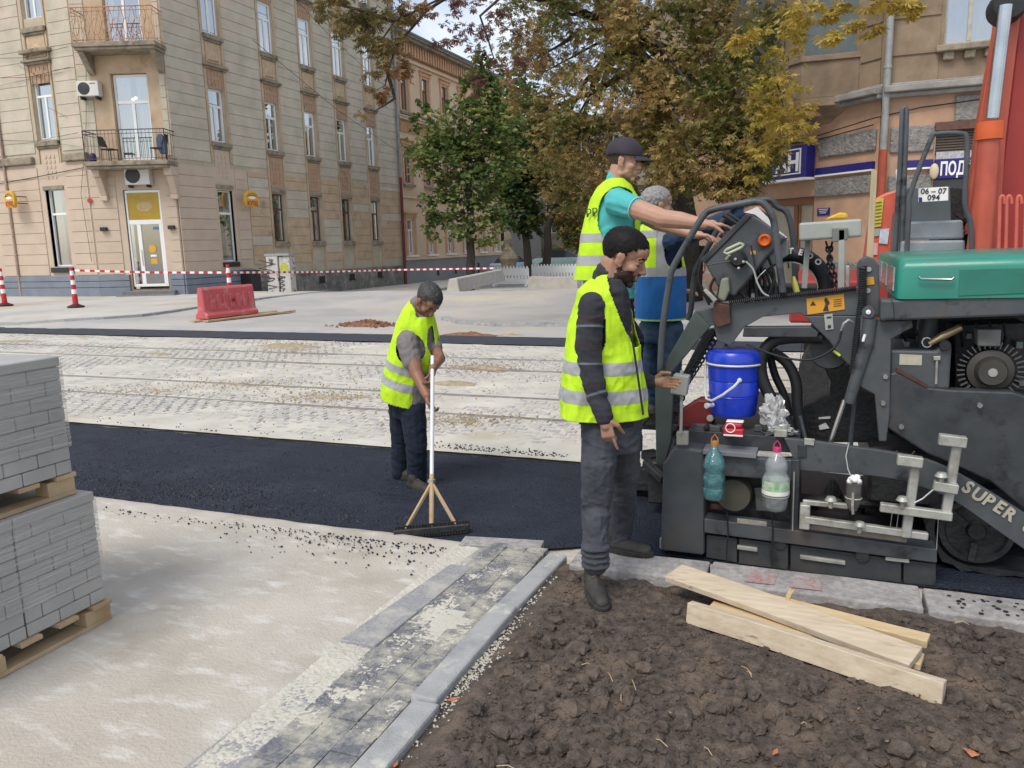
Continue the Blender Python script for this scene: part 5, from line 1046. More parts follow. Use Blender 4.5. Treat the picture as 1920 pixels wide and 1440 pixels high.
sl('side_plate', [(1324, 1003), (1382, 1010), (1382, 1056), (1324, 1046)], 4.29, .03, m_pg); sl('side_plate', [(1385, 1010), (1478, 1022), (1478, 1070), (1385, 1057)], 4.285, .03, m_pg); sl('side_plate', [(1482, 1022), (1690, 1050), (1690, 1094), (1482, 1071)], 4.285, .03, m_pg); sl('side_plate', [(1694, 1050), (1755, 1058), (1755, 1100), (1694, 1095)], 4.29, .05, m_pg)
sl('screed_body', [(1322, 1000), (1755, 1056), (1752, 1100), (1322, 1046)], 4.33, 1.5, m_grease)
for a, b in (((1382, 1023), (1420, 1028)), ((1500, 1041), (1585, 1053)), ((1660, 1044), (1705, 1049))): sl('side_handle', [a, b, (b[0], b[1]+7), (a[0], a[1]+7)], 4.265, .02, m_galv, bevel=.003)
for x, y in ((1617, 1042), (1462, 1018)): mb = MB(); mb.lathe(S(x, y, 4.28), [(.001, .015), (.02, .015), (.034, .008), (.036, 0)], 16, axis=(0, -1, 0), cap=False); mb.build('round_plug', m_pg, PV, smooth=True)
for x in (1363, 1447): tb('chain_end', [(x, 960), (x+2, 1000), (x-1, 1040), (x+1, 1072)], 4.24, .004, m_blk)
sl('left_skid', [(1243, 900), (1262, 880), (1262, 1036), (1238, 1030)], 4.65, .2, m_grease)
sl('left_shoe', [(1236, 1010), (1252, 1006), (1252, 1034), (1236, 1030)], 4.3, .1, m_galv, bevel=.01)
mb = MB(); mb.bar(S(1210, 868, 4.9), S(1245, 900, 4.75), .05, .05); mb.bar(S(1214, 850, 5.1), S(1232, 862, 5.0), .10, .06); mb.build('rear_linkage', m_grease, PV, bevel=.005, split=True)
mb = MB(); mb.box(-1.42, -1.02, 4.85, 5.35, .60, .63); mb.build('footboard', m_grease, PV, bevel=.005); mb = MB(); mb.box(-1.28, -.86, 5.6, 6.0, .40, .45); mb.build('footboard', m_grease, PV, bevel=.005)
mb = MB(); mb.box(-1.0, -.5, 4.9, 5.9, .08, .36); mb.build('screed_rear', m_grease, PV, bevel=.01); sl('track_plate', [(1165, 903), (1236, 906), (1236, 922), (1150, 918)], 5.2, .3, m_grease)
# curved side arm with lettering
top = arc([(1470, 822), (1512, 826), (1600, 838), (1680, 850), (1740, 863), (1800, 890), (1860, 925), (1935, 972)], 4); bot = arc([(1935, 1040), (1860, 988), (1800, 946), (1750, 921), (1690, 902), (1640, 893), (1570, 887), (1498, 882)], 4)
mb = MB(); T_ = [S(x, y, 4.31) for x, y in top]; B_ = [S(x, y, 4.31) for x, y in reversed(bot)]; 
mb.loft([[a, b, b+Vector((0, .04, 0)), a+Vector((0, .04, 0))] for a, b in zip(T_, B_)]); arm = mb.build('curved_side_arm', m_pgl, PV, fix=True, bevel=.003)
import itertools
pth = [(1808, 922), (1828, 936), (1847, 947), (1867, 959), (1886, 972), (1922, 997), (1950, 1018)]
for ch, (x, y), sx in zip('SUPER80', pth, (1, 1, 1, 1, 1, 1.05, 1.05)):
    x1 = S(x+10, y+6.3, 4.305); x0 = S(x, y, 4.305); text(ch, 'lettering', mat('cream_letter', (.40, .38, .30), .6, var=.2, scale=30), arm, frame_mtx(x0, x1-x0, S(x+3, y-12, 4.305)-x0), .085, .002, 'CENTER', spx=.95, bold=.003)
sl('bracket_highlight', [(1508, 822), (1528, 824), (1526, 836), (1508, 834)], 4.30, .02, m_galv, bevel=.003); sl('arm_block', [(1496, 834), (1512, 834), (1512, 858), (1496, 858)], 4.30, .02, m_pg, bevel=.003)  # highlight of a small arm bracket, put in as a pale plate
# levelling brackets of galvanised bar
def gb(name, px, n_, w, m=m_galv):
    mb = MB()
    for a, b in zip(px, px[1:]): mb.bar(S(*a, n_), S(*b, n_), w, w, up=(0, 1, 0))
    return mb.build(name, m, PV, bevel=.004)
gb('bracket_bar', [(1718, 862), (1698, 1006)], 4.18, .042); gb('bracket_bar', [(1795, 825), (1772, 972)], 4.16, .042); gb('bracket_bar', [(1650, 950), (1785, 968)], 4.14, .042)
gb('bracket_cap', [(1682, 861), (1730, 867)], 4.16, .050); gb('bracket_cap', [(1760, 823), (1812, 829)], 4.14, .050); gb('bracket_cap', [(1750, 909), (1796, 917)], 4.13, .045)
gb('slide_bar', [(1508, 973), (1740, 1005)], 4.19, .036); gb('slide_bar', [(1508, 985), (1700, 1011)], 4.24, .03, mat('rusty_galv', (.22, .19, .15), .6, var=.3, scale=20)); gb('sensor_arm', [(1505, 941), (1590, 949)], 4.20, .026); gb('slide_foot', [(1510, 945), (1508, 990)], 4.20, .05)
for x, y in ((1692, 938), (1765, 893), (1558, 938), (1612, 985)): mb = MB(); mb.lathe(S(x, y, 4.12), [(.001, .02), (.02, .018), (.03, 0), (.012, -.01), (.01, -.04)], 12, axis=(0, 0, 1), cap=False); mb.build('wing_knob', m_galv if x > 1600 else m_galv, PV, smooth=True)
mb = MB(); mb.tube([S(1714, 943, 4.12), S(1730, 935, 4.12), S(1750, 918, 4.12)], .004, 5); mb.build('twisted_wire', m_steel, PV)
for x in (1673, 1685, 1760): tb('thin_cord', [(x, 960), (x-4, 1030 if x > 1700 else 990)], 4.2, .002, m_galv)
tb('twine', arc([(1680, 845), (1700, 858), (1715, 846)]), 4.2, .003, m_rust)
# remote box on its pole
rb = sl('remote_pod', [(1262, 702), (1292, 706), (1286, 744), (1256, 738)], 4.16, .07, m_cab, bevel=.008); tb('pod_pole', [(1278, 742), (1277, 800), (1276, 812)], 4.2, .008, m_cab); sl('pole_socket', [(1268, 810), (1290, 810), (1290, 835), (1268, 835)], 4.22, .04, mat('socket_beige', (.3, .29, .24), .6)); tb('pod_aerial', [(1277, 705), (1279, 695)], 4.2, .009, m_cab)
mb = MB(); mb.ball(S(1250, 710, 4.14), .014); mb.build('red_knob', mat('knob_red', (.35, .03, .05), .4), rb, smooth=True)
# clutter fittings on the deck
for k in range(26):
    x = RND.uniform(1285, 1475); y = 812+(x-1290)*.02-RND.uniform(0, 14); n_ = RND.uniform(4.3, 4.7); p = S(x, y, n_); r_ = RND.uniform(.008, .022); mb = MB()
    if k % 2: mb.lathe(p, [(.001, r_), (r_, r_*.8), (r_, -r_)], 8, axis=(RND.uniform(-1, 1), -1, RND.uniform(-.3, .6)), cap=False)
    else: mb.box(p.x-r_*1.6, p.x+r_*1.6, p.y-r_, p.y+r_, p.z-r_, p.z+r_)
    mb.build('deck_fitting', [m_galv, m_blk, m_pgl, m_rust][k % 4], PV, bevel=.003)
tb('jaw_lever', [(1500, 780), (1512, 830)], 4.5, .01, m_pgl); tb('grey_hose', arc([(1262, 770), (1300, 778), (1340, 792)]), 4.6, .018, m_blk)
# tracks
def track(n0, n1, name='rubber_track'):
    c0, c1, r_, zc = .80, 2.7, .225, .235
    path = [Vector((c0+r_*cos(a), 0, zc+r_*sin(a))) for a in lin(pi/2, 3*pi/2, 14)]+[Vector((x, 0, zc-r_)) for x in lin(c0, c1, 20)[1:]]+[Vector((c1+r_*cos(a), 0, zc+r_*sin(a))) for a in lin(-pi/2, pi/2, 14)[1:]]+[Vector((x, 0, zc+r_)) for x in lin(c1, c0, 20)[1:-1]]
    mb = MB(); m_ = len(path); ctr = lambda p: Vector((min(max(p.x, c0), c1), 0, zc))
    vs = []; 
    for i, p in enumerate(path):
        d = (p-ctr(p)).normalized(); e = .012 if i % 2 else -.006
        for q, n_ in ((p+d*e, n0), (p+d*e, n1), (p-d*.03, n1), (p-d*.03, n0)): vs.append((q.x, n_, q.z))
    mb.add(vs, [(i*4+k, i*4+(k+1) % 4, ((i+1) % m_)*4+(k+1) % 4, ((i+1) % m_)*4+k) for i in range(m_) for k in range(4)]); t = mb.build(name, m_grease, PV, fix=True)
    for x in (c0, 1.3, 1.75, 2.2, c1):
        rr = .175 if x in (c0, c1) else .09; mb = MB(); mb.lathe((x, n0+.02, zc if rr > .1 else zc-.1), [(.001, .03), (.04, .03), (.05, .0), (rr*.8, .0), (rr*.85, .02), (rr, .02), (rr, -.1)], 24, axis=(0, -1, 0), cap=False); mb.build('track_wheel', m_grease, t, smooth=True)
        if rr > .1:
            for k in range(3):
                a = 2*pi*k/3+.4; mb = MB(); mb.bar(Vector((x+.06*cos(a), n0-.012, zc+.06*sin(a))), Vector((x+.16*cos(a), n0-.012, zc+.16*sin(a))), .03, .02, up=(0, 1, 0)); mb.build('wheel_rib', m_grease, t)
track(4.50, 4.72); track(5.7, 5.92)
mb = MB(); mb.lathe((-.75, 4.95, .19), [(.03, 0), (.03, 1.3)], 8, axis=(1, 0, 0)); mb.build('auger_shaft', m_grease, PV)
mb = MB()
for k in range(60): a = k*.5; mb.add([(-.5+k*.022, 4.95+.03*cos(a), .19+.03*sin(a)), (-.5+k*.022, 4.95+.13*cos(a), .19+.13*sin(a)), (-.5+(k+1)*.022, 4.95+.13*cos(a+.5), .19+.13*sin(a+.5)), (-.5+(k+1)*.022, 4.95+.03*cos(a+.5), .19+.03*sin(a+.5))], [(0, 1, 2, 3)])
mb.build('auger_blade', m_grease, PV)

# ================================================================ THINGS ON THE PAVER
o = thing('drink_cooler', 'bright blue lidded drink cooler with white handle on the paver', 'cooler', S(1370, 786, 4.42)+Vector((0, .13, 0)))
p = Vector(ORG[o.name]); bl = mat('cooler_blue', (.012, .045, .50), .32, var=.06, coat=.2); H_ = .375; R0 = .146
mb = MB(); mb.lathe(p, [(.10, 0), (.122, .006), (.128, .03), (R0-.006, .2), (R0-.009, .205), (R0-.004, .21), (R0, .30)], 36); mb.lathe(p, [(R0-.006, .118), (R0-.009, .122), (R0-.006, .126)], 36, cap=False); mb.build('body', bl, o, smooth=True)
mb = MB(); mb.lathe(p, [(R0+.003, .302), (R0+.012, .312), (R0+.012, .345), (R0-.002, .368), (R0-.04, .378), (.001, .382)], 36, cap=False); mb.build('lid', bl, o, smooth=True)
mw = mat('handle_white', (.62, .63, .64), .4, var=.05)
mb = MB(); mb.tube([p+Vector(((R0+.008)*cos(a), (R0+.008)*sin(a), .300)) for a in lin(0, 2*pi, 32)[:-1]], .0065, 6, closed=True); mb.build('white_band', mw, o, smooth=True)
mb = MB(); mb.tube([p+Vector(v) for v in [(.045, -R0-.012, .225), (.02, -R0-.03, .195), (-.04, -R0-.035, .145), (-.10, -R0-.01, .105), (-.138, -.09, .10), (-.153, -.05, .14), (-.156, -.03, .22), (-.154, -.02, .29)]], .0075, 8); mb.ball(p+Vector((.045, -R0-.01, .225)), .013); mb.build('handle', mw, o, smooth=True)
mb = MB(); mb.lathe(p+Vector((-.10, -.10, .07)), [(.012, 0), (.012, .035), (.016, .036), (.016, .05)], 10, axis=(-1, -1, 0)); mb.build('tap', mw, o, smooth=True)
def bottle(px, py0, py1, n_, w, name, lab, m, prof, capm, loops=True, label=None, liquid=None):
    t = S(px, py0, n_); b = S(px, py1, n_); h = t.z-b.z; o = thing(name, lab, 'bottle', b); mb = MB(); mb.lathe(b, [(r*w, z*h) for r, z in prof], 28, cap=True); mb.build('body', m, o, smooth=True, angle=0)
    mb = MB(); mb.lathe(b+Vector((0, 0, h)), [(.016, -.002), (.018, .0), (.018, .022), (.016, .024)], 16); mb.build('cap', capm, o, smooth=True)
    mb = MB(); mb.tube([b+Vector((x, -.0, h+z)) for x, z in ((-.018, .005), (-.015, .04), (0, .06), (.015, .04), (.018, .005))], .0035, 6); mb.build('hanging_loop', capm if loops else m_blk, o, smooth=True)
    if liquid: mb = MB(); mb.lathe(b+Vector((0, 0, .003)), [(r*w*.93, z*h) for r, z in prof if z <= liquid[1]]+[(.001, liquid[1]*h)], 24); mb.build('liquid', liquid[0], o, smooth=True)
    if label: label(b, h, w, o)
    return o
pr = [(.30, 0), (.42, .02), (.47, .06), (.48, .22), (.44, .25), (.48, .28), (.50, .42), (.42, .50), (.44, .56), (.50, .62), (.44, .74), (.30, .86), (.16, .93), (.14, 1)]
def plastic(name, col, tr_, alpha): 
    m = bpy.data.materials.new(name); m.use_nodes = True; b = m.node_tree.nodes['Principled BSDF']; b.inputs['Base Color'].default_value = (*col, 1); b.inputs['Roughness'].default_value = .12; b.inputs['Alpha'].default_value = alpha; b.inputs['Specular IOR Level'].default_value = .9; b.inputs['Coat Weight'].default_value = 1
    t = m.node_tree; n_ = t.nodes.new('ShaderNodeTexNoise'); n_.inputs['Scale'].default_value = 22; g_ = t.nodes.new('ShaderNodeNewGeometry'); t.links.new(g_.outputs['Position'], n_.inputs['Vector']); bp = t.nodes.new('ShaderNodeBump'); bp.inputs['Distance'].default_value = .012; t.links.new(n_.outputs['Fac'], bp.inputs['Height']); t.links.new(bp.outputs[0], b.inputs['Normal']); return m
bottle(1338, 835, 936, 4.15, .118, 'water_bottle', 'crumpled teal plastic bottle hanging from the screed', plastic('teal_plastic', (.07, .22, .24), 1, .72), pr, mat('amber_cap', (.45, .18, .03), .5), liquid=(mat('teal_water', (.01, .045, .055), .1), .42))
def lab2(b, h, w, o):
    mb = MB(); mb.lathe(b, [(.505*w, .31*h), (.51*w, .53*h)], 28, cap=False); mb.build('paper_label', mat('label_white', (.55, .62, .52), .6, scale=28, col2=(.10, .33, .10), var=.2), o, smooth=True)
    mb = MB(); mb.lathe(b, [(.515*w, .30*h), (.515*w, .37*h)], 28, cap=False); mb.build('label_band', mat('label_pale', (.72, .74, .66), .6, var=.1, scale=40), o, smooth=True); mb = MB(); mb.lathe(b, [(.5*w, .25*h), (.51*w, .262*h), (.5*w, .274*h)], 28, cap=False); mb.build('ring', m_galv, o, smooth=True)
bottle(1453, 847, 956, 4.15, .135, 'water_bottle', 'clear plastic bottle with green label and pink cap hanging from the screed', plastic('clear_plastic', (.55, .60, .62), 1, .35), [(.30, 0), (.40, .02), (.46, .10), (.48, .24), (.50, .30), (.50, .55), (.46, .60), (.38, .66), (.42, .72), (.40, .82), (.28, .92), (.14, .97), (.13, 1)], mat('pink_cap', (.55, .04, .16), .5), label=lab2, liquid=(mat('black_liquid', (.01, .012, .016), .1), .24))
def can(): 
    p = S(1376, 803, 4.28); o = thing('drink_carton', 'small red and white drink pack lying in front of the blue cooler', 'carton', p-Vector((0, 0, .045)))
    mb = MB(); mb.loft([[p+Vector((x, y, z)) for x, y in ((-.052, -.03), (.052, -.03), (.052, .03), (-.052, .03))] for z in (-.042, .005)]); mb.loft([[p+Vector((x*.85, y, z)) for x, y in ((-.052, -.03), (.052, -.03), (.052, .03), (-.052, .03))] for z in (.006, .035)]); mb.build('pack', mat('carton_red', (.50, .02, .04), .4, var=.2, scale=30), o, bevel=.01, seg=2)
    mb = MB(); mb.tube([p+Vector((-.015+.024*cos(a), -.034, .008+.024*sin(a))) for a in lin(0, 2*pi, 16)[:-1]], .003, 5, closed=True); mb.box(p.x-.05, p.x+.05, p.y-.034, p.y-.030, p.z-.036, p.z-.028); mb.build('white_print', m_wht, o)
    mb = MB(); mb.loft([[p+Vector((x, y, z)) for x, y in ((-.04, -.02), (.05, -.02), (.05, .03), (-.04, .03))] for z in (.034, .042)]); mb.build('foil', m_wht, o, bevel=.004)
can()
def crumple(name, lab, cat, p, r, m, seed, sc=(1, 1, 1), amp=.35):
    b = bmesh.new(); bmesh.ops.create_icosphere(b, subdivisions=4, radius=1); mb = MB(); mb.add([Vector((v.co.x*sc[0], v.co.y*sc[1], v.co.z*sc[2]))*r*(1+amp*noise.turbulence(v.co*1.6+Vector((seed, 0, 0)), 3, True)-amp*.5)+Vector(p) for v in b.verts], [tuple(v.index for v in f.verts) for f in b.faces]); b.free()
    return tag(mb.build(name, m, smooth=True, loc=p, angle=25), lab, cat)
crumple('plastic_bag', 'crumpled translucent grey plastic bag beside the blue cooler', 'bag', S(1452, 775, 4.45), .078, plastic('bag_film', (.50, .50, .50), 1, .8), 3, (.9, .8, 1.25), .8)
crumple('plastic_wrap', 'crumpled clear wrapping lying on the screed deck right of the cooler', 'wrapping', S(1462, 806, 4.4), .055, mat('wrap_grey', (.30, .31, .31), .2, var=.4, scale=30), 9, (1.6, .8, .5), .9)
p = S(1306, 772, 4.62); o = thing('red_canister', 'dark red canister standing behind the blue cooler', 'canister', p-Vector((0, 0, .09))); mr = mat('canister_red', (.17, .018, .018), .5, var=.2)
mb = MB(); mb.loft([[p+Vector((x*sx+sh, y, z)) for x, y in ((-.1, -.06), (.1, -.06), (.1, .06), (-.1, .06))] for z, sx, sh in ((-.09, 1, 0), (.0, 1, 0), (.06, .6, .04), (.085, .3, .05))]); mb.build('body', mr, o, bevel=.012, seg=2); mb = MB(); mb.lathe(p+Vector((.09, -.06, -.02)), [(.02, 0), (.02, .03)], 12, axis=(0, -1, .2)); mb.build('cap', m_galv, o)
# lamp cup with white rag
p = S(1601, 920, 4.10); o = thing('sensor_cup', 'grey cylindrical sensor with a white rag stuffed on top', 'sensor', p-Vector((0, 0, .08)))
mb = MB(); mb.lathe(p-Vector((0, 0, .06)), [(.018, -.04), (.036, 0), (.036, .09), (.038, .1)], 20); mb.build('cup', mat('cup_grey', (.14, .135, .13), .4, var=.3, scale=20, metal=.4), o, smooth=True)
mb = MB(); mb.tube([p+Vector((.037*cos(a), .037*sin(a), -.035)) for a in lin(0, 2*pi, 16)[:-1]], .004, 5, closed=True); mb.tube([p+Vector((-.005, -.04, .0)), p+Vector((-.005, -.045, -.06)), p+Vector((.0, -.03, -.11))], .007, 6); mb.build('clip', m_galv, o)
mb = MB()
for k in range(9): a = k*2.4; mb.ball(p+Vector((.02*cos(a), .02*sin(a), .048+.006*(k % 4))), .016, 8, 6, (1, .8, .9))
mb.build('rag', m_wht, o, smooth=True); tb2 = MB(); tb2.tube([p+Vector((-.01, 0, .06)), S(1590, 880, 4.15), S(1586, 855, 4.25), S(1592, 830, 4.33)], .003, 5); tb2.build('cord', m_cab, o)
# wooden lath standing behind the mount column
mb = MB(); mb.prism([S(x, y, 4.56) for x, y in ((1634, 320), (1645, 320), (1637, 488), (1624, 488))], (0, .03, 0)); simple('wooden_lath', mb, mat('lath_wood', (.42, .34, .22), .8, var=.2, scale=6, stretch=(8, 8, .6)), 'upright wooden lath wedged beside the teal hood', 'lath', bevel=.002)
# ================================================================ THINGS AROUND THE WORKS
# --- excavator behind the paver
m_exr = mat('excavator_orange_red', (.47, .095, .055), .45, var=.12, scale=2.5, bump=.1, bscale=30, dist=.002, dirt=(.30, .045, .03), dscale=1.2, dlo=.5, dhi=.75)
m_exd = mat('excavator_dark_red', (.30, .028, .022), .5, var=.12, scale=1.5)
EX = thing('excavator', 'orange red excavator arm and grey cab steps rising behind the teal hood', 'excavator', Vector((S(1780, 480, 8.6).x, 8.8, 0)))
def slx(name, px, n, th, m, bevel=.01, par=None, **k):
    mb = MB(); mb.prism([S(x, y, n) for x, y in px], (0, th, 0)); return mb.build(name, m, par or EX, bevel=bevel, seg=2, **k)
def tbx(name, px, n, r, m, par=None, seg=10, split=False): mb = MB(); mb.tube([S(x, y, n) for x, y in px], r, seg); return mb.build(name, m, par or EX, smooth=True)
slx('boom', [(1893, -160), (2020, -160), (2060, 560), (1840, 560), (1850, 470), (1880, 300), (1905, 80)], 8.3, .5, m_exd, bevel=.02)
slx('boom_flange', [(1893, -30), (1925, -60), (1905, 100), (1886, 260), (1875, 420), (1858, 560), (1822, 560), (1838, 430), (1868, 260)], 8.22, .08, m_exr, bevel=.01)
slx('boom_side_edge', [(1880, -20), (1893, -30), (1862, 200), (1838, 330), (1816, 440), (1808, 440), (1835, 230)], 8.5, .2, m_exr, bevel=.008)
tbx('cylinder_rod', [(1886, 10), (1861, 222)], 8.0, .052, mat('chrome_rod', (.45, .47, .48), .15, metal=.85, var=.15, scale=4), seg=16)
mb = MB(); mb.tube([S(1856, 232, 8.0), S(1848, 350, 8.0), S(1832, 500, 8.0)], [.085, .088, .10], 20); mb.build('cylinder_barrel', m_exr, EX, smooth=True)
mb = MB(); mb.tube([S(1857, 229, 8.0), S(1855, 262, 8.0)], .108, 20); mb.build('cylinder_gland', mat('bright_orange_gland', (.60, .10, .02), .4), EX, smooth=True)
mb = MB(); mb.lathe(S(1892, 8, 8.1), [(.001, .05), (.12, .05), (.14, 0), (.14, -.2)], 20, axis=(0, -1, 0), cap=False); mb.build('pivot_boss', m_blk, EX, smooth=True)
slx('grey_cowl', [(1702, 352), (1782, 350), (1784, 420), (1700, 425), (1688, 480), (1670, 480), (1676, 400)], 8.3, .4, mat('cowl_grey', (.10, .12, .13), .5, var=.15, scale=3))
slx('step_box', [(1700, 416), (1806, 412), (1808, 448), (1694, 450)], 8.15, .5, mat('step_grey', (.22, .26, .28), .5, var=.2, scale=5), bevel=.02); slx('step_box', [(1690, 452), (1810, 450), (1812, 560), (1680, 560)], 8.05, .5, MATS['step_grey'], bevel=.02)
slx('engine_void', [(1775, 350), (1812, 352), (1840, 400), (1930, 400), (1930, 560), (1770, 560)], 8.75, .6, m_grease)
slx('red_panel', [(1641, 372), (1660, 362), (1690, 353), (1697, 358), (1676, 410), (1672, 560), (1612, 560), (1628, 440)], 8.4, .5, mat('red_panel_faded', (.55, .10, .06), .45, var=.15, scale=3, dirt=(.45, .2, .16), dscale=2, dlo=.5, dhi=.7), bevel=.02)
o = slx('yellow_sticker', [(1638, 374), (1657, 371), (1652, 424), (1633, 427)], 8.385, .006, mat('yellow_sticker_paper', (.58, .50, .06), .5, var=.15, scale=15), bevel=0)
mb = MB()
for i in range(7): a = S(1640, 380+i*6.5, 8.38); b = S(1653, 378+i*6.5, 8.38); mb.bar(a, b, .003, .012, up=(0, 1, 0))
mb.build('print_lines', mat('print_olive', (.18, .14, .03), .6), o)
for px, c in (([(1633, 430), (1650, 428), (1648, 442), (1632, 444)], m_cab), ([(1650, 430), (1668, 428), (1664, 458), (1648, 456)], mat('white_blue_sticker', (.45, .52, .60), .5, var=.3, scale=14)), ([(1636, 456), (1646, 455), (1645, 478), (1635, 478)], mat('pinkish_sticker', (.6, .35, .33), .5))): slx('sticker', px, 8.385, .006, c, bevel=0)
tbx('handrail', [(1678, 470), (1688, 300), (1692, 206), (1697, 200), (1700, 206), (1697, 300), (1690, 470)], 8.15, .022, m_pgl); 
tbx('handrail', arc([(1700, 480), (1704, 400), (1708, 360), (1745, 262), (1758, 251), (1800, 250), (1812, 258), (1813, 300), (1809, 380), (1820, 420), (1822, 480)]), 7.9, .022, m_pgl)
o = slx('number_plate', [(1722, 353), (1778, 350), (1778, 376), (1722, 379)], 7.98, .01, m_wht, bevel=.002)
mm_ = mat('plate_black', (.02, .02, .02), .5)
for body, x, y in (('06 – 07', 1750, 363), ('094', 1750, 375)): text(body, 'lettering', mm_, o, frame_mtx(S(x, y, 7.975), (1, 0, -.03), (0, 0, 1)), .066, .001, 'CENTER', spx=1.0, bold=.001)
slx('plate_blue_mark', [(1723, 370), (1729, 370), (1729, 379), (1723, 379)], 7.975, .004, m_blue, bevel=0, par=o)
for i, x in enumerate((1874, 1887, 1906, 1922)): tbx('red_hook_rail', arc([(x-2, 485), (x, 420), (x+1, 378), (x+4, 368), (x+8, 370), (x+10, 382)]), 7.6, .014, mat('hook_red', (.55, .12, .08), .5))
slx('white_cup', [(1680, 318), (1688, 315), (1690, 345), (1682, 348)], 8.4, .06, m_wht)
mb = MB()
for i in range(14): mb.tube([S(1785+RND.uniform(0, 130), RND.uniform(400, 480), 8.6), S(1785+RND.uniform(0, 130), RND.uniform(400, 480), 8.5)], .02, 6)
mb.build('hose_bundle', m_grease, EX, kind='stuff')
mb = MB(); mb.box(EX.location.x-1.4, EX.location.x+2.4, 8.0, 10.6, .95, 1.35); mb.build('deck', m_exd, EX, bevel=.02)
for n_ in (8.0, 10.1): 
    x0 = EX.location.x; mb = MB(); path = [(x0+1.9+.4*cos(a), .42+.4*sin(a)) for a in lin(-pi/2, pi/2, 10)]+[(x0-.9+.4*cos(a), .42+.4*sin(a)) for a in lin(pi/2, 3*pi/2, 10)]
    mb.prism([Vector((a, n_, b+.02)) for a, b in path], (0, .5, 0)); mb.build('crawler_track', m_grease, EX, fix=True)
# --- packs of paving blocks on pallets
m_pb = mat('grey_paving_block', (.32, .315, .305), .92, scale=3, col2=(.43, .42, .405), bump=.4, bscale=90, dist=.003)
m_wood = mat('pallet_wood', (.36, .25, .14), .85, scale=5, col2=(.52, .40, .25), bump=.3, bscale=60, dist=.002)
film = bpy.data.materials.new('stretch_film'); film.use_nodes = True; b_ = film.node_tree.nodes['Principled BSDF']; b_.inputs['Base Color'].default_value = (.58, .58, .57, 1); b_.inputs['Roughness'].default_value = .22; b_.inputs['Coat Weight'].default_value = .6
_t = film.node_tree; _g = _t.nodes.new('ShaderNodeNewGeometry'); _m = _t.nodes.new('ShaderNodeMapping'); _m.inputs['Scale'].default_value = (2, 2, 60); _m.inputs['Rotation'].default_value = (.10, .0, 0); _n = _t.nodes.new('ShaderNodeTexNoise'); _n.inputs['Scale'].default_value = 1.6; _n.inputs['Detail'].default_value = 7; _t.links.new(_g.outputs['Position'], _m.inputs[0]); _t.links.new(_m.outputs[0], _n.inputs['Vector'])
_r = _t.nodes.new('ShaderNodeValToRGB'); _r.color_ramp.elements[0].position = .42; _r.color_ramp.elements[0].color = (.16, .16, .16, 1); _r.color_ramp.elements[1].position = .72; _r.color_ramp.elements[1].color = (.62, .62, .62, 1); _t.links.new(_n.outputs['Fac'], _r.inputs[0]); _t.links.new(_r.outputs[0], b_.inputs['Alpha'])
_b = _t.nodes.new('ShaderNodeBump'); _b.inputs['Distance'].default_value = .004; _t.links.new(_n.outputs['Fac'], _b.inputs['Height']); _t.links.new(_b.outputs[0], b_.inputs['Normal'])
def pallet(u1, n1, z, label, W_=1.0, L_=1.2):
    o = thing('wooden_pallet', label, 'pallet', (u1-W_/2, n1-L_/2, z), group='pallets under the paving blocks')
    u0, n0 = u1-W_, n1-L_
    for i in range(7): a = n0+i*(L_-.1)/6; mb = MB(); mb.box(u0, u1+.012, a, a+.10, z+.085, z+.105); mb.build('deck_board', m_wood, o, bevel=.002)
    for c in (u0, u0+W_/2-.045, u1-.09):
        mb = MB(); mb.box(c, c+.09, n0, n1, z+.0, z+.02); mb.build('bottom_board', m_wood, o, bevel=.002)
        for d in (n0, n0+L_/2-.07, n1-.14): mb = MB(); mb.box(c+.002, c+.088, d+.002, d+.138, z+.02, z+.085); mb.build('block', m_wood, o, bevel=.002)
    return o
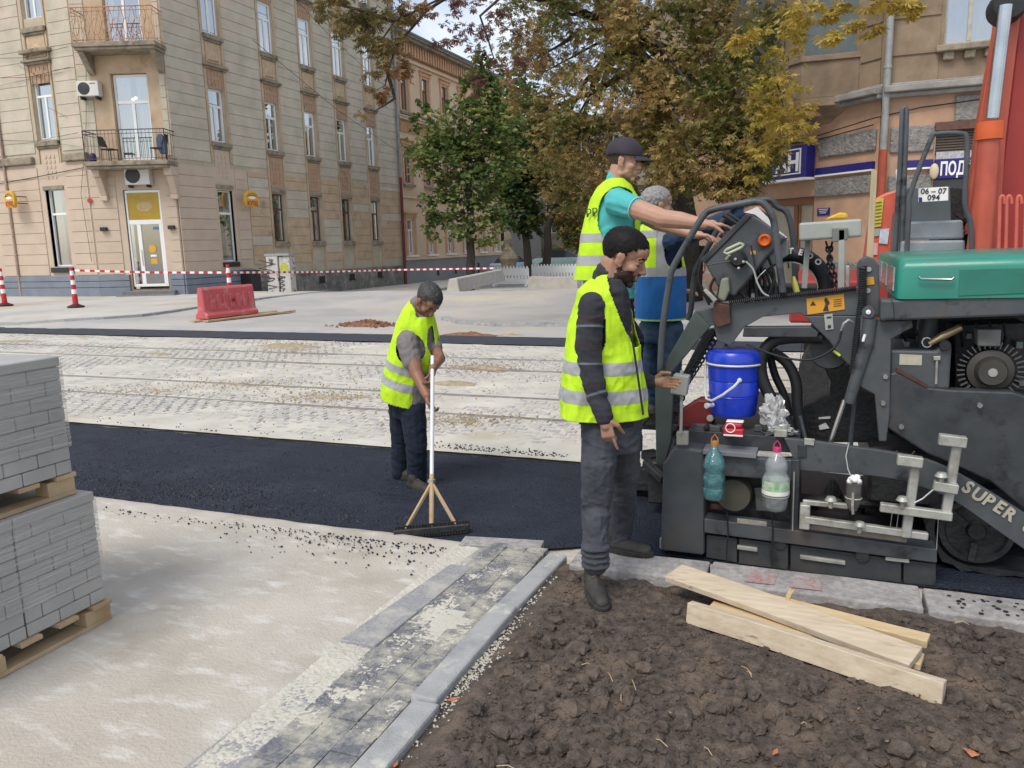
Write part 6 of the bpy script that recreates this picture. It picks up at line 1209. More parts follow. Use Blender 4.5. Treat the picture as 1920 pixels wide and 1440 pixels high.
def pack(u1, n1, z, rows_, label, W_=.96, L_=1.16):
    o = thing('paving_block_pack', label, 'paving blocks', (u1-W_/2, n1-L_/2, z), group='wrapped packs of paving blocks'); u0, n0 = u1-W_, n1-L_
    h = .0615; k = 0; proto = {}
    def brick(a, b, c, d, e):
        key = (round(b-a, 3), round(d-c, 3))
        if key not in proto: mb = MB(); mb.box(-(b-a)/2+.0015, (b-a)/2-.0015, -(d-c)/2+.0015, (d-c)/2-.0015, 0, h-.003); q = mb.build('brick', m_pb, None); q.parent = o; bm = q.modifiers.new('b', 'BEVEL'); bm.width = .004; proto[key] = q
        else: q = proto[key].copy(); COL.objects.link(q); q.parent = o
        q.location = Vector(((a+b)/2+RND.uniform(-.0015, .0015), (c+d)/2, e))-org(o); q.rotation_euler = (0, 0, RND.uniform(-.004, .004)); ORG.pop(q.name, None)
    for r in range(rows_):
        e = z+r*h; off = .0
        c = n1
        # face towards the lane (u1): blocks 10 deep, 20 long, in two stacks with a gap
        for s0, s1 in ((n1-.40, n1), (n1-.785, n1-.405), (n0, n1-.79)):
            nn = 3 if r % 2 == 0 else 2
            ws = [(s1-s0)/nn]*nn if r % 2 == 0 else [.10, s1-s0-.20, .10] if False else [(s1-s0)/3*1.0]*3
            if r % 2: ws = [(s1-s0)*.2, (s1-s0)*.4, (s1-s0)*.4]
            else: ws = [(s1-s0)*.4, (s1-s0)*.4, (s1-s0)*.2]
            a = s0
            for w_ in ws: brick(u1-.1, u1, a, a+w_, e); a += w_
        for a in lin(u0, u1-.1, 5)[:-1]: brick(a, a+(W_-.1)/5, n1-.1, n1, e); brick(a, a+(W_-.1)/5, n0-.1+.002, n0-.001, e)
    mb = MB(); mb.box(u0, u1-.104, n0, n1-.104, z, z+rows_*h-.004); mb.build('core_blocks', m_pb, o, kind='stuff')
    # cap layer of larger flags on top
    mb = MB()
    for i in range(3): a = [(n1-.40, n1), (n1-.785, n1-.405), (n0, n1-.79)][i]; mb = MB(); mb.box(u0, u1+.003, a[0], a[1]+.003, z+rows_*h, z+rows_*h+.045); mb.build('top_slab', m_pb, o, bevel=.005)
    mb = MB(); H2 = z+rows_*h+.02; N_ = 60
    rings = []
    for zz in lin(z+h*2.0, H2, 24): rings.append([Vector((x, y, zz)) for x, y in [(u1+.009+.003*noise.noise(Vector((zz*40, i_, 1))), n0-.05+(L_+.055)*i_/20) for i_ in range(21)]+[(u1+.005-(W_+.01)*i_/14, n1+.008) for i_ in range(1, 15)]])
    n_ = len(rings[0]); mb.add([v for r in rings for v in r], [(i*n_+j, i*n_+j+1, (i+1)*n_+j+1, (i+1)*n_+j) for i in range(len(rings)-1) for j in range(n_-1)]); mb.build('stretch_wrap', film, o, smooth=True)
    return o
uP = -3.13
pallet(uP+.0, 2.60, .035, 'lower wooden pallet standing on the pale pavement'); pack(uP-.01, 2.585, .142, 8, 'wrapped pack of grey paving blocks at the bottom of the stack')
pallet(uP-.05, 2.535, .682, 'upper wooden pallet lying on the lower pack of blocks'); pack(uP-.04, 2.52, .79, 8, 'wrapped pack of grey paving blocks on top of the stack')
# splintered board at the lower pallet
mb = MB(); mb.hexa([S(200, 1160, 2.65), S(222, 1130, 2.75), S(224, 1133, 2.75), S(204, 1165, 2.65)], [v+Vector((-.05, .02, -.005)) for v in (S(200, 1160, 2.65), S(222, 1130, 2.75), S(224, 1133, 2.75), S(204, 1165, 2.65))]); simple('wood_offcut', mb, m_wood, 'small wooden offcut sticking out at the corner of the lower pallet', 'offcut')
# --- planks on the soil
m_pl1 = mat('pale_plank', (.46, .37, .255), .8, scale=3.5, col2=(.62, .53, .40), bump=.3, bscale=12, dist=.002, stretch=(1.2, 9, 9), dirt=(.24, .17, .11), dscale=2.6, dlo=.62, dhi=.72, d2=(.33, .27, .2), d2k=6, d2lo=.58, d2hi=.75)
m_pl2 = mat('yellow_plank', (.50, .36, .19), .8, scale=3.5, col2=(.62, .49, .30), bump=.3, bscale=12, dist=.002, stretch=(1.2, 9, 9))
def plank(p, q, w, h, m, label, roll=0, taper=1):
    p = Vector(p); q = Vector(q); d = (q-p).normalized(); s = d.cross(Vector((0, 0, 1))).normalized(); s = Matrix.Rotation(roll, 3, d) @ s; t = s.cross(d); mb = MB(); rings = []
    for i in range(9): k = i/8; c = p.lerp(q, k)+t*.004*sin(k*5); ww = w*(1+(taper-1)*k); rings.append([c+s*(ww/2)*a+t*(h/2)*b for a, b in ((-1, -1), (1, -1), (1, 1), (-1, 1))])
    mb.loft(rings); return simple('plank', mb, m, label, 'plank', 'planks on the soil', loc=(p+q)/2, bevel=.0025, fix=True)
plank((-.50, 3.37, .115), (.475, 3.015, .115), .045, .095, m_pl1, 'narrow pale plank standing on edge nearest the camera', roll=radians(-8))
plank((-.62, 3.66, .165), (.40, 3.21, .135), .145, .030, m_pl1, 'wide pale plank in the middle of the three', roll=radians(7))
plank((-.42, 3.69, .10), (.47, 3.43, .11), .07, .035, m_pl2, 'thin yellowish plank lying behind the wide one', roll=radians(4))
plank((-.42, 3.46, .105), (.43, 3.26, .10), .10, .028, m_pl2, 'yellowish plank mostly hidden beneath the wide pale plank', roll=0)
mb = MB(); c = S(1478, 1118, 3.50)
for k in range(5): a = k*1.3; mb.tube([c+Vector((-.012+.003*k, 0, -.04)), c+Vector((.0+.004*cos(a), .004*sin(a), 0)), c+Vector((.016+.008*cos(a), .008*sin(a), .035+.005*sin(k*4)))], [.009, .008, .003], 5)
simple('wood_splinter', mb, m_pl2, 'short splintered piece of wood standing up by the wide plank', 'splinter')
for k, (x, y, s_) in enumerate([(1455, 1398, 1), (1820, 1410, 1.4), (1610, 1330, .5), (1725, 1300, .4), (740, 1408, 1.1), (848, 1292, 1.4), (1060, 1322, .4)]):
    p = G(x, y, .1); p.z = soilz(p.x, p.y)+.014; mb = MB(); r_ = .016*s_; a = RND.uniform(0, 6); mb.add([p+Vector((r_*cos(a+t)*e, r_*sin(a+t)*e, .006*sin(t*2))) for t, e in ((0, 1.3), (1.2, .7), (2.3, .8), (3.4, 1.2), (4.6, .6))]+[p+Vector((0, 0, -.006))], [(0, 1, 2, 3, 4), (1, 0, 5), (2, 1, 5), (3, 2, 5), (4, 3, 5), (0, 4, 5)])
    lb = ['orange dry leaf near the bottom edge of the soil', 'largest orange leaf low on the right of the soil', 'tiny orange fragment below the planks', 'small orange fragment right of the planks', 'orange scrap beside the near end of the kerb', 'reddish shard lying against the concrete kerb', 'tiny ochre scrap in the middle of the soil'][k]
    simple('dry_leaf', mb, mat('dry_orange_leaf', (.46, .17, .075), .8, var=.25, scale=40), lb, 'leaf', 'scraps on the soil')
mb = MB()
for x, y, a, l_ in [(1140, 1260, -1.1, .07), (1165, 1300, -1.4, .05), (1390, 1255, -.9, .07), (1185, 1270, -1.2, .08), (1225, 1385, -.5, .06), (1400, 1265, -1, .04), (1620, 1165, .5, .08), (1790, 1165, .3, .06), (1090, 1240, .2, .05), (930, 1425, .1, .08), (1250, 1330, -.6, .04), (1500, 1350, .5, .03), (1660, 1390, -.3, .05), (1320, 1400, -.9, .05)]:
    p = G(x, y, .1); z = soilz(p.x, p.y)+.018; mb.tube([Vector((p.x, p.y, z)), Vector((p.x+l_*.5*cos(a), p.y+l_*.5*sin(a), z+.01)), Vector((p.x+l_*cos(a), p.y+l_*sin(a)*.8, z-.004))], .0014, 4)
mb.build('dry_stems', m_pl2, kind='stuff')
# --- crushed brick heap
p = GT(690, 611); mb = MB()
for i in range(260): a = RND.uniform(0, 6.28); r_ = abs(RND.gauss(0, .33)); x = p.x+r_*1.5*cos(a); y = p.y+r_*.6*sin(a); crumb(mb, x, y, max(0, .12*(1-r_/.6))+p.z, RND.uniform(.03, .06))
mb.build('brick_rubble', mat('brick_red', (.21, .105, .065), .9, var=.35, scale=8), kind='stuff'); mound('rubble_heap', p.x, p.y, .7, .35, .13, MATS['brick_red'], z0=p.z)
p = GT(880, 628); mound('brown_rubble', p.x, p.y, .6, .15, .07, MATS['brick_red'], z0=p.z)
# --- delineator posts
m_rw = mat('reflective_red', (.50, .02, .03), .4, var=.05); dlab = ['red and white delineator post at the left edge of the photo', 'red and white delineator post standing alone left of the water barrier', 'red and white delineator post half hidden behind the red barrier']
proto = None
for (x, y), lb in zip([(10, 577), (143, 580), (434, 578)], dlab):
    p = GT(x, y); p.z += .05
    if proto: copy_thing(proto, p, 0, lb); continue
    o = proto = thing('delineator_post', lb, 'post', p, group='red and white delineator posts')
    mb = MB(); mb.lathe(p, [(.24, 0), (.24, .05), (.14, .09), (.08, .12)], 8); mb.build('base', mat('post_base_red', (.06, .012, .012), .7), o)
    zs_ = [.10, .28, .42, .56, .70, .84, .98, 1.12, 1.22]
    for i, (a, b) in enumerate(zip(zs_, zs_[1:])): mb = MB(); mb.lathe(p, [(.085-.03*a, a), (.085-.03*b, b-.001)], 14); mb.build('band', m_rw if i % 2 == 1 or i == 0 else m_wht, o, smooth=True)
# --- red water-filled barrier on boards
p0 = GT(378, 603); p1 = GT(472, 592); d = Vector((p1.x-p0.x, p1.y-p0.y, 0)); p1 = p0+d.normalized()*1.75; p1.z = p0.z; d = p1-p0; dn = d.normalized(); sd_ = Vector((dn.y, -dn.x, 0)); h_ = .78; z0 = p0.z+.06
o = thing('water_barrier', 'faded red plastic water barrier standing on wooden boards', 'barrier', (p0+p1)/2+Vector((0, 0, .06))); mred = mat('faded_red_plastic', (.52, .10, .11), .5, var=.12, scale=3, dirt=(.55, .28, .27), dscale=4, dlo=.55, dhi=.7)
P_ = lambda t, z, w=0: p0+dn*t+Vector((0, 0, z+.06))+sd_*w; L_ = 1.75
mb = MB(); prf = lambda t, e=0: [P_(t, 0, .22-e), P_(t, .10, .22-e), P_(t, .16, .14-e), P_(t, .72, .09-e), P_(t, .78, .05), P_(t, .78, -.05), P_(t, .72, -.09+e), P_(t, .16, -.14+e), P_(t, .10, -.22+e), P_(t, 0, -.22+e)]
mb.loft([prf(0, .03), prf(.03), prf(L_-.03), prf(L_, .03)]); mb.build('shell', mred, o, bevel=.02, seg=2, fix=True)
for i in range(7): t = .22+i*.215; mb = MB(); mb.prism([P_(t, .22, .138), P_(t+.13, .22, .138), P_(t+.13, .56, .108), P_(t+.065, .62, .103), P_(t, .56, .108)], sd_*.02); mb.build('rib_panel', mred, o, bevel=.01)
mb = MB(); c = P_(.95, .42, .15); mb.lathe(c, [(.001, .02), (.05, .02), (.055, 0)], 14, axis=sd_, cap=False); mb.build('plug', mat('plug_dark_red', (.2, .02, .02), .5), o)
for k, (a, b, w_) in enumerate([(-.3, 2.4, .0), (-.1, 2.9, .25), (.1, 2.7, -.25)]):
    mb = MB(); mb.bar(P_(a, -.035+.0*k, w_), P_(b, -.035, w_+.1), .20, .04); simple('board', mb, m_wood, ['wooden board under the middle of the red barrier', 'wooden board under the front of the red barrier', 'wooden board under the back of the red barrier'][k], 'board', 'boards under the water barrier')
# --- barrier tape
def tape(px, label, w=.07):
    mb = MB(); mb2 = MB(); k = 0; pts = [SD(*q) for q in px]; 
    for a, b in zip(pts, pts[1:]):
        n_ = max(2, int((b-a).length/.16))
        for i in range(n_):
            p = a.lerp(b, i/n_); q = a.lerp(b, (i+1)/n_); s_ = -.12*0; (mb if k % 2 else mb2).bar(p, q, .006, w); k += 1
    o = thing('barrier_tape', label, 'tape', pts[0]); mb.build('red_stripes', m_rw, o, kind='stuff'); mb2.build('white_stripes', m_wht, o, kind='stuff')
tape([(140, 507, 26.3), (290, 511, 26.5), (432, 511, 26.0), (600, 510, 31), (740, 506, 35), (925, 503, 33)], 'red and white barrier tape strung from the posts past the drainpipe')
tape([(1255, 512, 23), (1310, 511, 23), (1420, 506, 23)], 'short stretch of white tape before the standing passer-by')
# --- concrete blocks and white fence
mc = mat('pale_concrete', (.36, .34, .30), .92, scale=3, col2=(.47, .44, .39), bump=.4, bscale=30, dist=.01)
def cblock(x0, x1, y0, yt, lb, dd=.5):
    a = GT(x0, y0); b = GT(x1, y0-1); h = (y0-yt)*a.length/FPX*1.0; mb = MB(); d = (b-a); d.z = 0; e = d.normalized(); s_ = Vector((-e.y, e.x, 0)); z = a.z-.05
    mb.loft([[a+Vector((0, 0, -.05)), a+s_*dd+Vector((0, 0, -.05)), a+s_*(dd-.1)+e*.08+Vector((0, 0, h)), a+s_*.1+e*.08+Vector((0, 0, h))], [b+Vector((0, 0, a.z-b.z-.05)), b+s_*dd+Vector((0, 0, a.z-b.z-.05)), b+s_*(dd-.1)-e*.08+Vector((0, 0, a.z-b.z+h)), b+s_*.1-e*.08+Vector((0, 0, a.z-b.z+h))]]); simple('concrete_block', mb, mc, lb, 'block', 'concrete road blocks', bevel=.02, fix=True, loc=(a+b)/2)
cblock(862, 948, 547, 523, 'long pale concrete road block in front of the green tree'); cblock(988, 1082, 542, 519, 'pale concrete road block in front of the right fence panel'); cblock(1275, 1330, 548, 528, 'pale concrete road block behind the guard rail by the passer-by')
def fence(x0, x1, yb, lb):
    a = GT(x0, yb); b = GT(x1, yb); b.z = a.z; d = b-a; L_ = d.length; e = d.normalized(); s_ = Vector((-e.y, e.x, 0)); o = thing('plastic_fence', lb, 'fence', (a+b)/2, group='white plastic barrier fences'); W_ = lambda t, z, q=0: a+e*t+Vector((0, 0, z))+s_*q
    def bx(nm, t0, t1, z0, z1, q0=-.02, q1=.02): mb = MB(); mb.hexa([W_(t0, z0, q0), W_(t1, z0, q0), W_(t1, z0, q1), W_(t0, z0, q1)], [W_(t0, z1, q0), W_(t1, z1, q0), W_(t1, z1, q1), W_(t0, z1, q1)]); mb.build(nm, m_wht, o)
    bx('lower_rail', 0, L_, .12, .36); bx('upper_board', 0, L_, .56, .92); k = int(L_/.17)
    for i in range(k+1): t = i*L_/k; bx('slat', max(0, t-.055), min(L_, t+.055), .36, .56); 
    for i in range(k): t = (i+.5)*L_/k; mb = MB(); mb.prism([W_(t-.06, .92, -.02), W_(t+.06, .92, -.02), W_(t+.04, 1.0, -.02), W_(t, 1.04, -.02), W_(t-.04, 1.0, -.02)], s_*.04); mb.build('picket_top', m_wht, o)
    for t in (.1, L_-.1): bx('foot', t-.05, t+.05, 0, .12, -.25, .25)
fence(925, 992, 537, 'white slatted plastic fence panel in the gap between the concrete blocks'); fence(996, 1082, 531, 'white slatted plastic fence panel behind the right concrete block')
# --- street furniture, parked things far off
def car(x, y, lb, m, rz, s=1.0):
    p = GT(x, y); o = thing('parked_car', lb, 'car', p); R_ = Matrix.Rotation(rz, 3, 'Z'); q = lambda a, b, c: p+R_ @ Vector((a*s, b*s, c*s))
    mb = MB(); sec = [(-2.1, .45, .75), (-1.9, .35, .88), (-1.5, .3, .92), (1.2, .3, .92), (1.8, .35, .82), (2.1, .45, .65)]; mb.loft([[q(x_, -.82, a), q(x_, -.85, (a+b)/2), q(x_, -.78, b), q(x_, .78, b), q(x_, .85, (a+b)/2), q(x_, .82, a)] for x_, a, b in sec]); mb.build('body', m, o, smooth=True, fix=True)
    mb = MB(); mb.loft([[q(x_, -w_, .9), q(x_, -w_*.85, h_), q(x_, w_*.85, h_), q(x_, w_, .9)] for x_, w_, h_ in ((-1.7, .7, .93), (-1.1, .74, 1.40), (.2, .74, 1.43), (1.0, .72, .94))]); mb.build('cabin', mat('car_glass', (.03, .035, .04), .1), o, smooth=True, fix=True)
    for a, b in ((-1.35, -.8), (-1.35, .8), (1.3, -.8), (1.3, .8)): mb = MB(); mb.lathe(q(a, b, .32), [(.001, .1), (.2, .1), (.32, .09), (.33, -.1)], 16, axis=R_ @ Vector((0, 1 if b > 0 else -1, 0)), cap=False); mb.build('wheel', m_blk, o, smooth=True)
car(1055, 508, 'pale teal car parked beyond the fence behind the two leaning trunks', mat('car_teal_white', (.3, .42, .42), .3), .3)
car(962, 512, 'light blue car roof showing over the left fence panel', mat('car_paleblue', (.40, .50, .60), .3), 1.2, .8)
def bollard(x, y, h, lb): p = GT(x, y); mb = MB(); mb.lathe(p, [(.09, 0), (.07, .1), (.06, h-.1), (.08, h-.08), (.07, h)], 10); simple('dark_bollard', mb, m_black, lb, 'bollard', 'dark bollards', smooth=True)
bollard(995, 535, 1.15, 'dark bollard standing between the two white fence panels'); bollard(898, 522, 1.0, 'dark bollard beside the trunk of the green tree')
mb = MB(); p = GT(955, 520); mb.lathe(p, [(.55, 0), (.5, .8), (.62, 1.2), (.25, 1.9), (.3, 2.4), (.05, 3.0)], 9); simple('stone_monument', mb, m_stone, 'dark stone monument past the left fence panel', 'monument')
p = G(150, 600, 0)
# ================================================================ PEOPLE
def bake(mb, voxel, smooth=4, factor=.5):
    me = bpy.data.meshes.new('t'); me.from_pydata([tuple(v) for v in mb.v], [], mb.f); o = bpy.data.objects.new('t', me); COL.objects.link(o)
    r = o.modifiers.new('r', 'REMESH'); r.mode = 'VOXEL'; r.voxel_size = voxel; r.use_smooth_shade = True
    if smooth: s_ = o.modifiers.new('s', 'SMOOTH'); s_.iterations = smooth; s_.factor = factor
    dg = bpy.context.evaluated_depsgraph_get(); dg.update(); m2 = bpy.data.meshes.new_from_object(o.evaluated_get(dg)); bpy.data.objects.remove(o); return m2
def arrs(me):
    n = len(me.vertices); co = np.empty(n*3, 'f'); me.vertices.foreach_get('co', co); no = np.empty(n*3, 'f'); me.vertices.foreach_get('normal', no); return co.reshape(-1, 3), no.reshape(-1, 3)
def wrinkle(me, amp, sc=(9, 9, 22), seed=0, warp=.6, mask=None, ridged=True):
    co, no = arrs(me); out = co.copy()
    for i in range(len(co)):
        p = Vector(co[i]); w = noise.noise_vector(p*5+Vector((seed, seed, 0)))*warp*.1; q = Vector(((p.x+w.x)*sc[0], (p.y+w.y)*sc[1], (p.z+w.z)*sc[2]))+Vector((seed*3.1, 0, 0)); v = noise.noise(q)+.5*noise.noise(q*2.1)
        if ridged: v = .5-abs(v)*1.6
        a = amp if mask is None else amp*mask(p)
        out[i] += no[i]*(a*v)
    me.vertices.foreach_set('co', out.ravel()); me.update()
def finish(me, name, m, parent, smooth=True, solid=0, **k):
    me.transform(Matrix.Translation(-org(parent))); me.materials.clear(); me.materials.append(m); me.name = name; me.polygons.foreach_set('use_smooth', [smooth]*len(me.polygons)); o = bpy.data.objects.new(name, me); COL.objects.link(o); o.parent = parent
    if solid: s_ = o.modifiers.new('solid', 'SOLIDIFY'); s_.thickness = solid; s_.offset = 1
    return o
def delete(me, pred, planes=()):
    b = bmesh.new(); b.from_mesh(me)
    for co, no in planes: bmesh.ops.bisect_plane(b, geom=b.verts[:]+b.edges[:]+b.faces[:], plane_co=co, plane_no=no, dist=1e-5)
    b.normal_update(); d = [f for f in b.faces if pred(f.calc_center_median(), f.normal)]; bmesh.ops.delete(b, geom=d, context='FACES'); b.to_mesh(me); b.free(); me.update(); return me
def offset_copy(me, pred, off, planes=()):
    m2 = me.copy(); delete(m2, lambda c, n: not pred(c, n), planes); co, no = arrs(m2); m2.vertices.foreach_set('co', (co+no*off).ravel()); m2.update(); return m2
def cone(mb, p, q, r1, r2, fl=1.0, up=(0, 0, 1)):    # rounded tapered limb
    p = Vector(p); q = Vector(q); d, a, b = basis(q-p, up); L_ = (q-p).length; n = 12; rings = []
    for k in range(4): t = (k+.5)/4*pi/2; rings.append((p-d*r1*cos(t), r1*sin(t)))
    for k in range(7): t = k/6; rings.append((p+d*L_*t, r1+(r2-r1)*t))
    for k in range(3, -1, -1): t = (k+.5)/4*pi/2; rings.append((q+d*r2*cos(t), r2*sin(t)))
    mb.loft([[c+(a*cos(2*pi*i/n)*fl+b*sin(2*pi*i/n))*r for i in range(n)] for c, r in rings])
def chainc(mb, pts, rs, **k):
    for i in range(len(pts)-1): cone(mb, pts[i], pts[i+1], rs[i], rs[i+1], **k)
RV = lambda: _R.copy()    # image-right direction
def silh(mb, rows, n0, hd, e=2.3, N_=20):
    """rows: (xl, xr, y, [n]) silhouette widths in the photo at plane n -> superelliptic loft, depth half = hd(k)"""
    rings = []; fw = Vector((_F.x, _F.y, 0)).normalized(); rr = Vector((_R.x, _R.y, 0)).normalized()
    for i, row in enumerate(rows):
        xl, xr, y = row[:3]; n = row[3] if len(row) > 3 else n0; c = S((xl+xr)/2, y, n); dist = (c-Vector((0, 0, HC))).dot(_F); a = (xr-xl)/2*dist/FPX; h = hd(i/(len(rows)-1)) if callable(hd) else hd
        tilt = (row[4] if len(row) > 4 else 0)
        ring = []
        for k in range(N_):
            t = 2*pi*k/N_; ct, st = cos(t), sin(t); ring.append(c+rr*(a*math.copysign(abs(ct)**(2/e), ct))+fw*(h*math.copysign(abs(st)**(2/e), st))+Vector((0, 0, tilt*dist/FPX*ct)))
        rings.append(ring)
    mb.loft(rings)
class Head:
    def __init__(s, c, fwd, up, k=1.0): s.c = Vector(c); s.y = Vector(fwd).normalized(); u = Vector(up); s.z = (u-s.y*u.dot(s.y)).normalized(); s.x = s.y.cross(s.z); s.k = k; s.R = Matrix((s.x, s.y, s.z)).transposed()
    def p(s, x, y, z): return s.c+(s.x*x+s.y*y+s.z*z)*s.k
    def l(s, w): d = Vector(w)-s.c; return Vector((d.dot(s.x), d.dot(s.y), d.dot(s.z)))/s.k
    def ell(s, mb, x, y, z, a, b, c, rot=0): mb.ball(s.p(x, y, z), s.k, 20, 14, (a, b, c), rot=s.R @ Matrix.Rotation(rot, 3, 'X'))
    def skin(s, mb, nose=1.0):
        E_ = s.ell; C = lambda a, b, r1, r2: cone(mb, s.p(*a), s.p(*b), r1*s.k, r2*s.k)
        E_(mb, 0, -.015, .035, .075, .096, .084); E_(mb, 0, .030, -.025, .060, .056, .075); E_(mb, 0, .022, -.072, .052, .052, .036); E_(mb, 0, .062, -.100, .022, .018, .018)
        C((-.036, .072, .018), (.036, .072, .018), .014, .014); E_(mb, 0, .05, .045, .058, .045, .045)
        C((0, .084, .006), (0, .103*nose, -.030), .008, .0125); E_(mb, .0095, .091, -.036, .008, .010, .007); E_(mb, -.0095, .091, -.036, .008, .010, .007)
        for q in (-1, 1): E_(mb, q*.040, .052, -.026, .022, .026, .022); E_(mb, q*.045, .01, -.070, .015, .045, .020, .4); E_(mb, q*.078, -.004, -.008, .009, .018, .032, -.25); E_(mb, q*.083, -.010, .006, .007, .013, .017); E_(mb, q*.076, .004, -.03, .008, .010, .012)
        C((-.018, .083, -.058), (.018, .083, -.058), .0075, .0075); C((-.016, .080, -.070), (.016, .080, -.070), .008, .008); E_(mb, 0, .075, -.062, .028, .016, .022)
    def features(s, par, skin_m, brow_m, eyes=True):
        if eyes == 'down':
            mb = MB(); lb = MB()
            for q in (-1, 1): mb.ball(s.p(q*.031, .0655, -.001), .0135*s.k, 12, 8); lb.tube([s.p(q*.044, .068, -.006), s.p(q*.037, .0765, -.008), s.p(q*.029, .0785, -.008), s.p(q*.020, .074, -.006)], .0016*s.k, 5)
            mb.build('eyelid', skin_m, par, smooth=True, split=True); lb.build('eyelash', brow_m, par, smooth=True, split=True)
        elif eyes:
            mb = MB()
            for q in (-1, 1): mb.ball(s.p(q*.031, .0655, .0), .0125*s.k, 12, 8)
            mb.build('eyeball', mat('eye_white', (.55, .52, .48), .3, var=.03), par, smooth=True, split=True)
            mb = MB()
            for q in (-1, 1): mb.ball(s.p(q*.0315, .0735, -.001), .0062*s.k, 10, 6)
            mb.build('iris', mat('iris_dark', (.02, .012, .008), .2), par, smooth=True, split=True)
            mb = MB()
            for q in (-1, 1): mb.tube([s.p(q*.0445, .066, .002), s.p(q*.037, .0755, .0065), s.p(q*.029, .0785, .0065), s.p(q*.02, .074, .002)], .0035*s.k, 6)
            mb.build('eyelid', skin_m, par, smooth=True, split=True)
        mb = MB()
        for q in (-1, 1): mb.tube([s.p(q*.052, .068, .018), s.p(q*.042, .081, .027), s.p(q*.028, .086, .026), s.p(q*.014, .086, .021)], [.003*s.k, .0042*s.k, .0045*s.k, .003*s.k], 6)
        mb.build('eyebrow', brow_m, par, smooth=True, split=True)
    def hair(s, par, m, line, th=.012, rough=.006, seed=1, sub=5):
        b = bmesh.new(); bmesh.ops.create_icosphere(b, subdivisions=sub, radius=1)
        for v in b.verts:
            c = v.co.copy(); thk = th*(.35+.65*min(1, max(0, c.z*1.1+.35))); f = 1+(thk+rough*(noise.noise(Vector((c.x*16, c.y*6, c.z*6))+Vector((seed, 0, 0)))+.7*noise.noise(c*22)))/.085
            lc = Vector((c.x*.075, c.y*.096, c.z*.084))*f+Vector((0, -.015, .035)); v.co = s.p(*lc)
        jit = lambda q: q+Vector((0, noise.noise(q*130)*.010, noise.noise(q*110+Vector((7, 0, 0)))*.012)); d = [f for f in b.faces if line(jit(s.l(f.calc_center_median())))]; bmesh.ops.delete(b, geom=d, context='FACES')
        me = bpy.data.meshes.new('hair'); b.to_mesh(me); b.free(); return finish(me, 'hair', m, par, solid=.0)
def hand(mb, w, d, pn, L_=.185, curl=(.3, .35, .4, .45), thumb=.5, side=1, spread=.06, r=.0082, tcurl=.3):
    """w wrist, d hand direction, pn palm normal, side=+1 thumb on cross(d,pn) side"""
    w = Vector(w); d = Vector(d).normalized(); pn = Vector(pn); pn = (pn-d*pn.dot(d)).normalized(); s_ = d.cross(pn)*side; k = L_/.185
    cone(mb, w-d*.01, w+d*.04*k, .024*k, .027*k); 
    for q in (-1.15, -.4, .4, 1.15): cone(mb, w+d*.03*k+s_*.012*q*k, w+d*.088*k+s_*.0185*q*k, .0145*k, .0125*k)
    tips = []
    for i, (q, ln) in enumerate(((1.2, .066), (.4, .076), (-.4, .070), (-1.2, .055))):
        b = w+d*.092*k+s_*.0185*q*k; a = 0; p = b; dd = (d+s_*spread*q).normalized(); seg = (.46, .30, .24)
        for j, fr in enumerate(seg):
            a += curl[i]*(1 if j else .8); v = dd*cos(a)+pn*sin(a); nx = p+v*(ln*fr*k); cone(mb, p, nx, (r-.0006*j)*k, (r-.0006*(j+1))*k); p = nx
        tips.append(p)
    b = w+d*.025*k+s_*.022*k; v1 = (d*.62+s_*.62+pn*.35*thumb).normalized(); p1 = b+v1*.042*k; v2 = (d*.85+s_*.25*(1-tcurl)+pn*(.3+.4*tcurl)).normalized(); p2 = p1+v2*.032*k; p3 = p2+(v2+pn*.25*tcurl).normalized()*.026*k
    cone(mb, b, p1, .0145*k, .0115*k); cone(mb, p1, p2, .0105*k, .0095*k); cone(mb, p2, p3, .0095*k, .008*k); return tips
def shoe(par, heel, toe, up_z, m, ms, w=.048, L_=None, ank=None):
    heel = Vector(heel); toe = Vector(toe); d = (toe-heel); L_ = d.length; d.normalize(); s_ = Vector((-d.y, d.x, 0)).normalized(); up = s_.cross(d)*-1
    if up.z < 0: up = -up
    mb = MB(); c = lambda t, h, q=0: heel+d*(L_*t)+up*h+s_*q
    cone(mb, c(.14, .045), c(.40, .045), .040, .040); cone(mb, c(.40, .042), c(.84, .030), .043, .030, fl=1.15); cone(mb, c(.12, .05), c(.18, .105), .038, .040); cone(mb, c(.25, .07), c(.55, .05), .035, .030)
    if ank is not None: cone(mb, c(.2, .09), Vector(ank), .040, .038)
    me = bake(mb, .006, 3); delete(me, lambda q, n: (q-heel).dot(up) < .012); finish(me, 'shoe', m, par)
    mb = MB(); N_ = 20; ring = lambda h, e: [c(.5, h)+d*(L_*.5*(cos(t)+.0)*e)+s_*((w*(1+.12*cos(t)))*sin(t)*e) for t in lin(0, 2*pi, N_)[:-1]]
    mb.loft([ring(0, .97), ring(.006, 1.0), ring(.024, 1.0), ring(.027, .95)]); mb.build('sole', ms, par, bevel=.002)
    mb = MB()
    for t in (.36, .43, .50, .57): mb.tube([c(t, .080-.10*(t-.36), -.026), c(t+.02, .098-.14*(t-.36), 0), c(t, .080-.10*(t-.36), .026)], .0034, 5)
    mb.build('lace', mat('grey_lace', (.10, .10, .09), .8), par, smooth=True)
m_sk1 = mat('skin_tanned', (.34, .185, .12), .5, var=.10, scale=18, bump=.15, bscale=180, dist=.001); m_sk2 = mat('skin_light', (.44, .245, .17), .5, var=.10, scale=16, bump=.12, bscale=180, dist=.001); m_sk3 = mat('skin_brown', (.24, .115, .07), .5, var=.12, scale=18, bump=.15, bscale=180, dist=.001)
